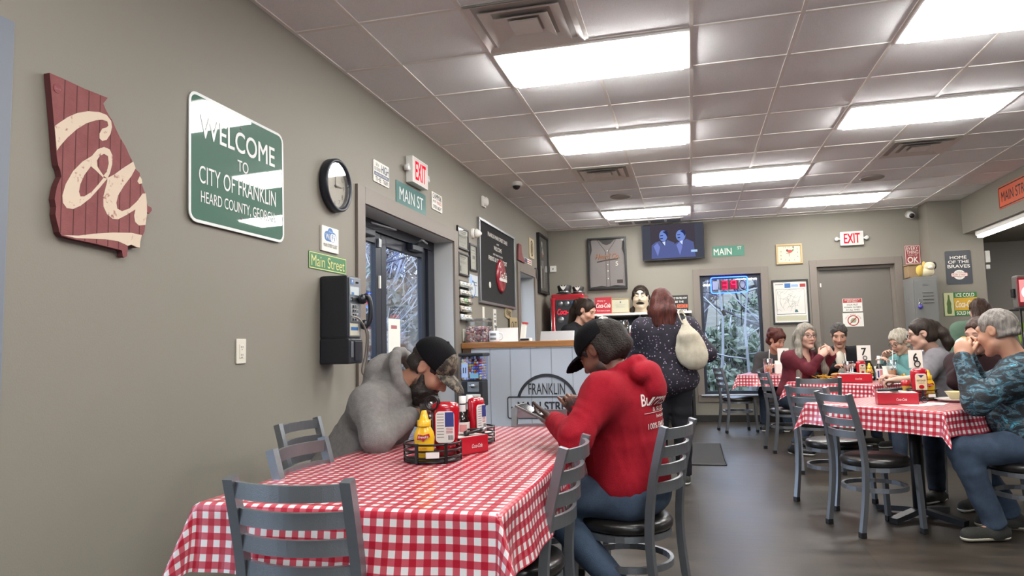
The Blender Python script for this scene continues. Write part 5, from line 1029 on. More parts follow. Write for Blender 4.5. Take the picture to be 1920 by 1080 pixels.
def napkin_box(x,y,z,rz,label,w=.19,d=.1,h=.062):
    t=empty('napkin_box',TR(x,y,z,rz),label,'napkin box','red napkin boxes'); mb=MB()
    for c,dd in (((0,0,.003),(w,d,.006)),((0,-d/2+.003,h/2),(w,.006,h)),((0,d/2-.003,h/2),(w,.006,h)),((-w/2+.003,0,h/2),(.006,d-.012,h)),((w/2-.003,0,h/2),(.006,d-.012,h))): mb.box(c,dd,mat('napkin_box_red','#b01a2a',.3,coat=.3),bev=.0015)
    mb.build('box',t); mb=MB(); mb.text('Coca-Cola',.02,h*.45,.06,.016,0,M_lab,M=FW(0,-d/2-.001),shear=.35,bold=.01); mb.build('lettering',t)
    mb=MB(); mb.box((0,0,h*.55),(w-.016,d-.018,h*.95),mat('napkin_white','#dedad2',.9),bev=.002); mb.box((.03,0,h*1.06),(w*.6,d*.75,.006),MATS['napkin_white'],rot=Matrix.Rotation(.14,3,'Y')); mb.build('napkins',M=TR(x,y,z,rz),label='white napkins in the '+label,cat='napkins',kind=None); return t
def cup(x,y,z,label,liq,h=.17,r=.048,fill=.75,straw=None,ice=True,clear='#e8eef2'):
    t=empty('drink_cup',TR(x,y,z),label,'cup','plastic drink cups'); g=glass('cup_plastic_'+clear[1:],clear,.3); mb=MB(); mb.lathe([(0,.003),(r*.74,.003),(r,h),(r*1.03,h+.002)],g,n=28); mb.build('cup_wall',t)
    mb=MB(); mb.lathe([(0,.006),(r*.72,.006),(r*(.74+.26*fill)-.002,h*fill),(0,h*fill)],liq,n=24); mb.build('drink',t)
    if ice:
        mb=MB(); rr=random.Random(2)
        for i in range(7): mb.box((rr.uniform(-.5,.5)*r,rr.uniform(-.5,.5)*r,h*fill+.002),(.022,.022,.02),glass('ice','#f4f8fa',.3),rot=Quaternion((rr.random(),rr.random(),rr.random(),rr.random())).normalized().to_matrix(),bev=.003)
        mb.build('ice',t)
    if straw: mb=MB(); mb.cyl((0,0,.02),(straw[0],straw[1],h+straw[2]),.0035,M_white,8); mb.build('straw',M=TR(x,y,z),label='white straw standing in the '+label,cat='straw')
    return t
def liquid(n,c): return mat(n,c,.12,coat=.5,spec=.6)
M_cola=liquid('cola','#2a130f'); M_tea=liquid('orange_tea','#c8742a'); M_tea2=liquid('amber_tea','#a86a22')
def plate(x,y,z,label,r=.12):
    t=empty('plate',TR(x,y,z),label,'plate','white plates'); mb=MB(); mb.lathe([(0,.002),(r*.6,.002),(r*.7,.006),(r,.018),(r*1.0,.021),(r*.7,.01),(0,.006)],mat('plate_white','#d8d4cd',.25),n=32); mb.build('dish',t); mb=MB(); mb.lathe([(r*.5,0),(r*.6,0),(r*.58,.004)],MATS['plate_white'],n=24); mb.build('foot_ring',t); return t
def number_card(x,y,z,txt,label,w=.1,h=.135,rz=0,z0=.16):
    t=empty('table_number',TR(x,y,z,rz),label,'table number','table number cards'); mb=MB(); mb.cyl((0,0,0),(0,0,z0+.03),.003,M_wire,8); mb.lathe([(0,.006),(.025,.005),(.028,0)],M_wire,n=16); mb.build('stand',t)
    mb=MB(); mb.box((0,-.006,z0+h/2),(w,.002,h),M_paper); c=mb.build('card',t); mb=MB(); mb.text(txt,0,z0+h*.58,w*.36,h*.5,0,M_ink,M=FW(0,-.008),bold=.03); mb.build('numeral',c)
    mb=MB(); mb.tube([(.018*math.cos(a)+.008,-.012,z0+.028+.02*math.sin(a)) for a in np.linspace(0,2*PI,25)[:-1]],.004,M_wire,6,closed=True); mb.build('clip_loop',t); return t
# long table
caddy(-.985,2.585,Z1,.108,'black wire caddy on the long table, nearer the camera, holding mustard',.245)
mustard(-1.0,2.535,Z1+.008,'yellow mustard bottle in the near caddy on the long table',1.0,.25)
ketchup(-.945,2.62,Z1+.008,'red ketchup bottle with a back label in the near caddy',.3,1.0,False)
caddy(-.985,3.085,Z1,.1,'black wire caddy on the long table, behind the red napkin box')
ketchup(-.955,3.06,Z1+.008,'red ketchup bottle in the far caddy on the long table',1.25,.93,False)
napkin_box(-.915,2.775,Z1,R_(62),'red napkin box on the long table',.17,.095,.07)
t=empty('pen',TR(-.885,2.76,Z1+.085)@Matrix.Rotation(.9,4,'Z')@Matrix.Rotation(PI/2-.1,4,'Y'),'black pen lying on the napkins of the long table','pen'); mb=MB(); mb.cyl((0,0,-.02),(0,0,.05),.006,M_black,10); mb.lathe([(0,-.034),(.011,-.03),(.012,-.018),(.006,-.012)],M_black,n=14); mb.build('barrel',t); mb=MB(); mb.lathe([(0,.056),(.01,.05),(.0095,.07),(.004,.078)],M_steel,n=14); mb.build('end_cap',t)
def sauce(x,y,z,label,h=.2,m=None):
    t=empty('sauce_bottle',TR(x,y,z),label,'sauce bottle'); m=m or mat('sauce_brown_glass','#1c110d',.15,coat=.5); mb=MB(); k=h/.2; mb.lathe([(0,0),(.029,0),(.031,.01),(.031,.1*k),(.024,.118*k),(.014,.135*k),(.013,.172*k)],m,n=24); mb.build('bottle',t)
    mb=MB(); mb.lathe([(.0155,.17*k),(.0155,.2*k),(0,.201*k)][::-1],M_white,n=16); mb.build('cap',t); mb=MB(); mb.lathe([(.0316,.02),(.0316,.095*k)],M_lab,n=24,arc=.55,M=Matrix.Rotation(R_(170),4,'Z')); mb.lathe([(.0148,.137*k),(.0142,.165*k)],M_lab,n=16); l=mb.build('label',t)
    mb=MB(); mb.lathe([(.0321,.03),(.0321,.08*k)],M_navy2,n=6,arc=.08,M=Matrix.Rotation(R_(225),4,'Z')); mb.lathe([(.0321,.045),(.0321,.085*k)],mat('label_pink','#c98a86',.5),n=8,arc=.17,M=Matrix.Rotation(R_(262),4,'Z')); mb.build('label_print',l); return t
sauce(-1.0,3.0,Z1,'brown sauce bottle with a white cap beside the far caddy',.215)
sauce(-1.01,3.13,Z1+.008,'dark sauce bottle without label showing, in the far caddy',.2)
mb=MB(); mb.box((0,0,.008),(.05,.03,.014),M_paper,bev=.004,rot=Matrix.Rotation(.4,3,'Z')); mb.build('sugar_packet',M=TR(-.98,3.36,Z1),label='crumpled white packet behind the far caddy on the long table',cat='packet')
cup(-1.15,3.0,Z1,'tall cup of dark cola in front of the grey hoodie',M_cola,.185,.052,.92)
cup(-.545,3.38,Z1,'cup of orange tea by the red hoodie man',M_tea,.185,.05,.8)
# right hand table
napkin_box(1.285,5.09,Z1,R_(-7),'red napkin box on the right hand table',.235,.14,.075)
for i,dx in enumerate((-.06,-.03)):
    mb=MB(); mb.cyl((dx-.02,-.03+.02*i,.088),(dx+.1,-.03+.02*i,.092),.0085,M_black,10); mb.build('pen',M=TR(1.24,5.05,Z1+.004+.004*i),label=('nearer','farther')[i]+' black pen lying on the napkins of the number 6 table',cat='pen',group='pens on the number 6 napkin box')
caddy(1.53,5.42,Z1,.095,'black wire caddy on the number 6 table')
ketchup(1.505,5.375,Z1+.008,'red ketchup bottle with its front label on the number 6 table',.12,.98)
mustard(1.575,5.435,Z1+.008,'yellow mustard bottle behind the ketchup of the number 6 table',1.05)
number_card(1.53,5.52,Z1,'6','white card with a black number 6 on a wire holder',.092,.125,.1,.215)
t=empty('spice_shaker',TR(1.46,5.52,Z1),'red capped spice shaker beside the ketchup of the number 6 table','shaker'); mb=MB(); mb.lathe([(0,0),(.027,0),(.028,.06),(.027,.1)],M_ket,n=20); mb.lathe([(.0285,.045),(.0285,.09)],mat('spice_label','#a58a3a',.5),n=20); mb.build('body',t); mb=MB(); mb.lathe([(.029,.1),(.029,.128),(0,.13)][::-1],M_ket,n=20); mb.build('cap',t)
plate(1.69,5.27,Z1,'white plate holding a bowl in front of the camouflage shirt',.125)
t=empty('soup_bowl',TR(1.695,5.28,Z1+.012),'cream bowl with food standing on the white plate','bowl'); mb=MB(); mb.lathe([(0,.002),(.035,.002),(.065,.05),(.068,.052),(.06,.046),(.03,.012),(0,.01)],mat('bowl_cream','#cfc49a',.35),n=28); mb.build('bowl_wall',t); mb=MB(); mb.ell((0,0,.04),(.056,.056,.012),mat('creamy_food','#d8c070',.6,bump=(60,.4))); mb.build('food',t)
for i,(x,y,a,w,h) in enumerate(((1.36,5.0,.3,.15,.2),(1.5,5.06,-.5,.12,.16))): mb=MB(); mb.box((0,0,.0012),(w,h,.001),M_paper); mb.build('paper_slip',M=TR(x,y,Z1+.001*i,a),label=('white paper slip under the folded glasses','white paper slip nearest the right corner of the number 6 table')[i],cat='paper')
t=empty('folded_glasses',TR(1.42,5.06,Z1+.003,.5),'folded pair of glasses lying on the number 6 table','glasses'); M_wg=mat('glasses_wire','#3b3a42',.3,metal=.6)
for s in (-1,1): mb=MB(); mb.tube([(s*.033+.026*math.cos(a),.004,.024+.02*math.sin(a)) for a in np.linspace(0,2*PI,21)[:-1]],.002,M_wg,6,closed=True); mb.build('lens_rim',t); mb=MB(); mb.tube([(s*.058,.004,.03),(s*.05,.05,.012),(-s*.03,.058,.006)],.002,M_wg,6); mb.build('temple_arm',t)
mb=MB(); mb.tube([(-.008,.004,.03),(0,.004,.034),(.008,.004,.03)],.002,M_wg,6); mb.build('bridge',t)
# middle table
napkin_box(1.56,7.63,Z1,R_(0),'red napkin box on the middle table',.29,.16,.085)
caddy(1.74,8.02,Z1,.1,'black wire caddy on the number 7 table')
number_card(1.76,8.1,Z1,'7','white card with a black number 7 on a wire holder',.135,.16,.05,.2)
ketchup(1.70,7.98,Z1+.008,'ketchup bottle in the caddy of the number 7 table',.3,.9); mustard(1.78,7.985,Z1+.008,'mustard bottle in the caddy of the number 7 table',.9)
sauce(1.86,7.93,Z1,'tall black sauce bottle beside the number 7 caddy',.25); 
t=empty('hot_sauce_bottle',TR(1.74,8.06,Z1+.008),'small red topped hot sauce in the number 7 caddy','sauce bottle'); mb=MB(); mb.lathe([(0,0),(.024,0),(.024,.09),(.01,.12),(.01,.14)],mat('hot_sauce','#b0301c',.2),n=16); mb.build('bottle',t); mb=MB(); mb.lathe([(.013,.138),(.013,.17),(0,.171)][::-1],M_ket,n=14); mb.build('cap',t)
cup(1.62,8.17,Z1,'clear cup with a straw left of the number 7 card',M_tea2,.19,.055,.35,(-.03,0,.09)); cup(2.02,8.1,Z1,'cup of orange tea right of the number 7 card',M_tea,.2,.055,.5,(.02,.0,.1))
plate(1.33,7.96,Z1,'plate of fries in front of the woman in maroon',.12); plate(1.98,7.76,Z1,'plate of fries in front of the ponytail woman',.115)
M_fry=mat('fried_potato','#c9942e',.6)
def fries(x,y,label,n=26):
    rr=random.Random(n); mb=MB()
    for i in range(n): mb.box((rr.gauss(0,.035),rr.gauss(0,.03),.02+rr.random()*.028),(.06,.009,.009),M_fry,rot=Matrix.Rotation(rr.uniform(0,PI),3,'Z')@Matrix.Rotation(rr.gauss(0,.3),3,'Y'))
    mb.build('fries',M=TR(x,y,Z1+.006),label=label,cat='fries',kind='stuff')
fries(1.33,7.96,'heap of golden fries on the plate by the woman in maroon'); fries(1.98,7.76,'heap of golden fries on the plate by the ponytail woman',30)
M_foam=mat('foam_white','#dcd9d0',.7)
t=empty('takeout_box',TR(1.97,8.0,Z1,.2),'white foam takeout box open on the number 7 table','box'); mb=MB(); mb.box((0,0,.022),(.19,.14,.044),M_foam,bev=.012); mb.build('tray',t); mb=MB(); mb.box((0,.1,.085),(.19,.014,.12),M_foam,bev=.006,rot=Matrix.Rotation(-.5,3,'X')); mb.build('lid',t)
t=empty('sandwich_half',TR(1.52,8.3,Z1),'half eaten sandwich in front of the man in the black jacket','sandwich'); mb=MB(); mb.ell((0,0,.045),(.06,.05,.022),mat('bread','#b98a52',.8)); mb.build('bread_top',t); mb=MB(); mb.box((0,0,.022),(.1,.08,.03),mat('filling','#a8483c',.6),bev=.01); mb.build('filling',t)
mb=MB(); mb.lathe([(0,0),(.034,0),(.042,.08),(.04,.08),(.032,.005),(0,.005)],mat('grey_tumbler','#5d6062',.4),n=20); mb.build('tumbler',M=TR(1.6,8.3,Z1),label='small grey tumbler in front of the man in the black jacket',cat='tumbler')
t=empty('pepper_bowl',TR(1.66,8.36,Z1),'dark shallow bowl beside the grey tumbler','bowl'); mb=MB(); mb.lathe([(0,.0),(.04,0),(.07,.03),(.066,.03),(.038,.006),(0,.006)],M_black,n=20); mb.build('bowl_wall',t)
# farthest table
cup(.95,9.62,Z1,'cup of orange tea with a straw on the farthest table',M_tea,.2,.06,.6,(.03,0,.12)); 
t=empty('paper_bag',TR(1.12,9.72,Z1,.1),'white paper bag standing on the farthest table','bag'); mb=MB(); mb.box((0,0,.07),(.15,.09,.14),M_paper,bev=.01); mb.build('bag_body',t); mb=MB(); mb.box((0,0,.15),(.15,.02,.04),M_paper,rot=Matrix.Rotation(.3,3,'X')); mb.build('folded_top',t)
number_card(1.17,9.85,Z1,'4','white number card tilted in front of the red haired woman',.14,.16,-.15,.17)
# ================================================================ SMOOTH BODIES (blended rounded volumes turned into one skin)
V3=lambda *a: np.array(a,float)
def nrm(v): v=np.asarray(v,float); return v/max(np.linalg.norm(v),1e-9)
class Vol:
    PAD=.075
    def __init__(s,lo,hi,h):
        s.h=h; s.lo=np.array(lo,float)-2*h; n=np.ceil((np.array(hi)-s.lo)/h).astype(int)+3; s.n=n; s.F=np.full(tuple(n),.15,np.float32)
    def _reg(s,lo,hi,pad):
        a=np.maximum(np.floor((lo-pad-s.lo)/s.h).astype(int),0); b=np.minimum(np.ceil((hi+pad-s.lo)/s.h).astype(int)+1,s.n)
        if np.any(b<=a): return None
        sl=tuple(slice(i,j) for i,j in zip(a,b)); ax=[(s.lo[i]+s.h*np.arange(a[i],b[i])).astype(np.float32) for i in range(3)]
        return sl,ax[0][:,None,None],ax[1][None,:,None],ax[2][None,None,:]
    def _mix(s,sl,d,k,op):
        f=s.F[sl]
        if op=='u':
            if k>0: t=np.maximum(k-np.abs(f-d),0)/k; s.F[sl]=np.minimum(f,d)-t*t*k*.25
            else: s.F[sl]=np.minimum(f,d)
        else:
            d=-d
            if k>0: t=np.maximum(k-np.abs(f-d),0)/k; s.F[sl]=np.maximum(f,d)+t*t*k*.25
            else: s.F[sl]=np.maximum(f,d)
    def cap(s,a,b,ra,rb=None,k=.02,op='u'):
        a=np.asarray(a,float); b=np.asarray(b,float); rb=ra if rb is None else rb; R=max(ra,rb)
        g=s._reg(np.minimum(a,b)-R,np.maximum(a,b)+R,s.PAD)
        if g is None: return s
        sl,X,Y,Z=g; v=b-a; L=max(v@v,1e-9)
        t=np.clip(((X-a[0])*v[0]+(Y-a[1])*v[1]+(Z-a[2])*v[2])/L,0,1)
        d=np.sqrt((X-a[0]-t*v[0])**2+(Y-a[1]-t*v[1])**2+(Z-a[2]-t*v[2])**2)-(ra+t*(rb-ra)); s._mix(sl,d,k,op); return s
    def ell(s,c,r,R=None,k=.02,op='u'):
        c=np.asarray(c,float); r=np.asarray(r,float); R=np.eye(3) if R is None else np.asarray(R); e=np.sqrt(((R*r[None,:])**2).sum(1))
        g=s._reg(c-e,c+e,s.PAD)
        if g is None: return s
        sl,X,Y,Z=g; x,y,z=X-c[0],Y-c[1],Z-c[2]; q=[(R[0,i]*x+R[1,i]*y+R[2,i]*z)/r[i] for i in range(3)]
        k0=np.sqrt(q[0]**2+q[1]**2+q[2]**2); k1=np.sqrt((q[0]/r[0])**2+(q[1]/r[1])**2+(q[2]/r[2])**2)+1e-9; s._mix(sl,k0*(k0-1)/k1,k,op); return s
    def plane(s,p,n,k=.004):
        """cut away everything on the side n points to"""
        n=nrm(n); X,Y,Z=[(s.lo[i]+s.h*np.arange(s.n[i])).astype(np.float32) for i in range(3)]
        d=(X[:,None,None]-p[0])*n[0]+(Y[None,:,None]-p[1])*n[1]+(Z[None,None,:]-p[2])*n[2]; s._mix((slice(None),)*3,-d,k,'s'); return s
    def ripple(s,fn,band=.03):
        idx=np.argwhere(np.abs(s.F)<band); P=s.lo+s.h*idx; s.F[tuple(idx.T)]+=fn(P).astype(np.float32); return s
    def mesh(s,smooth=1):
        F=s.F; S=(F<0); n=np.array(F.shape)-1
        c=np.zeros(tuple(n),np.uint8)
        for i in (0,1):
            for j in (0,1):
                for k in (0,1): c+=S[i:i+n[0],j:j+n[1],k:k+n[2]]
        act=np.argwhere((c>0)&(c<8)); m=len(act); idx=np.full(tuple(n),-1,np.int32); idx[tuple(act.T)]=np.arange(m)
        acc=np.zeros((m,3)); cnt=np.zeros(m)
        for ax in range(3):
            o=[i for i in range(3) if i!=ax]
            for i in (0,1):
                for j in (0,1):
                    p=act.copy(); p[:,o[0]]+=i; p[:,o[1]]+=j; q=p.copy(); q[:,ax]+=1; a=F[tuple(p.T)]; b=F[tuple(q.T)]; hit=(a<0)!=(b<0)
                    t=a[hit]/(a[hit]-b[hit]); P=p[hit].astype(float); P[:,ax]+=t; acc[hit]+=P; cnt[hit]+=1
        vs=s.lo+s.h*acc/cnt[:,None]; quads=[]
        for ax in range(3):
            o1,o2=(ax+1)%3,(ax+2)%3; sh=[slice(None)]*3; sh2=[slice(None)]*3; sh[ax]=slice(0,-1); sh2[ax]=slice(1,None); A=S[tuple(sh)]; B=S[tuple(sh2)]
            e=np.argwhere(A!=B); e=e[(e[:,o1]>0)&(e[:,o2]>0)&(e[:,o1]<n[o1])&(e[:,o2]<n[o2])]; fl=A[tuple(e.T)]
            q=[]
            for d1,d2 in ((-1,-1),(0,-1),(0,0),(-1,0)): p=e.copy(); p[:,o1]+=d1; p[:,o2]+=d2; q.append(idx[tuple(p.T)])
            q=np.stack(q,1); q[~fl]=q[~fl][:,::-1]; quads.append(q)
        Q=np.concatenate(quads); Q=Q[(Q>=0).all(1)]
        for _ in range(smooth):
            a=np.zeros_like(vs); w=np.zeros(len(vs))
            for i in range(4): np.add.at(a,Q[:,i],vs[Q[:,(i+1)%4]]); np.add.at(w,Q[:,i],1); np.add.at(a,Q[:,i],vs[Q[:,(i+3)%4]]); np.add.at(w,Q[:,i],1)
            vs=.5*vs+.5*a/np.maximum(w,1)[:,None]
        return vs,Q
def vol_obj(name,vol,m,parent=None,M=None,label=None,cat=None,col=None,smooth=1,tagd=None):
    vs,Q=vol.mesh(smooth); me=bpy.data.meshes.new(name); me.vertices.add(len(vs)); me.vertices.foreach_set('co',vs.astype(np.float32).ravel())
    me.loops.add(4*len(Q)); me.loops.foreach_set('vertex_index',Q.astype(np.int32).ravel()); me.polygons.add(len(Q)); me.polygons.foreach_set('loop_start',np.arange(0,4*len(Q),4,dtype=np.int32)); me.polygons.foreach_set('loop_total',np.full(len(Q),4,np.int32))
    me.update(calc_edges=True); me.validate(); me.polygons.foreach_set('use_smooth',np.ones(len(me.polygons),bool)); me.materials.append(m)
    if col is not None:
        c=np.ones((len(me.vertices),4),np.float32); c[:,:3]=col(vs)[:len(me.vertices)]; at=me.color_attributes.new('Col','FLOAT_COLOR','POINT'); at.data.foreach_set('color',c.ravel())
    return link(name,me,parent,M,label,cat)
def wob(P,s,seed=0):
    """smooth pseudo-random field in -1..1"""
    r=np.random.RandomState(seed); o=np.zeros(len(P)); A=r.normal(size=(5,3)); ph=r.uniform(0,6.3,5)
    q=P*s
    for i in range(5): o+=np.sin(q@A[i]+ph[i]+1.3*np.sin(q@A[(i+1)%5]*.7+ph[(i+2)%5]))
    return o/3.2
def headframe(yaw,pitch=0,roll=0):
    """columns: head right, forward, up. yaw = compass angle the face looks along, pitch > 0 looks down"""
    y,p,r=R_(yaw),R_(pitch),R_(roll); f=V3(math.cos(y)*math.cos(p),math.sin(y)*math.cos(p),-math.sin(p)); rt=V3(math.sin(y),-math.cos(y),0); u=np.cross(rt,f)
    return np.stack([rt*math.cos(r)+u*math.sin(r),f,-rt*math.sin(r)+u*math.cos(r)],1)
def add_head(v,c,R,s=1.0,jaw=1.0,nose=1.0,chin=1.0,fine=True):
    T=lambda a:c+R@(np.asarray(a,float)*s); E=lambda a,r,k=.02,op='u',rot=None:v.ell(T(a),np.asarray(r)*s,R if rot is None else R@rot,k*s,op); C=lambda a,b,r,q,k=.012,op='u':v.cap(T(a),T(b),r*s,q*s,k*s,op)
    E((0,-.018,.035),(.077,.096,.088)); E((0,.03,-.035),(.061*jaw,.062,.082),.03); C((-.046*jaw,.012,-.07),(-.012,.068,-.106),.022,.018,.02); C((.046*jaw,.012,-.07),(.012,.068,-.106),.022,.018,.02)
    E((0,.075*chin,-.105),(.02,.017,.017),.015); E((-.038,.062,-.028),(.026,.024,.025),.02); E((.038,.062,-.028),(.026,.024,.025),.02)
    C((-.04,.071,.032),(.04,.071,.032),.014,.014,.014)
    for sx in (-1,1): E((.031*sx,.099,.006),(.017,.016,.011),.012,'s')
    C((0,.086,.014),(0,.108*nose+.0,-.03),.008,.012*nose,.012); C((-.012,.094,-.036),(.012,.094,-.036),.0095,.0095,.008)
    for sx in (-1,1): E((.031*sx,.0735,.006),(.0135,.0135,.0135),.0)
    if fine:
        for sx in (-1,1): C((.045*sx,.084,.0125),(.018*sx,.09,.0125),.0042,.0042,.004); C((.044*sx,.084,-.003),(.019*sx,.088,-.004),.0038,.0038,.004)
    C((-.02,.083,-.0645),(0,.0925,-.062),.0062,.007,.006); C((.02,.083,-.0645),(0,.0925,-.062),.0062,.007,.006); C((-.017,.083,-.073),(.017,.083,-.073),.0072,.0072,.006)
    for sx in (-1,1):
        E((.076*sx,-.012,.0),(.009,.02,.03),.006); E((.086*sx,-.008,.002),(.007,.011,.018),.005,'s')
def add_hand(v,w,d,n,side,curl=.35,s=1.0,thumb=.6,spread=.06,k=.0035):
    """w wrist, d towards the finger tips, n out of the back of the hand; side -1 left, +1 right"""
    d=nrm(d); n=nrm(np.asarray(n)-d*np.dot(n,d)); x=np.cross(d,n)*(-side)   # x: thumb side
    T=lambda a,b,c:w+(x*a+d*b+n*c)*s; B=np.stack([x,d,n],1)
    v.cap(T(0,-.02,0),T(0,.02,0),.026*s,.026*s,.015); v.ell(T(.0,.052,0),np.array((.041,.05,.017))*s,B,.015); v.ell(T(.012,.04,-.008),np.array((.03,.036,.016))*s,B,.012)
    for i,(bx,by,L,r) in enumerate(((.03,.09,.088,.0088),(.0105,.096,.098,.0092),(-.0095,.093,.09,.0088),(-.028,.084,.07,.0078))):
        p=T(bx,by-.012,0); a=0; dd=nrm(d+x*bx*spread*20*.5)
        for q,(f,l) in enumerate(((.75,.46),(.95,.30),(.6,.24))):
            a+=curl*R_(95)*f*(1+.06*i); e=p+(dd*math.cos(a)-n*math.sin(a))*L*l*s; v.cap(p,e,r*s*(1-.08*q),r*s*(.94-.1*q),k); p=e
    b=T(.026,.022,-.008); t1=nrm(x*thumb+d*.75-n*.35*(1-thumb*.5)); m=b+t1*.046*s; t2=nrm(t1+d*.35-n*curl*.5); e=m+t2*.034*s; e2=e+nrm(t2-n*curl*.3)*.024*s
    v.cap(b,m,.0135*s,.0105*s,.008); v.cap(m,e,.0105*s,.0095*s,k); v.cap(e,e2,.0095*s,.0075*s,k)
def ik(S,W,l1,l2,pole):
    S=np.asarray(S,float); W=np.asarray(W,float); d=W-S; L=np.linalg.norm(d); u=d/L; L=min(L,l1+l2-.002); a=(l1*l1-l2*l2+L*L)/(2*L); h=math.sqrt(max(l1*l1-a*a,0)); p=np.asarray(pole,float); p=nrm(p-u*(p@u)); return S+u*a+p*h
SKIN=vcol_mat('skin',.5,bump=(240,.06),sub=.04)
def skin_color(base,hc,hR,hs,lip='#9a5850',brow='#3a2a20',eye='#4a3626',stub=None,stubw=0,lid=None):
    b=np.array(lin(base)); lp=np.array(lin(lip)); br=np.array(lin(brow)); ey=np.array(lin(eye)); sc=np.array(lin('#b5aca4'))
    def f(P):
        q=((P-hc)@hR)/hs; c=np.tile(b,(len(P),1))*(1+.05*wob(P,45,3))[:,None]
        def mix(w,t): nonlocal c; w=np.clip(w,0,1)[:,None]; c=c*(1-w)+t*w
        bl=np.exp(-(((np.abs(q[:,0])-.042)/.02)**2+((q[:,2]+.03)/.02)**2+((q[:,1]-.07)/.03)**2)); mix(.28*bl,b*np.array((1.05,.62,.58))); mix(.3*np.exp(-((q[:,0]/.018)**2+((q[:,1]-.11)/.02)**2+((q[:,2]+.03)/.02)**2)),b*np.array((1.05,.65,.6)))
        fr=q[:,1]>.05
        if stubw: mix(stubw*(fr|(q[:,1]>-.01))*np.clip((-.045-q[:,2])/.02,0,1)*np.clip((.16+q[:,2])/.02,0,1)*(q[:,1]>-.02),np.array(lin(stub)))
        mix(fr*np.clip(1.4-((q[:,0]/.025)**2+((q[:,2]+.068)/.0105)**2),0,1)*(q[:,1]>.078),lp)
        mix(.7*fr*np.exp(-((q[:,2]+.0685)/.0022)**2)*(np.abs(q[:,0])<.022)*(q[:,1]>.07),lp*.35)
        ax=np.abs(q[:,0]); mix(.85*fr*np.exp(-((q[:,2]-.031-.004*np.sin((ax-.015)*70))/.0055)**2)*np.clip((.052-ax)/.008,0,1)*np.clip((ax-.012)/.006,0,1)*(q[:,1]>.06),br)
        for sx in (-1,1):
            e=q-np.array((.031*sx,.0735,.006)); r=np.linalg.norm(e,axis=1); on=(r<.016)&(e[:,1]>.003)&(e[:,2]<.0045+.2*0)&(e[:,2]>-.0055)&(np.abs(e[:,0])<.0125); mix(on*.85,sc); g=np.hypot(e[:,0],e[:,2]+.001); mix((on&(g<.0068))*1.0,ey); mix((on&(g<.003))*1.0,ey*.1)
            mix(.75*(np.abs(e[:,2]-.0062)<.0022)*(np.abs(e[:,0])<.0145)*(e[:,1]>.0)*(r<.024),br*.6)
        return np.clip(c,0,1)
    return f
HAIR={}
def hair_mat(name,c1,c2,rough=.5): 
    return mat(name,c1,rough,var=(70,c2,(1,1,.12),.35,.65),bump=(150,.5,0,(1,1,.1)),spec=.25)
def scalp(v,c,R,s=1.0,t=.008,low=-.035,k=.015,nape=.07):
    """close cap of hair over the skull: open at the face"""
    T=lambda a:c+R@(np.asarray(a,float)*s)
    v.ell(T((0,-.018,.035)),np.array((.077+t,.096+t,.088+t))*s,R,0); v.ell(T((0,-.05,-.03)),np.array((.07+t,.055+t,nape))*s,R,.03*s)
    v.ell(T((0,.12,-.03)),np.array((.082,.085,.124))*s,R,k*s,'s'); v.ell(T((0,.07,-.11)),np.array((.11,.085,.085))*s,R,k*s,'s')
    for sx in (-1,1): v.ell(T((.085*sx,-.002,-.012)),np.array((.03,.034,.044))*s,R,.008*s,'s')
    v.plane(T((0,-.05,low-.045)),-R[:,2]+.0,.01)
def bounds(pts,pad): P=np.array(pts); return P.min(0)-pad,P.max(0)+pad
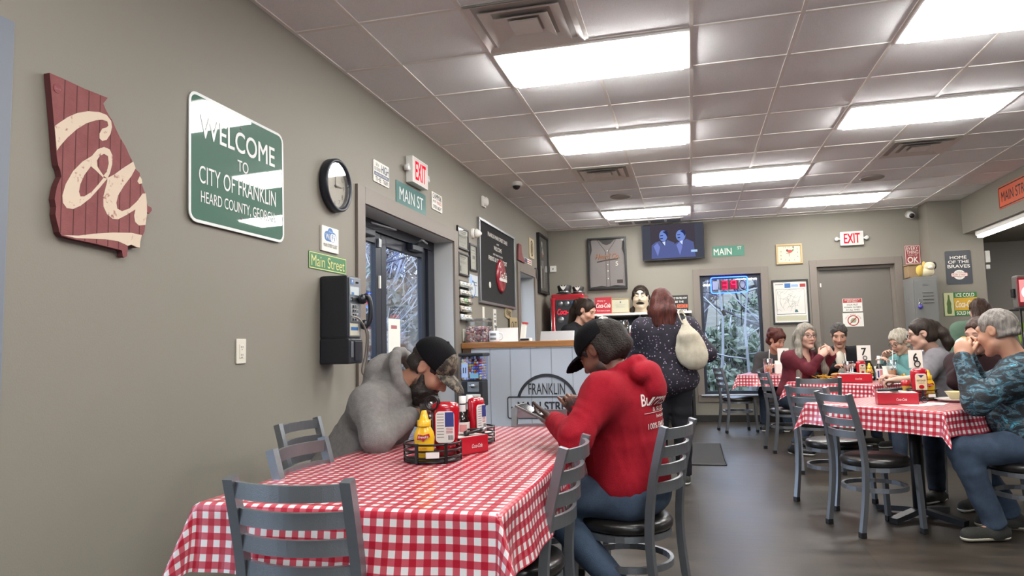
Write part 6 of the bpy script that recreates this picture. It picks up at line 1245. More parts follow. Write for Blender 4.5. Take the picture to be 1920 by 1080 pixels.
# ================================================================ PEOPLE
def figure(J,f):
    """torso frame from joints"""
    up=nrm(J['neck']-J['pelvis']); rt=nrm(J['shR']-J['shL']); fw=nrm(np.cross(up,rt)); rt=np.cross(fw,up); return np.stack([rt,fw,up],1)
def build_person(label,J,hd,skin,top=None,legs=None,shoes=None,hair=None,build=1.0,hands=None,h=.007,hg=None,face={},extra=None,hs=1.0,standing=False):
    """J joints in world space; hd=(yaw,pitch,roll) of the head"""
    J={k:np.asarray(v,float) for k,v in J.items()}; o=np.array((J['pelvis'][0],J['pelvis'][1],0.)); J={k:v-o for k,v in J.items()}; M=Matrix.Translation(o); hg=hg or h*1.25
    hR=headframe(*hd); hc=J['head']; Tq=figure(J,None); g=build
    pts=list(J.values())+[hc+V3(0,0,.15*hs)]; lo,hi=bounds(pts,.17); v=Vol(lo,hi,h)
    # one continuous skin
    v.cap(J['pelvis'],J['neck']-Tq[:,2]*.12,.1*g,.11*g,.05); v.cap(J['shL'],J['shR'],.045,.045,.05); v.cap(J['neck']-Tq[:,2]*.1,J['neck'],.09,.055,.05)
    v.cap(J['neck']-Tq[:,2]*.03,hc+hR@V3(0,-.025,-.06)*hs,.056*hs*(.85+.15*g),.05*hs,.03); add_head(v,hc,hR,hs,fine=h<.0055,**face.get('shape',{}))
    for s in 'LR':
        v.cap(J['sh'+s],J['el'+s],.043,.036,.03); v.cap(J['el'+s],J['wr'+s],.037,.0255,.02)
        v.cap(J['hip'+s],J['kn'+s],.068*g,.048,.04); v.cap(J['kn'+s],J['an'+s],.046,.034,.02); v.cap(J['an'+s]-V3(0,0,.02),J['toe'+s],.03,.024,.02)
        hh=(hands or {}).get(s,{}); fd=nrm(J['wr'+s]-J['el'+s]); add_hand(v,J['wr'+s]+fd*.01,hh.get('d',fd),hh.get('n',(0,0,1)),1 if s=='R' else -1,hh.get('curl',.4),hh.get('s',1.0)*(.95 if h<.0055 else 1.05),hh.get('thumb',.6))
    body=vol_obj('person',v,SKIN,None,M,label,'person',col=skin_color(skin,hc,hR,hs,**face.get('col',{})),smooth=1)
    H=lambda a: hc+hR@(np.asarray(a,float)*hs)
    if top:
        w=Vol(lo,hi,hg); t=top; R=Tq; P,Nk=J['pelvis'],J['neck']; ax=Nk-P; fat=t.get('fat',0)
        w.ell(P+ax*.04,(.165*g+.01,.125*g+fat*.5,.12),R,0); w.ell(P+ax*.34+R[:,1]*(.012+fat*.5),(.165*g,.13*g+fat,.17),R,.09); w.ell(P+ax*.72,(.185*g,.128*g,.17),R,.09)
        w.cap(J['shL'],J['shR'],.068*t.get('sh',1),.068*t.get('sh',1),.07); w.cap(Nk-R[:,2]*.1,Nk-R[:,2]*.015,.1,.072,.05)
        sl=t.get('sleeve',1.0); a=t.get('arm',1.0)
        for s in 'LR':
            w.cap(J['sh'+s],J['el'+s],.066*a,.058*a,.08)
            if sl>.5: e=J['el'+s]+(J['wr'+s]-J['el'+s])*sl; w.cap(J['el'+s],e,.058*a,.043*a,.03)
        if t.get('hem'): w.plane(P-ax*t['hem'],-R[:,2],.006)
        if t.get('flare'): w.ell(P-ax*.14,(.2*g,.15*g,.14),R,.08)
        if t.get('hood')=='down': 
            b=Nk-R[:,1]*.085-R[:,2]*.02; w.ell(Nk+R@V3(0,-.115,.01),(.125,.06,.06),R,.012); w.ell(Nk+R@V3(0,-.15,-.05),(.085,.045,.075),R,.02); ring=[Nk+R@V3(.092*math.cos(q),.08*math.sin(q)-.01,.02-.05*math.sin(q)-.03*max(0,math.sin(q))) for q in np.linspace(0,2*PI,15)]
            for p,q in zip(ring[:-1],ring[1:]): w.cap(p,q,.024,.024,.02)
        if t.get('hood')=='up':
            ring=[Nk+R@V3(.098*math.cos(q),.085*math.sin(q)+.0,.055-.07*math.sin(q)) for q in np.linspace(0,2*PI,15)]
            for p,q in zip(ring[:-1],ring[1:]): w.cap(p,q,.024,.024,.022)
            w.ell(Nk-R[:,1]*.12+R[:,2]*.0,(.11,.055,.085),R,.035); w.cap(Nk-R[:,1]*.10+R[:,2]*.05,Nk-R[:,1]*.07+R[:,2]*.125,.04,.018,.03)
        if t.get('collar'):
            ring=[Nk+R@V3(.068*math.cos(q),.06*math.sin(q),.0-.025*math.sin(q)) for q in np.linspace(0,2*PI,15)]
            for p,q in zip(ring[:-1],ring[1:]): w.cap(p,q,.014,.014,.012)
        # neck opening
        no=Nk+R[:,2]*.02+R[:,1]*t.get('vneck',0)*.5; w.cap(Nk-R[:,2]*.03,hc,.058*(.9+.1*g),.06,.012,'s')
        if t.get('vneck'): w.cap(Nk+R[:,1]*.09,Nk-R[:,2]*t['vneck']+R[:,1]*.155,.075,.012,.012,'s')
        amp=t.get('fold',.006); sd=t.get('seed',1)
        els=[J['elL'],J['elR'],P+ax*.1]
        def folds(Q):
            o_=amp*.35*wob(Q*np.array((1,1,1.6)),11,sd)+amp*1.1*(np.minimum(np.abs(wob(Q*np.array((1.3,1,.75)),17,sd+7)),.5)-.25)
            for e in els: dd=np.linalg.norm(Q-e,axis=1); o_+=amp*.55*np.exp(-(dd/.12)**2)*np.sin(dd*95+6*wob(Q,12,sd+3))
            return o_
        w.ripple(folds); body_top=vol_obj(t.get('name','shirt'),w,t['mat'],body,smooth=1)
        if t.get('panel'):
            pm=Vol(lo,hi,hg); pm.ell(P+ax*.62+R[:,1]*.05,(.075,.105*g,.2),R,0); pm.plane(P+ax*.62,-R[:,1],.0); vol_obj('inner_shirt',pm,t['panel'],body)
        if t.get('cuff'):
            for s in 'LR':
                e=J['el'+s]+(J['wr'+s]-J['el'+s])*sl; c_=Vol(*bounds([e],.12),hg*.8); d_=nrm(J['wr'+s]-J['el'+s]); c_.cap(e-d_*.03,e+d_*.03,.046*a,.04*a,0); c_.cap(e+d_*.06,e+d_*.09,.03,.03,.01,'s'); vol_obj('cuff',c_,t['cuff'],body)
    else: body_top=None
    if legs:
        lp=[J[k+s] for k in ('hip','kn','an') for s in 'LR']+[J['pelvis']]; w=Vol(*bounds(lp,.2),hg); w.ell(J['pelvis']-V3(0,0,.02),(.165*g,.135*g,.12),Tq,0); q=legs.get('w',1.0)
        for s in 'LR':
            w.cap(J['hip'+s],J['kn'+s],.088*q*(.5+.5*g),.068*q,.05); e=J['kn'+s]+(J['an'+s]-J['kn'+s])*.97; w.cap(J['kn'+s],e,.067*q,.056*q,.03); d_=nrm(J['an'+s]-J['kn'+s]); w.cap(e+d_*.05,e+d_*.12,.06,.06,.01,'s')
        kk=[J['knL'],J['knR'],J['hipL'],J['hipR']]
        def lf(Q):
            o_=.005*wob(Q,16,5)
            for e in kk: dd=np.linalg.norm(Q-e,axis=1); o_+=.006*np.exp(-(dd/.12)**2)*np.sin(dd*105+4*wob(Q,8,2))
            return o_
        w.ripple(lf); vol_obj(legs.get('name','jeans'),w,legs['mat'],body)
    if shoes:
        for s in 'LR':
            a,b=J['an'+s],J['toe'+s]; d_=nrm((b-a)*np.array((1,1,.3))); hl=a-d_*.04; hl[2]=a[2]-.045; w=Vol(*bounds([a,b,hl],.1),.007); w.cap(hl,b,.042,.04,0); w.cap(a,hl+d_*.05,.045,.045,.03); w.cap(a+V3(0,0,.05),a+V3(0,0,.12),.05,.05,.01,'s'); w.plane(b-V3(0,0,.026),(0,0,-1),.004); sh=vol_obj('shoe',w,shoes['mat'],body)
            w=Vol(*bounds([a,b,hl],.1),.006); w.cap(hl,b,.047,.045,0); zb=min(b[2],hl[2]); w.plane(V3(0,0,zb-.032),(0,0,-1),.003); w.plane(V3(0,0,zb-.012),(0,0,1),.003); vol_obj('sole',w,shoes.get('sole',M_white),sh)
    if hair: hair(body,hc,hR,hs,H,J,Tq,h)
    if extra: extra(body,hc,hR,hs,H,J,Tq,body_top,o)
    return body
def seated(x,y,head,seat=.46,lean=.12,twist=0,neck=None,headpos=None,sw=.185,hands=None,poles=None,kf=.43,an=None,hipw=.085,foot=.0,drop=0):
    a=R_(head); f=V3(math.cos(a),math.sin(a),0); r=V3(f[1],-f[0],0); u=V3(0,0,1); J={}
    J['pelvis']=V3(x,y,seat+.11); J['neck']=np.asarray(neck,float) if neck is not None else J['pelvis']+u*.5*math.cos(lean)+f*.5*math.sin(lean); ta=R_(head+twist); tf=V3(math.cos(ta),math.sin(ta),0); tr=V3(tf[1],-tf[0],0)
    J['head']=np.asarray(headpos,float) if headpos is not None else J['neck']+u*.17+tf*.04
    ax=nrm(J['neck']-J['pelvis'])
    for s,q in (('R',1),('L',-1)):
        J['sh'+s]=J['neck']-ax*.055+tr*sw*q; J['hip'+s]=J['pelvis']+r*hipw*q-u*.03; kn=J['hip'+s]+f*kf+r*.05*q; kn[2]=seat+.055; J['kn'+s]=kn
        J['an'+s]=kn+f*foot; J['an'+s][2]=.085; J['toe'+s]=J['an'+s]+f*.15; J['toe'+s][2]=.035
        wr=(hands or {}).get(s); wr=np.asarray(wr,float) if wr is not None else J['pelvis']+f*.36+tr*.16*q+u*.24
        J['wr'+s]=wr; J['el'+s]=ik(J['sh'+s],wr,.285,.255,(poles or {}).get(s,-u*.8+tr*q*.6-f*.2))
    return J
def standing(x,y,head,hgt=1.65,neck=None,headpos=None,hands=None,sw=.19,lean=.03):
    a=R_(head); f=V3(math.cos(a),math.sin(a),0); r=V3(f[1],-f[0],0); u=V3(0,0,1); k=hgt/1.7; J={'pelvis':V3(x,y,.96*k)}
    J['neck']=np.asarray(neck,float) if neck is not None else V3(x,y,1.44*k)+f*.48*lean; J['head']=np.asarray(headpos,float) if headpos is not None else J['neck']+u*.165*k+f*.03
    for s,q in (('R',1),('L',-1)):
        J['sh'+s]=J['neck']-u*.055+r*sw*q; J['hip'+s]=J['pelvis']+r*.09*q-u*.05; J['kn'+s]=V3(*(J['hip'+s][:2]+r[:2]*.01*q),.5*k); J['an'+s]=J['kn'+s]*1; J['an'+s][2]=.085; J['toe'+s]=J['an'+s]+f*.15; J['toe'+s][2]=.035
        wr=(hands or {}).get(s); wr=np.asarray(wr,float) if wr is not None else J['sh'+s]-u*.52+r*.08*q+f*.06
        J['wr'+s]=wr; J['el'+s]=ik(J['sh'+s],wr,.285,.255,-u*.5+r*q*.6-f*.6)
    return J
def fabric(name,c,c2=None,bump=.25,rough=.9,scale=14): return mat(name,c,rough,var=(scale,c2 or c),bump=(260,bump),spec=.25)
M_jean=mat('blue_denim','#2f3c4e',.85,var=(9,'#485a70',(1,1,1),.3,.7),bump=(300,.3)); M_jean2=mat('dark_denim','#232d3d',.85,var=(8,'#344256'),bump=(300,.3)); M_blkpant=fabric('black_trousers','#1b1b20'); M_shoe=mat('dark_grey_shoe','#33332f',.8,bump=(200,.4)); M_sole=mat('cream_sole','#cfc8b4',.6)
def glasses(body,H,hs,m=None):
    m=m or mat('spectacle_frame','#2a2423',.3); mb=MB()
    for sx in (-1,1): mb.tube([tuple(H((.031*sx+.024*math.cos(a),.099-.004*math.cos(a)*sx,.004+.019*math.sin(a)))) for a in np.linspace(0,2*PI,19)[:-1]],.0022*hs,m,6,closed=True); mb.tube([tuple(H((.055*sx,.096,.01))),tuple(H((.078*sx,.06,.012))),tuple(H((.082*sx,-.01,.008)))],.002*hs,m,6)
    mb.tube([tuple(H((-.008,.102,.008))),tuple(H((0,.106,.011))),tuple(H((.008,.102,.008)))],.002*hs,m,6); mb.build('glasses',body)
def h_short(m,t=.008,amp=.0025,nape=.045,low=.0):
    def f(body,hc,hR,hs,H,J,Tq,h):
        v=Vol(*bounds([hc],.17*hs),min(h,.0055)); scalp(v,hc,hR,hs,t,low=low,nape=nape)
        v.ripple(lambda P: amp*1.3*wob(((P-hc)@hR)*np.array((1,.5,.8)),120,4)+amp*1.5*wob(P,50,8)); vol_obj('hair',v,m,body)
    return f
def h_locks(m,locks,t=.012,amp=.003,curly=None,trim=True):
    """scalp plus hanging locks given in head space: (points, radii)"""
    def f(body,hc,hR,hs,H,J,Tq,h):
        pl=[H(p) for L,_ in locks for p in L]+[hc]; v=Vol(*bounds(pl,.17*hs),min(h,.006)); scalp(v,hc,hR,hs,t)
        for L,r in locks:
            for i in range(len(L)-1): v.cap(H(L[i]),H(L[i+1]),r[i]*hs,r[i+1]*hs,.025)
        if curly:
            rr=np.random.RandomState(4)
            for _ in range(curly[0]):
                d=nrm(rr.normal(size=3)); 
                if d[1]>.55 and d[2]<.35: continue
                if d[2]<-.55: continue
                v.ell(H(np.array((0,-.02,.035))+d*np.array((.085,.1,.092))),np.full(3,curly[1]*rr.uniform(.7,1.3))*hs,None,.012)
        v.ripple(lambda P: amp*wob(((P-hc)@hR)*np.array((1,1,.22)),95,4)+amp*.7*wob(P*np.array((1,1,.4)),48,9)); vol_obj('hair',v,m,body)
    return f
def ball_cap(body,H,hc,hR,hs,m,mb_,mfront=None,h=.0045,back=None):
    v=Vol(*bounds([hc,H((0,.2,.02))],.2),h); T=lambda a:H(a)
    v.ell(T((0,-.012,.045)),np.array((.093,.112,.098))*hs,hR,0); v.plane(T((0,0,.028)),-hR[:,2]-hR[:,1]*.12,.006); v.ell(T((0,-.012,.04)),np.array((.083,.101,.09))*hs,hR,0,'s')
    v.ell(T((0,-.12,.03)),np.array((.035,.03,.03))*hs,hR,.006,'s'); v.ell(T((0,-.012,.144)),np.array((.008,.008,.006))*hs,hR,.004)
    if mfront:
        m2=mfront; c=vol_obj('cap',v,m,body,col=None)
        w=Vol(*bounds([H((0,.07,.08))],.14),h); w.ell(T((0,-.012,.045)),np.array((.0945,.1135,.0995))*hs,hR,0); w.plane(T((0,0,.03)),-hR[:,2]-hR[:,1]*.12,.004); w.ell(T((0,-.012,.042)),np.array((.0885,.107,.094))*hs,hR,0,'s'); w.plane(T((0,.045,0)),-hR[:,1],.003); vol_obj('cap_front_panel',w,mfront,c)
    else: c=vol_obj('cap',v,m,body)
    w=Vol(*bounds([H((0,.13,.02))],.17),h); w.ell(T((0,.1,-.028)),np.array((.098,.115,.075))*hs,hR,0); w.ell(T((0,.1,-.038)),np.array((.1,.118,.079))*hs,hR,0,'s'); w.ell(T((0,-.012,.03)),np.array((.086,.104,.1))*hs,hR,.003,'s'); w.plane(T((0,.05,0)),-hR[:,1],.004); w.plane(T((0,0,.012)),-hR[:,2],.004); vol_obj('cap_brim',w,mb_,c); return c
def beard(body,H,hc,hR,hs,m,full=.02,h=.0045):
    v=Vol(*bounds([H((0,.04,-.1))],.13),h); E=lambda a,r,k=.015,op='u': v.ell(H(a),np.asarray(r)*hs,hR,k,op)
    E((0,.038,-.098),(.058+full*.3,.052+full,.052+full*.9),0); 
    for sx in (-1,1): v.cap(H((.066*sx,.014,-.035)),H((.05*sx,.034,-.09)),.011,.024+full*.4,.02)
    v.cap(H((-.022,.089,-.052)),H((.022,.089,-.052)),.009,.009,.008); E((0,.1,-.07),(.02,.02,.008),.004,'s'); E((0,.105,-.018),(.05,.05,.036),.01,'s'); E((0,-.05,-.1),(.06,.06,.1),.02,'s')
    v.ripple(lambda P:.0028*wob(((P-hc)@hR)*np.array((1,1,.4)),120,3)+.003*wob(P,60,5)); return vol_obj('beard',v,m,body)

# --- man in the grey hoodie
M_hgrey=fabric('heather_grey_fleece','#75726f','#7f7c79',.3,.95,60); M_bk=mat('near_black_hair','#1a1512',.6,var=(60,'#2c221c',(1,1,.3)),bump=(120,.5)); M_capb=mat('cap_cotton_black','#0d0c0f',.85,spec=.15,bump=(300,.3)); M_camo=mat('woodland_camo','#2c2620',.8,var=(26,'#6d6354',(1,1,1),.45,.55))
J=seated(-1.63,3.07,2,lean=.5,neck=(-1.335,3.08,1.02),headpos=(-1.18,3.08,1.09),sw=.2,hands={'R':(-1.255,2.965,.87),'L':(-1.2,3.24,.85)},kf=.42)
J['elR']=V3(-1.31,2.77,.805); J['elL']=V3(-1.3,3.4,.805); J['shR']=V3(-1.40,2.895,.935); J['shL']=V3(-1.38,3.27,.935)
def ex(body,hc,hR,hs,H,J,Tq,bt,o):
    ball_cap(body,H,hc,hR,hs,M_capb,M_camo,M_camo); beard(body,H,hc,hR,hs,M_bk,.024)
build_person('bearded person in a grey hoodie and dark cap leaning over the long table',J,(0,42,0),'#b08068',dict(mat=M_hgrey,name='hoodie',hood='up',arm=1.1,fat=.02,fold=.0065,sh=1.0,cuff=M_hgrey,hem=.12),dict(mat=M_jean2),dict(mat=M_shoe,sole=M_sole),h_short(M_bk,.003),1.2,
  hands={'R':dict(d=(.35,.85,.25),n=(.3,-.4,.8),curl=.6),'L':dict(d=(.4,-.8,.3),n=(.3,.4,.8),curl=.6)},h=.005,hg=.0062,face=dict(col=dict(stub='#2a1c16',stubw=.8)),extra=ex,hs=1.03)
t=empty('phone',TR(-1.17,3.12,.905)@Matrix.Rotation(.6,4,'Y'),'dark phone held under the chin of the grey hoodie man','phone'); mb=MB(); mb.box((0,0,0),(.14,.07,.009),M_black,bev=.003); mb.build('phone_case',t); mb=MB(); mb.box((0,0,.005),(.13,.064,.001),mat('phone_glass','#20242a',.1)); mb.build('screen',t)
# --- man in the red hoodie
M_hred=fabric('red_fleece','#8c1020','#941524',.25,.95,40)
J=seated(-.27,3.12,166,lean=.2,neck=(-.305,3.12,1.035),headpos=(-.395,3.15,1.15),sw=.205,twist=-2,hands={'L':(-.57,2.985,.85),'R':(-.53,3.36,.85)},kf=.42)
J['elL']=V3(-.46,2.79,.812); J['elR']=V3(-.36,3.47,.812); J['shL']=V3(-.365,2.93,.985); J['shR']=V3(-.255,3.31,.985)
J['knL']=V3(-.66,3.02,.535); J['anL']=V3(-.33,2.97,.19); J['toeL']=V3(-.28,2.96,.06); J['knR']=V3(-.72,3.33,.52); J['anR']=V3(-.78,3.36,.1); J['toeR']=V3(-.93,3.4,.045)
M_curl=mat('tight_black_curls','#17110e',.75,bump=(150,1.0),var=(120,'#2a1f18')); 
def ex(body,hc,hR,hs,H,J,Tq,bt,o):
    ball_cap(body,H,hc,hR,hs,M_capb,M_capb)
    # print on the back, laid onto the cloth
    me=bt.data; P=[v.co for v in me.vertices]; bv=BVHTree.FromPolygons(P,[tuple(p.vertices) for p in me.polygons])
    R=Tq; up=nrm(J['neck']-J['pelvis']); m=mat('white_print','#d8cfc8',.8); c0=J['pelvis']+up*.30-R[:,1]*.02
    for s,x,y,w,hh,sh in (('Burns',-.06,.07,.12,.05,.35),('& SCOTT',.01,.028,.13,.018,0),('hvrz.com',.02,-.002,.1,.015,0),('100% EMPLOYEE',.015,-.04,.22,.024,0)):
        vs,fs=text_geo(s,.012,sh); xs=[a for a,_ in vs]; ys=[b for _,b in vs]; kx=w/(max(xs)-min(xs)); ky=hh/(max(ys)-min(ys)); out=[]
        for a,b in vs:
            px=x-w/2+(a-min(xs))*kx; py=y-hh/2+(b-min(ys))*ky; q=c0+R[:,0]*px+up*py-R[:,1]*.6; hit=bv.ray_cast(Vector(q),Vector(R[:,1])); out.append((hit[0]-Vector(R[:,1])*.0025) if hit[0] else Vector(q+R[:,1]*.45))
        mb=MB(); mb.add(out,fs,m); mb.build('back_print',bt)
    mb=MB(); pts=[]
    for i in range(14):
        q=c0+R[:,0]*(-.11+.22*i/13)+up*(.014)-R[:,1]*.6; hit=bv.ray_cast(Vector(q),Vector(R[:,1]))
        if hit[0]: pts.append(hit[0]-Vector(R[:,1])*.002)
    if len(pts)>2: mb.tube(pts,.0012,m,4); mb.build('back_print',bt)
build_person('person in a red hoodie and black cap at the long table looking at a tablet',J,(155,34,0),'#6f4634',dict(mat=M_hred,name='hoodie',hood='down',arm=1.1,fat=.02,fold=.006,sh=1.0,cuff=M_hred,hem=.13,seed=5),dict(mat=M_jean,w=1.05),dict(mat=mat('brown_camo_boot','#4a4032',.8,var=(30,'#2c2620')),sole=M_black),
  h_locks(M_curl,[([(0,-.085,.03),(0,-.1,-.03)],[.07,.055]),([(-.06,-.05,-.01),(-.055,-.06,-.05)],[.03,.02]),([(.06,-.05,-.01),(.055,-.06,-.05)],[.03,.02])],t=.012,amp=.004),1.18,
  hands={'L':dict(d=(-.72,.45,.1),n=(-.25,-.5,-.75),curl=.3,thumb=1.0),'R':dict(d=(-.25,.0,.95),n=(.5,-.8,.1),curl=.75,thumb=.3)},h=.005,hg=.0062,face=dict(col=dict(lip='#5a352c',brow='#15100d',stub='#17100d',stubw=.85)),extra=ex,hs=1.02)
t=empty('tablet',Matrix.Translation((-.675,3.05,.888))@Matrix.Rotation(R_(-8),4,'Z')@Matrix.Rotation(R_(24),4,'Y'),'grey edged tablet held over the table by the red hoodie man','tablet'); mb=MB(); mb.box((0,0,0),(.175,.11,.011),mat('tablet_case','#5e5b5a',.4),bev=.003); mb.build('casing',t); mb=MB(); mb.box((0,0,.006),(.16,.098,.001),MATS['phone_glass']); mb.build('screen',t)
# --- grey haired man in camouflage
M_wcamo=mat('water_camouflage','#15191d',.75,bump=(250,.3)); nt=M_wcamo.node_tree; b=nt.nodes['Principled BSDF']; tc=N(nt,'TexCoord'); mp=N(nt,'Mapping'); mp.inputs['Scale'].default_value=(1,1,1.9); nt.links.new(tc.outputs['Object'],mp.inputs[0]); no=N(nt,'TexNoise',Scale=9.0,Detail=6.0,Roughness=.65,Distortion=1.6); nt.links.new(mp.outputs[0],no.inputs['Vector']); rp=N(nt,'ValToRGB'); e=rp.color_ramp.elements; e[0].position=.42; e[0].color=(*lin('#14171b'),1); e[1].position=.66; e[1].color=(*lin('#5fb2c8'),1)
for p,c in ((.49,'#262e34'),(.535,'#2a6478'),(.565,'#70797d'),(.6,'#1b2024'),(.625,'#2a6478')): x=e.new(p); x.color=(*lin(c),1)
nt.links.new(no.outputs[0],rp.inputs[0]); nt.links.new(rp.outputs[0],b.inputs['Base Color'])
M_grayhair=hair_mat('cropped_grey_hair','#5f5954','#8d867e')
J=seated(1.95,4.78,150,lean=.1,neck=(1.885,4.8,1.03),headpos=(1.79,4.82,1.205),sw=.215,twist=0,hands={'L':(1.565,4.72,1.04),'R':(1.66,4.97,1.06)},kf=.43)
J['elL']=V3(1.575,4.585,.80); J['shL']=V3(1.80,4.60,.965); J['knL']=V3(1.50,4.66,.52); J['anL']=V3(1.66,4.70,.095); J['toeL']=V3(1.50,4.66,.04); J['knR']=V3(1.62,5.0,.52); J['anR']=V3(1.85,4.98,.095); J['toeR']=V3(1.7,5.02,.04)
build_person('grey haired person in blue and black camouflage eating at the number 6 table',J,(134,14,0),'#b98a70',dict(mat=M_wcamo,name='camo_shirt',arm=1.25,fat=.04,fold=.006,sh=1.15,collar=1,hem=.1,seed=9),dict(mat=M_jean,w=1.12),dict(mat=M_shoe,sole=M_sole),h_short(M_grayhair,.004,.0015),1.3,
  hands={'L':dict(d=(.15,.25,.9),n=(-.3,-.9,.2),curl=.62,s=1.1,thumb=.4),'R':dict(d=(.1,-.2,.9),n=(-.2,.9,.2),curl=.6)},h=.006,hg=.0072,face=dict(col=dict(brow='#6a5e54')),hs=1.08)
mb=MB(); mb.box((0,0,0),(.08,.012,.155),M_black,bev=.004); p=mb.build('phone',M=TR(1.845,4.565,.60,R_(-25)),label='black phone clipped at the hip of the camouflage shirt',cat='phone'); mb=MB(); mb.box((.012,-.008,-.05),(.04,.005,.04),M_gray,bev=.003); mb.build('camera_bump',p)
t=empty('sandwich',TR(1.60,4.83,1.13),'white wrapped sandwich held by the grey haired man','sandwich'); mb=MB(); mb.ell((0,0,0),(.035,.045,.04),M_paper); mb.build('wrapper',t); mb=MB(); mb.ell((.02,.02,.02),(.03,.03,.03),MATS['bread']); mb.build('bun',t)
M_brown=hair_mat('dark_brown_hair','#2b1d17','#4a342a'); M_dark=hair_mat('black_brown_hair','#1d1614','#35291f'); M_auburn=hair_mat('auburn_hair','#34140f','#592820'); M_silver=hair_mat('long_silver_hair','#6b655d','#938b7e'); M_whiteh=hair_mat('white_hair','#97907f','#bdb5a5'); M_salt=hair_mat('salt_and_pepper_hair','#2c2926','#4f4a45')
M_btee=fabric('black_jersey','#17171a'); M_maroon=fabric('maroon_knit','#55202a','#63262f',.4); M_bjack=fabric('black_jacket','#1c1c1f'); M_wsh=fabric('cream_shirt','#cfc8b8'); M_teal2=fabric('teal_blouse','#6d9c9a'); M_gtee=fabric('grey_cotton','#6f6c70','#7b787b'); M_green=fabric('sage_green_top','#5c7362'); M_dkj=fabric('charcoal_jacket','#3e3c3c'); M_dmar=fabric('dark_plum_top','#2a191c')
M_flor=mat('floral_dark_blouse','#221e2a',.85,bump=(250,.2)); nt=M_flor.node_tree; b=nt.nodes['Principled BSDF']; tc=N(nt,'TexCoord'); vo=N(nt,'TexVoronoi',Scale=42.0); nt.links.new(tc.outputs['Object'],vo.inputs['Vector']); rp=N(nt,'ValToRGB'); e=rp.color_ramp.elements; e[0].position=.12; e[0].color=(*lin('#b7adb4'),1); e[1].position=.3; e[1].color=(*lin('#221e2a'),1); x=e.new(.2); x.color=(*lin('#6d5a78'),1); nt.links.new(vo.outputs['Distance'],rp.inputs[0]); nt.links.new(rp.outputs[0],b.inputs['Base Color'])
# cashier
J=standing(-1.18,7.42,-18,1.68,neck=(-1.17,7.41,1.375),headpos=(-1.055,7.37,1.545),hands={'R':(-.92,7.2,1.17),'L':(-.84,7.42,1.2)})
build_person('person in a black top with a dark ponytail working behind the counter',J,(-22,28,0),'#c39a86',dict(mat=M_btee,name='black_top',arm=1.0,collar=1,sleeve=.6,hem=.3),dict(mat=M_blkpant,name='trousers'),dict(mat=M_shoe),
  h_locks(M_dark,[([(0,-.1,.05),(0,-.14,.02),(-.02,-.15,-.08),(-.03,-.14,-.2)],[.05,.045,.05,.035])],t=.009),1.0,h=.007,hs=1.0)
# shopper at the counter
J=standing(-.2,6.16,98,1.64,neck=(-.215,6.16,1.375),headpos=(-.235,6.2,1.525),sw=.195,hands={'L':(-.36,6.42,1.05),'R':(.02,6.34,1.0)})
build_person('person with long auburn hair in a dark floral blouse standing at the counter',J,(100,12,0),'#c79f8a',dict(mat=M_flor,name='floral_blouse',arm=1.15,fat=.03,flare=1,hem=.36,fold=.007),dict(mat=M_blkpant,name='trousers',w=1.15),dict(mat=M_shoe),
  h_locks(M_auburn,[([(x,-.07,.0),(x*1.1,-.1,-.1),(x*1.15,-.105,-.21)],[.055,.055,.038]) for x in (-.05,0,.05)]+[([(.07*s,-.01,.02),(.085*s,-.02,-.08),(.085*s,-.04,-.17)],[.03,.035,.025]) for s in (-1,1)],t=.014),1.28,h=.007,hs=1.0)
t=empty('tote_bag',TR(0.0,5.985,0),'cream canvas tote bag hanging from the shoulder of the shopper','bag'); M_tote=fabric('cream_canvas','#c6bfac','#b3ab97',.3)
v=Vol((-.22,-.14,.95),(.2,.16,1.42),.009); v.cap((-.045,.0,1.36),(-.03,0,1.25),.025,.075,0); v.ell((0,0,1.12),(.125,.06,.15),None,.06); v.ell((.03,0,1.06),(.1,.06,.1),None,.05); v.ripple(lambda P:.007*wob(P*np.array((1.6,1,.5)),22,3)); vol_obj('bag_body',v,M_tote,t)
mb=MB(); mb.tube(spline([(-.06,-.02,1.34),(-.09,.02,1.42),(-.075,.12,1.455),(-.045,.19,1.42),(-.03,.1,1.36)],6),.01,M_tote,flat=(.03,.008,(1,0,0))); mb.build('strap',t)
# woman with short red hair
J=seated(1.12,10.36,-100,neck=(1.1,10.2,1.0),headpos=(1.12,10.07,1.19),hands={'R':(.98,9.98,.82),'L':(1.25,9.98,.82)})
build_person('person with short curly red hair in a charcoal jacket at the farthest table',J,(-48,26,0),'#b98a74',dict(mat=M_dkj,name='jacket',arm=1.15,collar=1,hem=.1),dict(mat=M_jean2),dict(mat=M_shoe),h_locks(M_auburn,[],t=.02,amp=.004,curly=(46,.03)),1.0,h=.0075,hs=1.12)
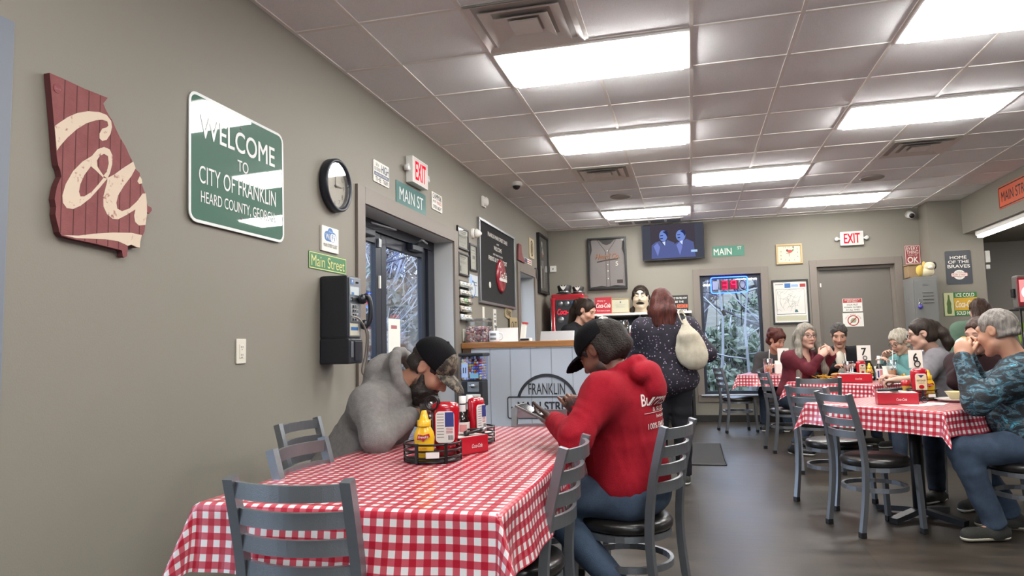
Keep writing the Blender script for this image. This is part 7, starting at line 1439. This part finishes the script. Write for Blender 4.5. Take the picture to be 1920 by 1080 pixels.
# woman with long silver hair
J=seated(1.03,8.14,-30,neck=(1.16,8.13,1.045),headpos=(1.205,8.1,1.225),twist=-22,hands={'R':(1.295,7.9,1.0),'L':(1.44,8.02,1.01)},sw=.18,kf=.4)
J['elR']=V3(1.2,7.93,.87); J['elL']=V3(1.37,8.2,.87); J['knR']=V3(1.28,7.86,.5); J['anR']=V3(1.0,7.84,.1); J['toeR']=V3(1.14,7.78,.04)
sil=[([(.075*s,.0,.05),(.103*s,.02,-.08),(.13*s,.06,-.19),(.14*s,.085,-.33),(.15*s,.07,-.47)],[.03,.034,.036,.032,.014]) for s in (-1,1)]+[([(x,-.08,.0),(x,-.1,-.15),(x,-.11,-.36)],[.05,.05,.03]) for x in (-.05,.05)]
sil[1][0].append((.18,.03,-.62)); sil[1][1][-1]=.026; sil[1][1].append(.008)
build_person('person with long silver hair and glasses in a maroon top eating with both hands',J,(-66,2,0),'#c29a88',dict(mat=M_maroon,name='maroon_top',arm=.95,fat=.02,vneck=.1,hem=.1,sh=.9),dict(mat=M_jean2),dict(mat=M_black),h_locks(M_silver,sil,t=.014),1.05,
  hands={'R':dict(d=(.45,.2,.5),n=(-.2,-.8,.5),curl=.55),'L':dict(d=(-.3,-.3,.6),n=(.4,-.5,.6),curl=.55)},h=.0065,extra=lambda body,hc,hR,hs,H,J,Tq,bt,o:glasses(body,H,hs),hs=1.06)
# man in the black jacket
J=seated(1.72,9.14,-97,neck=(1.7,9.02,1.06),headpos=(1.69,8.93,1.235),hands={'R':(1.58,8.72,.86),'L':(1.82,8.7,.86)},sw=.2)
build_person('person with short dark hair in a black jacket over a cream shirt',J,(-100,24,0),'#c0937d',dict(mat=M_bjack,name='jacket',arm=1.2,sh=1.1,panel=M_wsh,vneck=.3,hem=.1),dict(mat=M_jean2),dict(mat=M_shoe),h_short(M_salt,.008),1.15,h=.007,hs=1.08)
# white haired woman
J=seated(2.42,8.76,205,neck=(2.34,8.72,.985),headpos=(2.265,8.69,1.135),hands={'R':(2.1,8.72,.95),'L':(2.12,8.5,.9)},seat=.44)
build_person('white haired elderly person in a teal blouse eating with a fork',J,(206,26,0),'#c79e88',dict(mat=M_teal2,name='teal_blouse',arm=1.05,collar=1,hem=.1),dict(mat=M_jean2),dict(mat=M_shoe),h_locks(M_whiteh,[],t=.02,amp=.004,curly=(40,.026)),1.0,h=.0075,extra=lambda body,hc,hR,hs,H,J,Tq,bt,o:glasses(body,H,hs),hs=1.05)
t=empty('fork',TR(2.07,8.62,.95),'steel fork held by the white haired person','fork'); mb=MB(); mb.cyl((.04,.02,.03),(-.02,-.03,-.06),.004,M_chrome,8); mb.build('handle',t); mb=MB(); mb.box((-.025,-.035,-.07),(.02,.006,.035),M_chrome); mb.build('tines',t)
# woman with a ponytail
J=seated(2.27,7.22,165,neck=(2.155,7.2,1.045),headpos=(2.05,7.16,1.21),hands={'L':(1.80,7.03,.805),'R':(1.85,7.4,.805)},sw=.195,lean=.2)
J['elL']=V3(1.97,6.9,.83)
build_person('person with a dark ponytail and glasses in a grey shirt at the number 7 table',J,(172,14,0),'#c39a86',dict(mat=M_gtee,name='grey_shirt',arm=1.25,fat=.04,collar=1,sleeve=.35,hem=.1),dict(mat=M_jean2),dict(mat=M_black),
  h_locks(M_dark,[([(0,-.1,.06),(0,-.13,.045),(.0,-.155,-.03),(.0,-.165,-.11),(.0,-.15,-.17)],[.035,.025,.042,.042,.02])],t=.01),1.25,hands={'L':dict(curl=.5),'R':dict(curl=.5)},h=.0065,extra=lambda body,hc,hR,hs,H,J,Tq,bt,o:(glasses(body,H,hs),MB().ell(tuple(H((0,-.135,.05))),(.022,.022,.022),M_white).build('hair_tie',body)),hs=1.1)
# standing woman in green
J=standing(3.02,8.6,82,1.62,headpos=(3.05,8.63,1.455),neck=(3.03,8.6,1.31))
build_person('person with wavy brown hair in a sage green top standing by the pier',J,(95,5,0),'#c39a86',dict(mat=M_green,name='green_top',arm=1.05,hem=.3),dict(mat=M_blkpant,name='trousers'),dict(mat=M_shoe),h_locks(M_brown,[([(x,-.07,.02),(x*1.2,-.1,-.1),(x*1.1,-.1,-.2)],[.05,.05,.03]) for x in (-.05,.0,.05)],t=.014,amp=.005),1.05,h=.0075,hs=1.0)
# diner half hidden behind the camouflage shirt
J=seated(2.08,5.92,222,neck=(2.06,5.82,1.03),headpos=(2.03,5.76,1.19),hands={'R':(1.93,5.66,1.05),'L':(2.0,5.5,.86)})
J['elR']=V3(1.87,5.78,.86)
build_person('person in a dark plum top half hidden behind the camouflage shirt, hand at the mouth',J,(212,14,0),'#c39a86',dict(mat=M_dmar,name='plum_top',arm=1.1,collar=1,sleeve=.9,hem=.1),dict(mat=M_jean2),dict(mat=M_shoe),h_short(M_brown,.01),1.05,hands={'R':dict(d=(.1,-.3,.8),n=(-.7,.4,.2),curl=.5)},h=.0075)
# carved head with black hair on the back shelf
t=empty('carved_head',TR(-.71,10.72,1.655),'large carved head with a scowl and black hair on the back shelf','sculpture'); M_carv=vcol_mat('painted_carving',.5); hc=V3(0,0,.225); hR=headframe(-90,-3); hs=1.45
v=Vol((-.2,-.22,-.01),(.2,.2,.42),.006); add_head(v,hc,hR,hs,jaw=1.25,nose=1.25,chin=1.1); H=lambda a:hc+hR@(np.asarray(a,float)*hs)
v.cap(H((0,-.01,-.09)),(0,0.02,.01),.085,.1,.03); v.ell(H((0,.09,-.068)),np.array((.04,.02,.011))*hs,hR,.006,'s'); v.plane((0,0,.001),(0,0,-1),.002)
for s in (-1,1): v.cap(H((.012*s,.082,.026)),H((.055*s,.07,.05)),.014,.011,.01)
def cc(P):
    q=((P-hc)@hR)/hs; c=np.tile(np.array(lin('#c9b79c')),(len(P),1)); dk=np.array(lin('#231d1b')); ax=np.abs(q[:,0])
    m=((q[:,0]/.043)**2+((q[:,2]+.068)/.0135)**2<1)&(q[:,1]>.05); c[m]=dk
    m=(np.abs(q[:,2]-.03-.45*(ax-.012))<.011)&(ax>.01)&(ax<.06)&(q[:,1]>.05); c[m]=dk
    for s in (-1,1):
        e=q-np.array((.031*s,.0735,.006)); r=np.linalg.norm(e,axis=1); m=(r<.0155)&(e[:,1]>.003); c[m]=np.array(lin('#d9d4c4')); g=np.hypot(e[:,0],e[:,2]); c[m&(g<.006)]=dk
    return c
vol_obj('head',v,M_carv,t,col=cc,smooth=1)
v=Vol((-.24,-.2,-.01),(.24,.24,.44),.007); scalp(v,hc,hR,hs,.012)
for s in (-1,1): v.cap(H((.07*s,-.02,.0)),(.13*s,.02,.04),.04,.045,.03); v.cap(H((.05*s,-.07,.0)),(.09*s,.08,.04),.05,.05,.03)
v.plane((0,0,.002),(0,0,-1),.002); v.ripple(lambda P:.003*wob(P*np.array((1,1,.2)),80,3)); vol_obj('hair',v,M_dark,t)
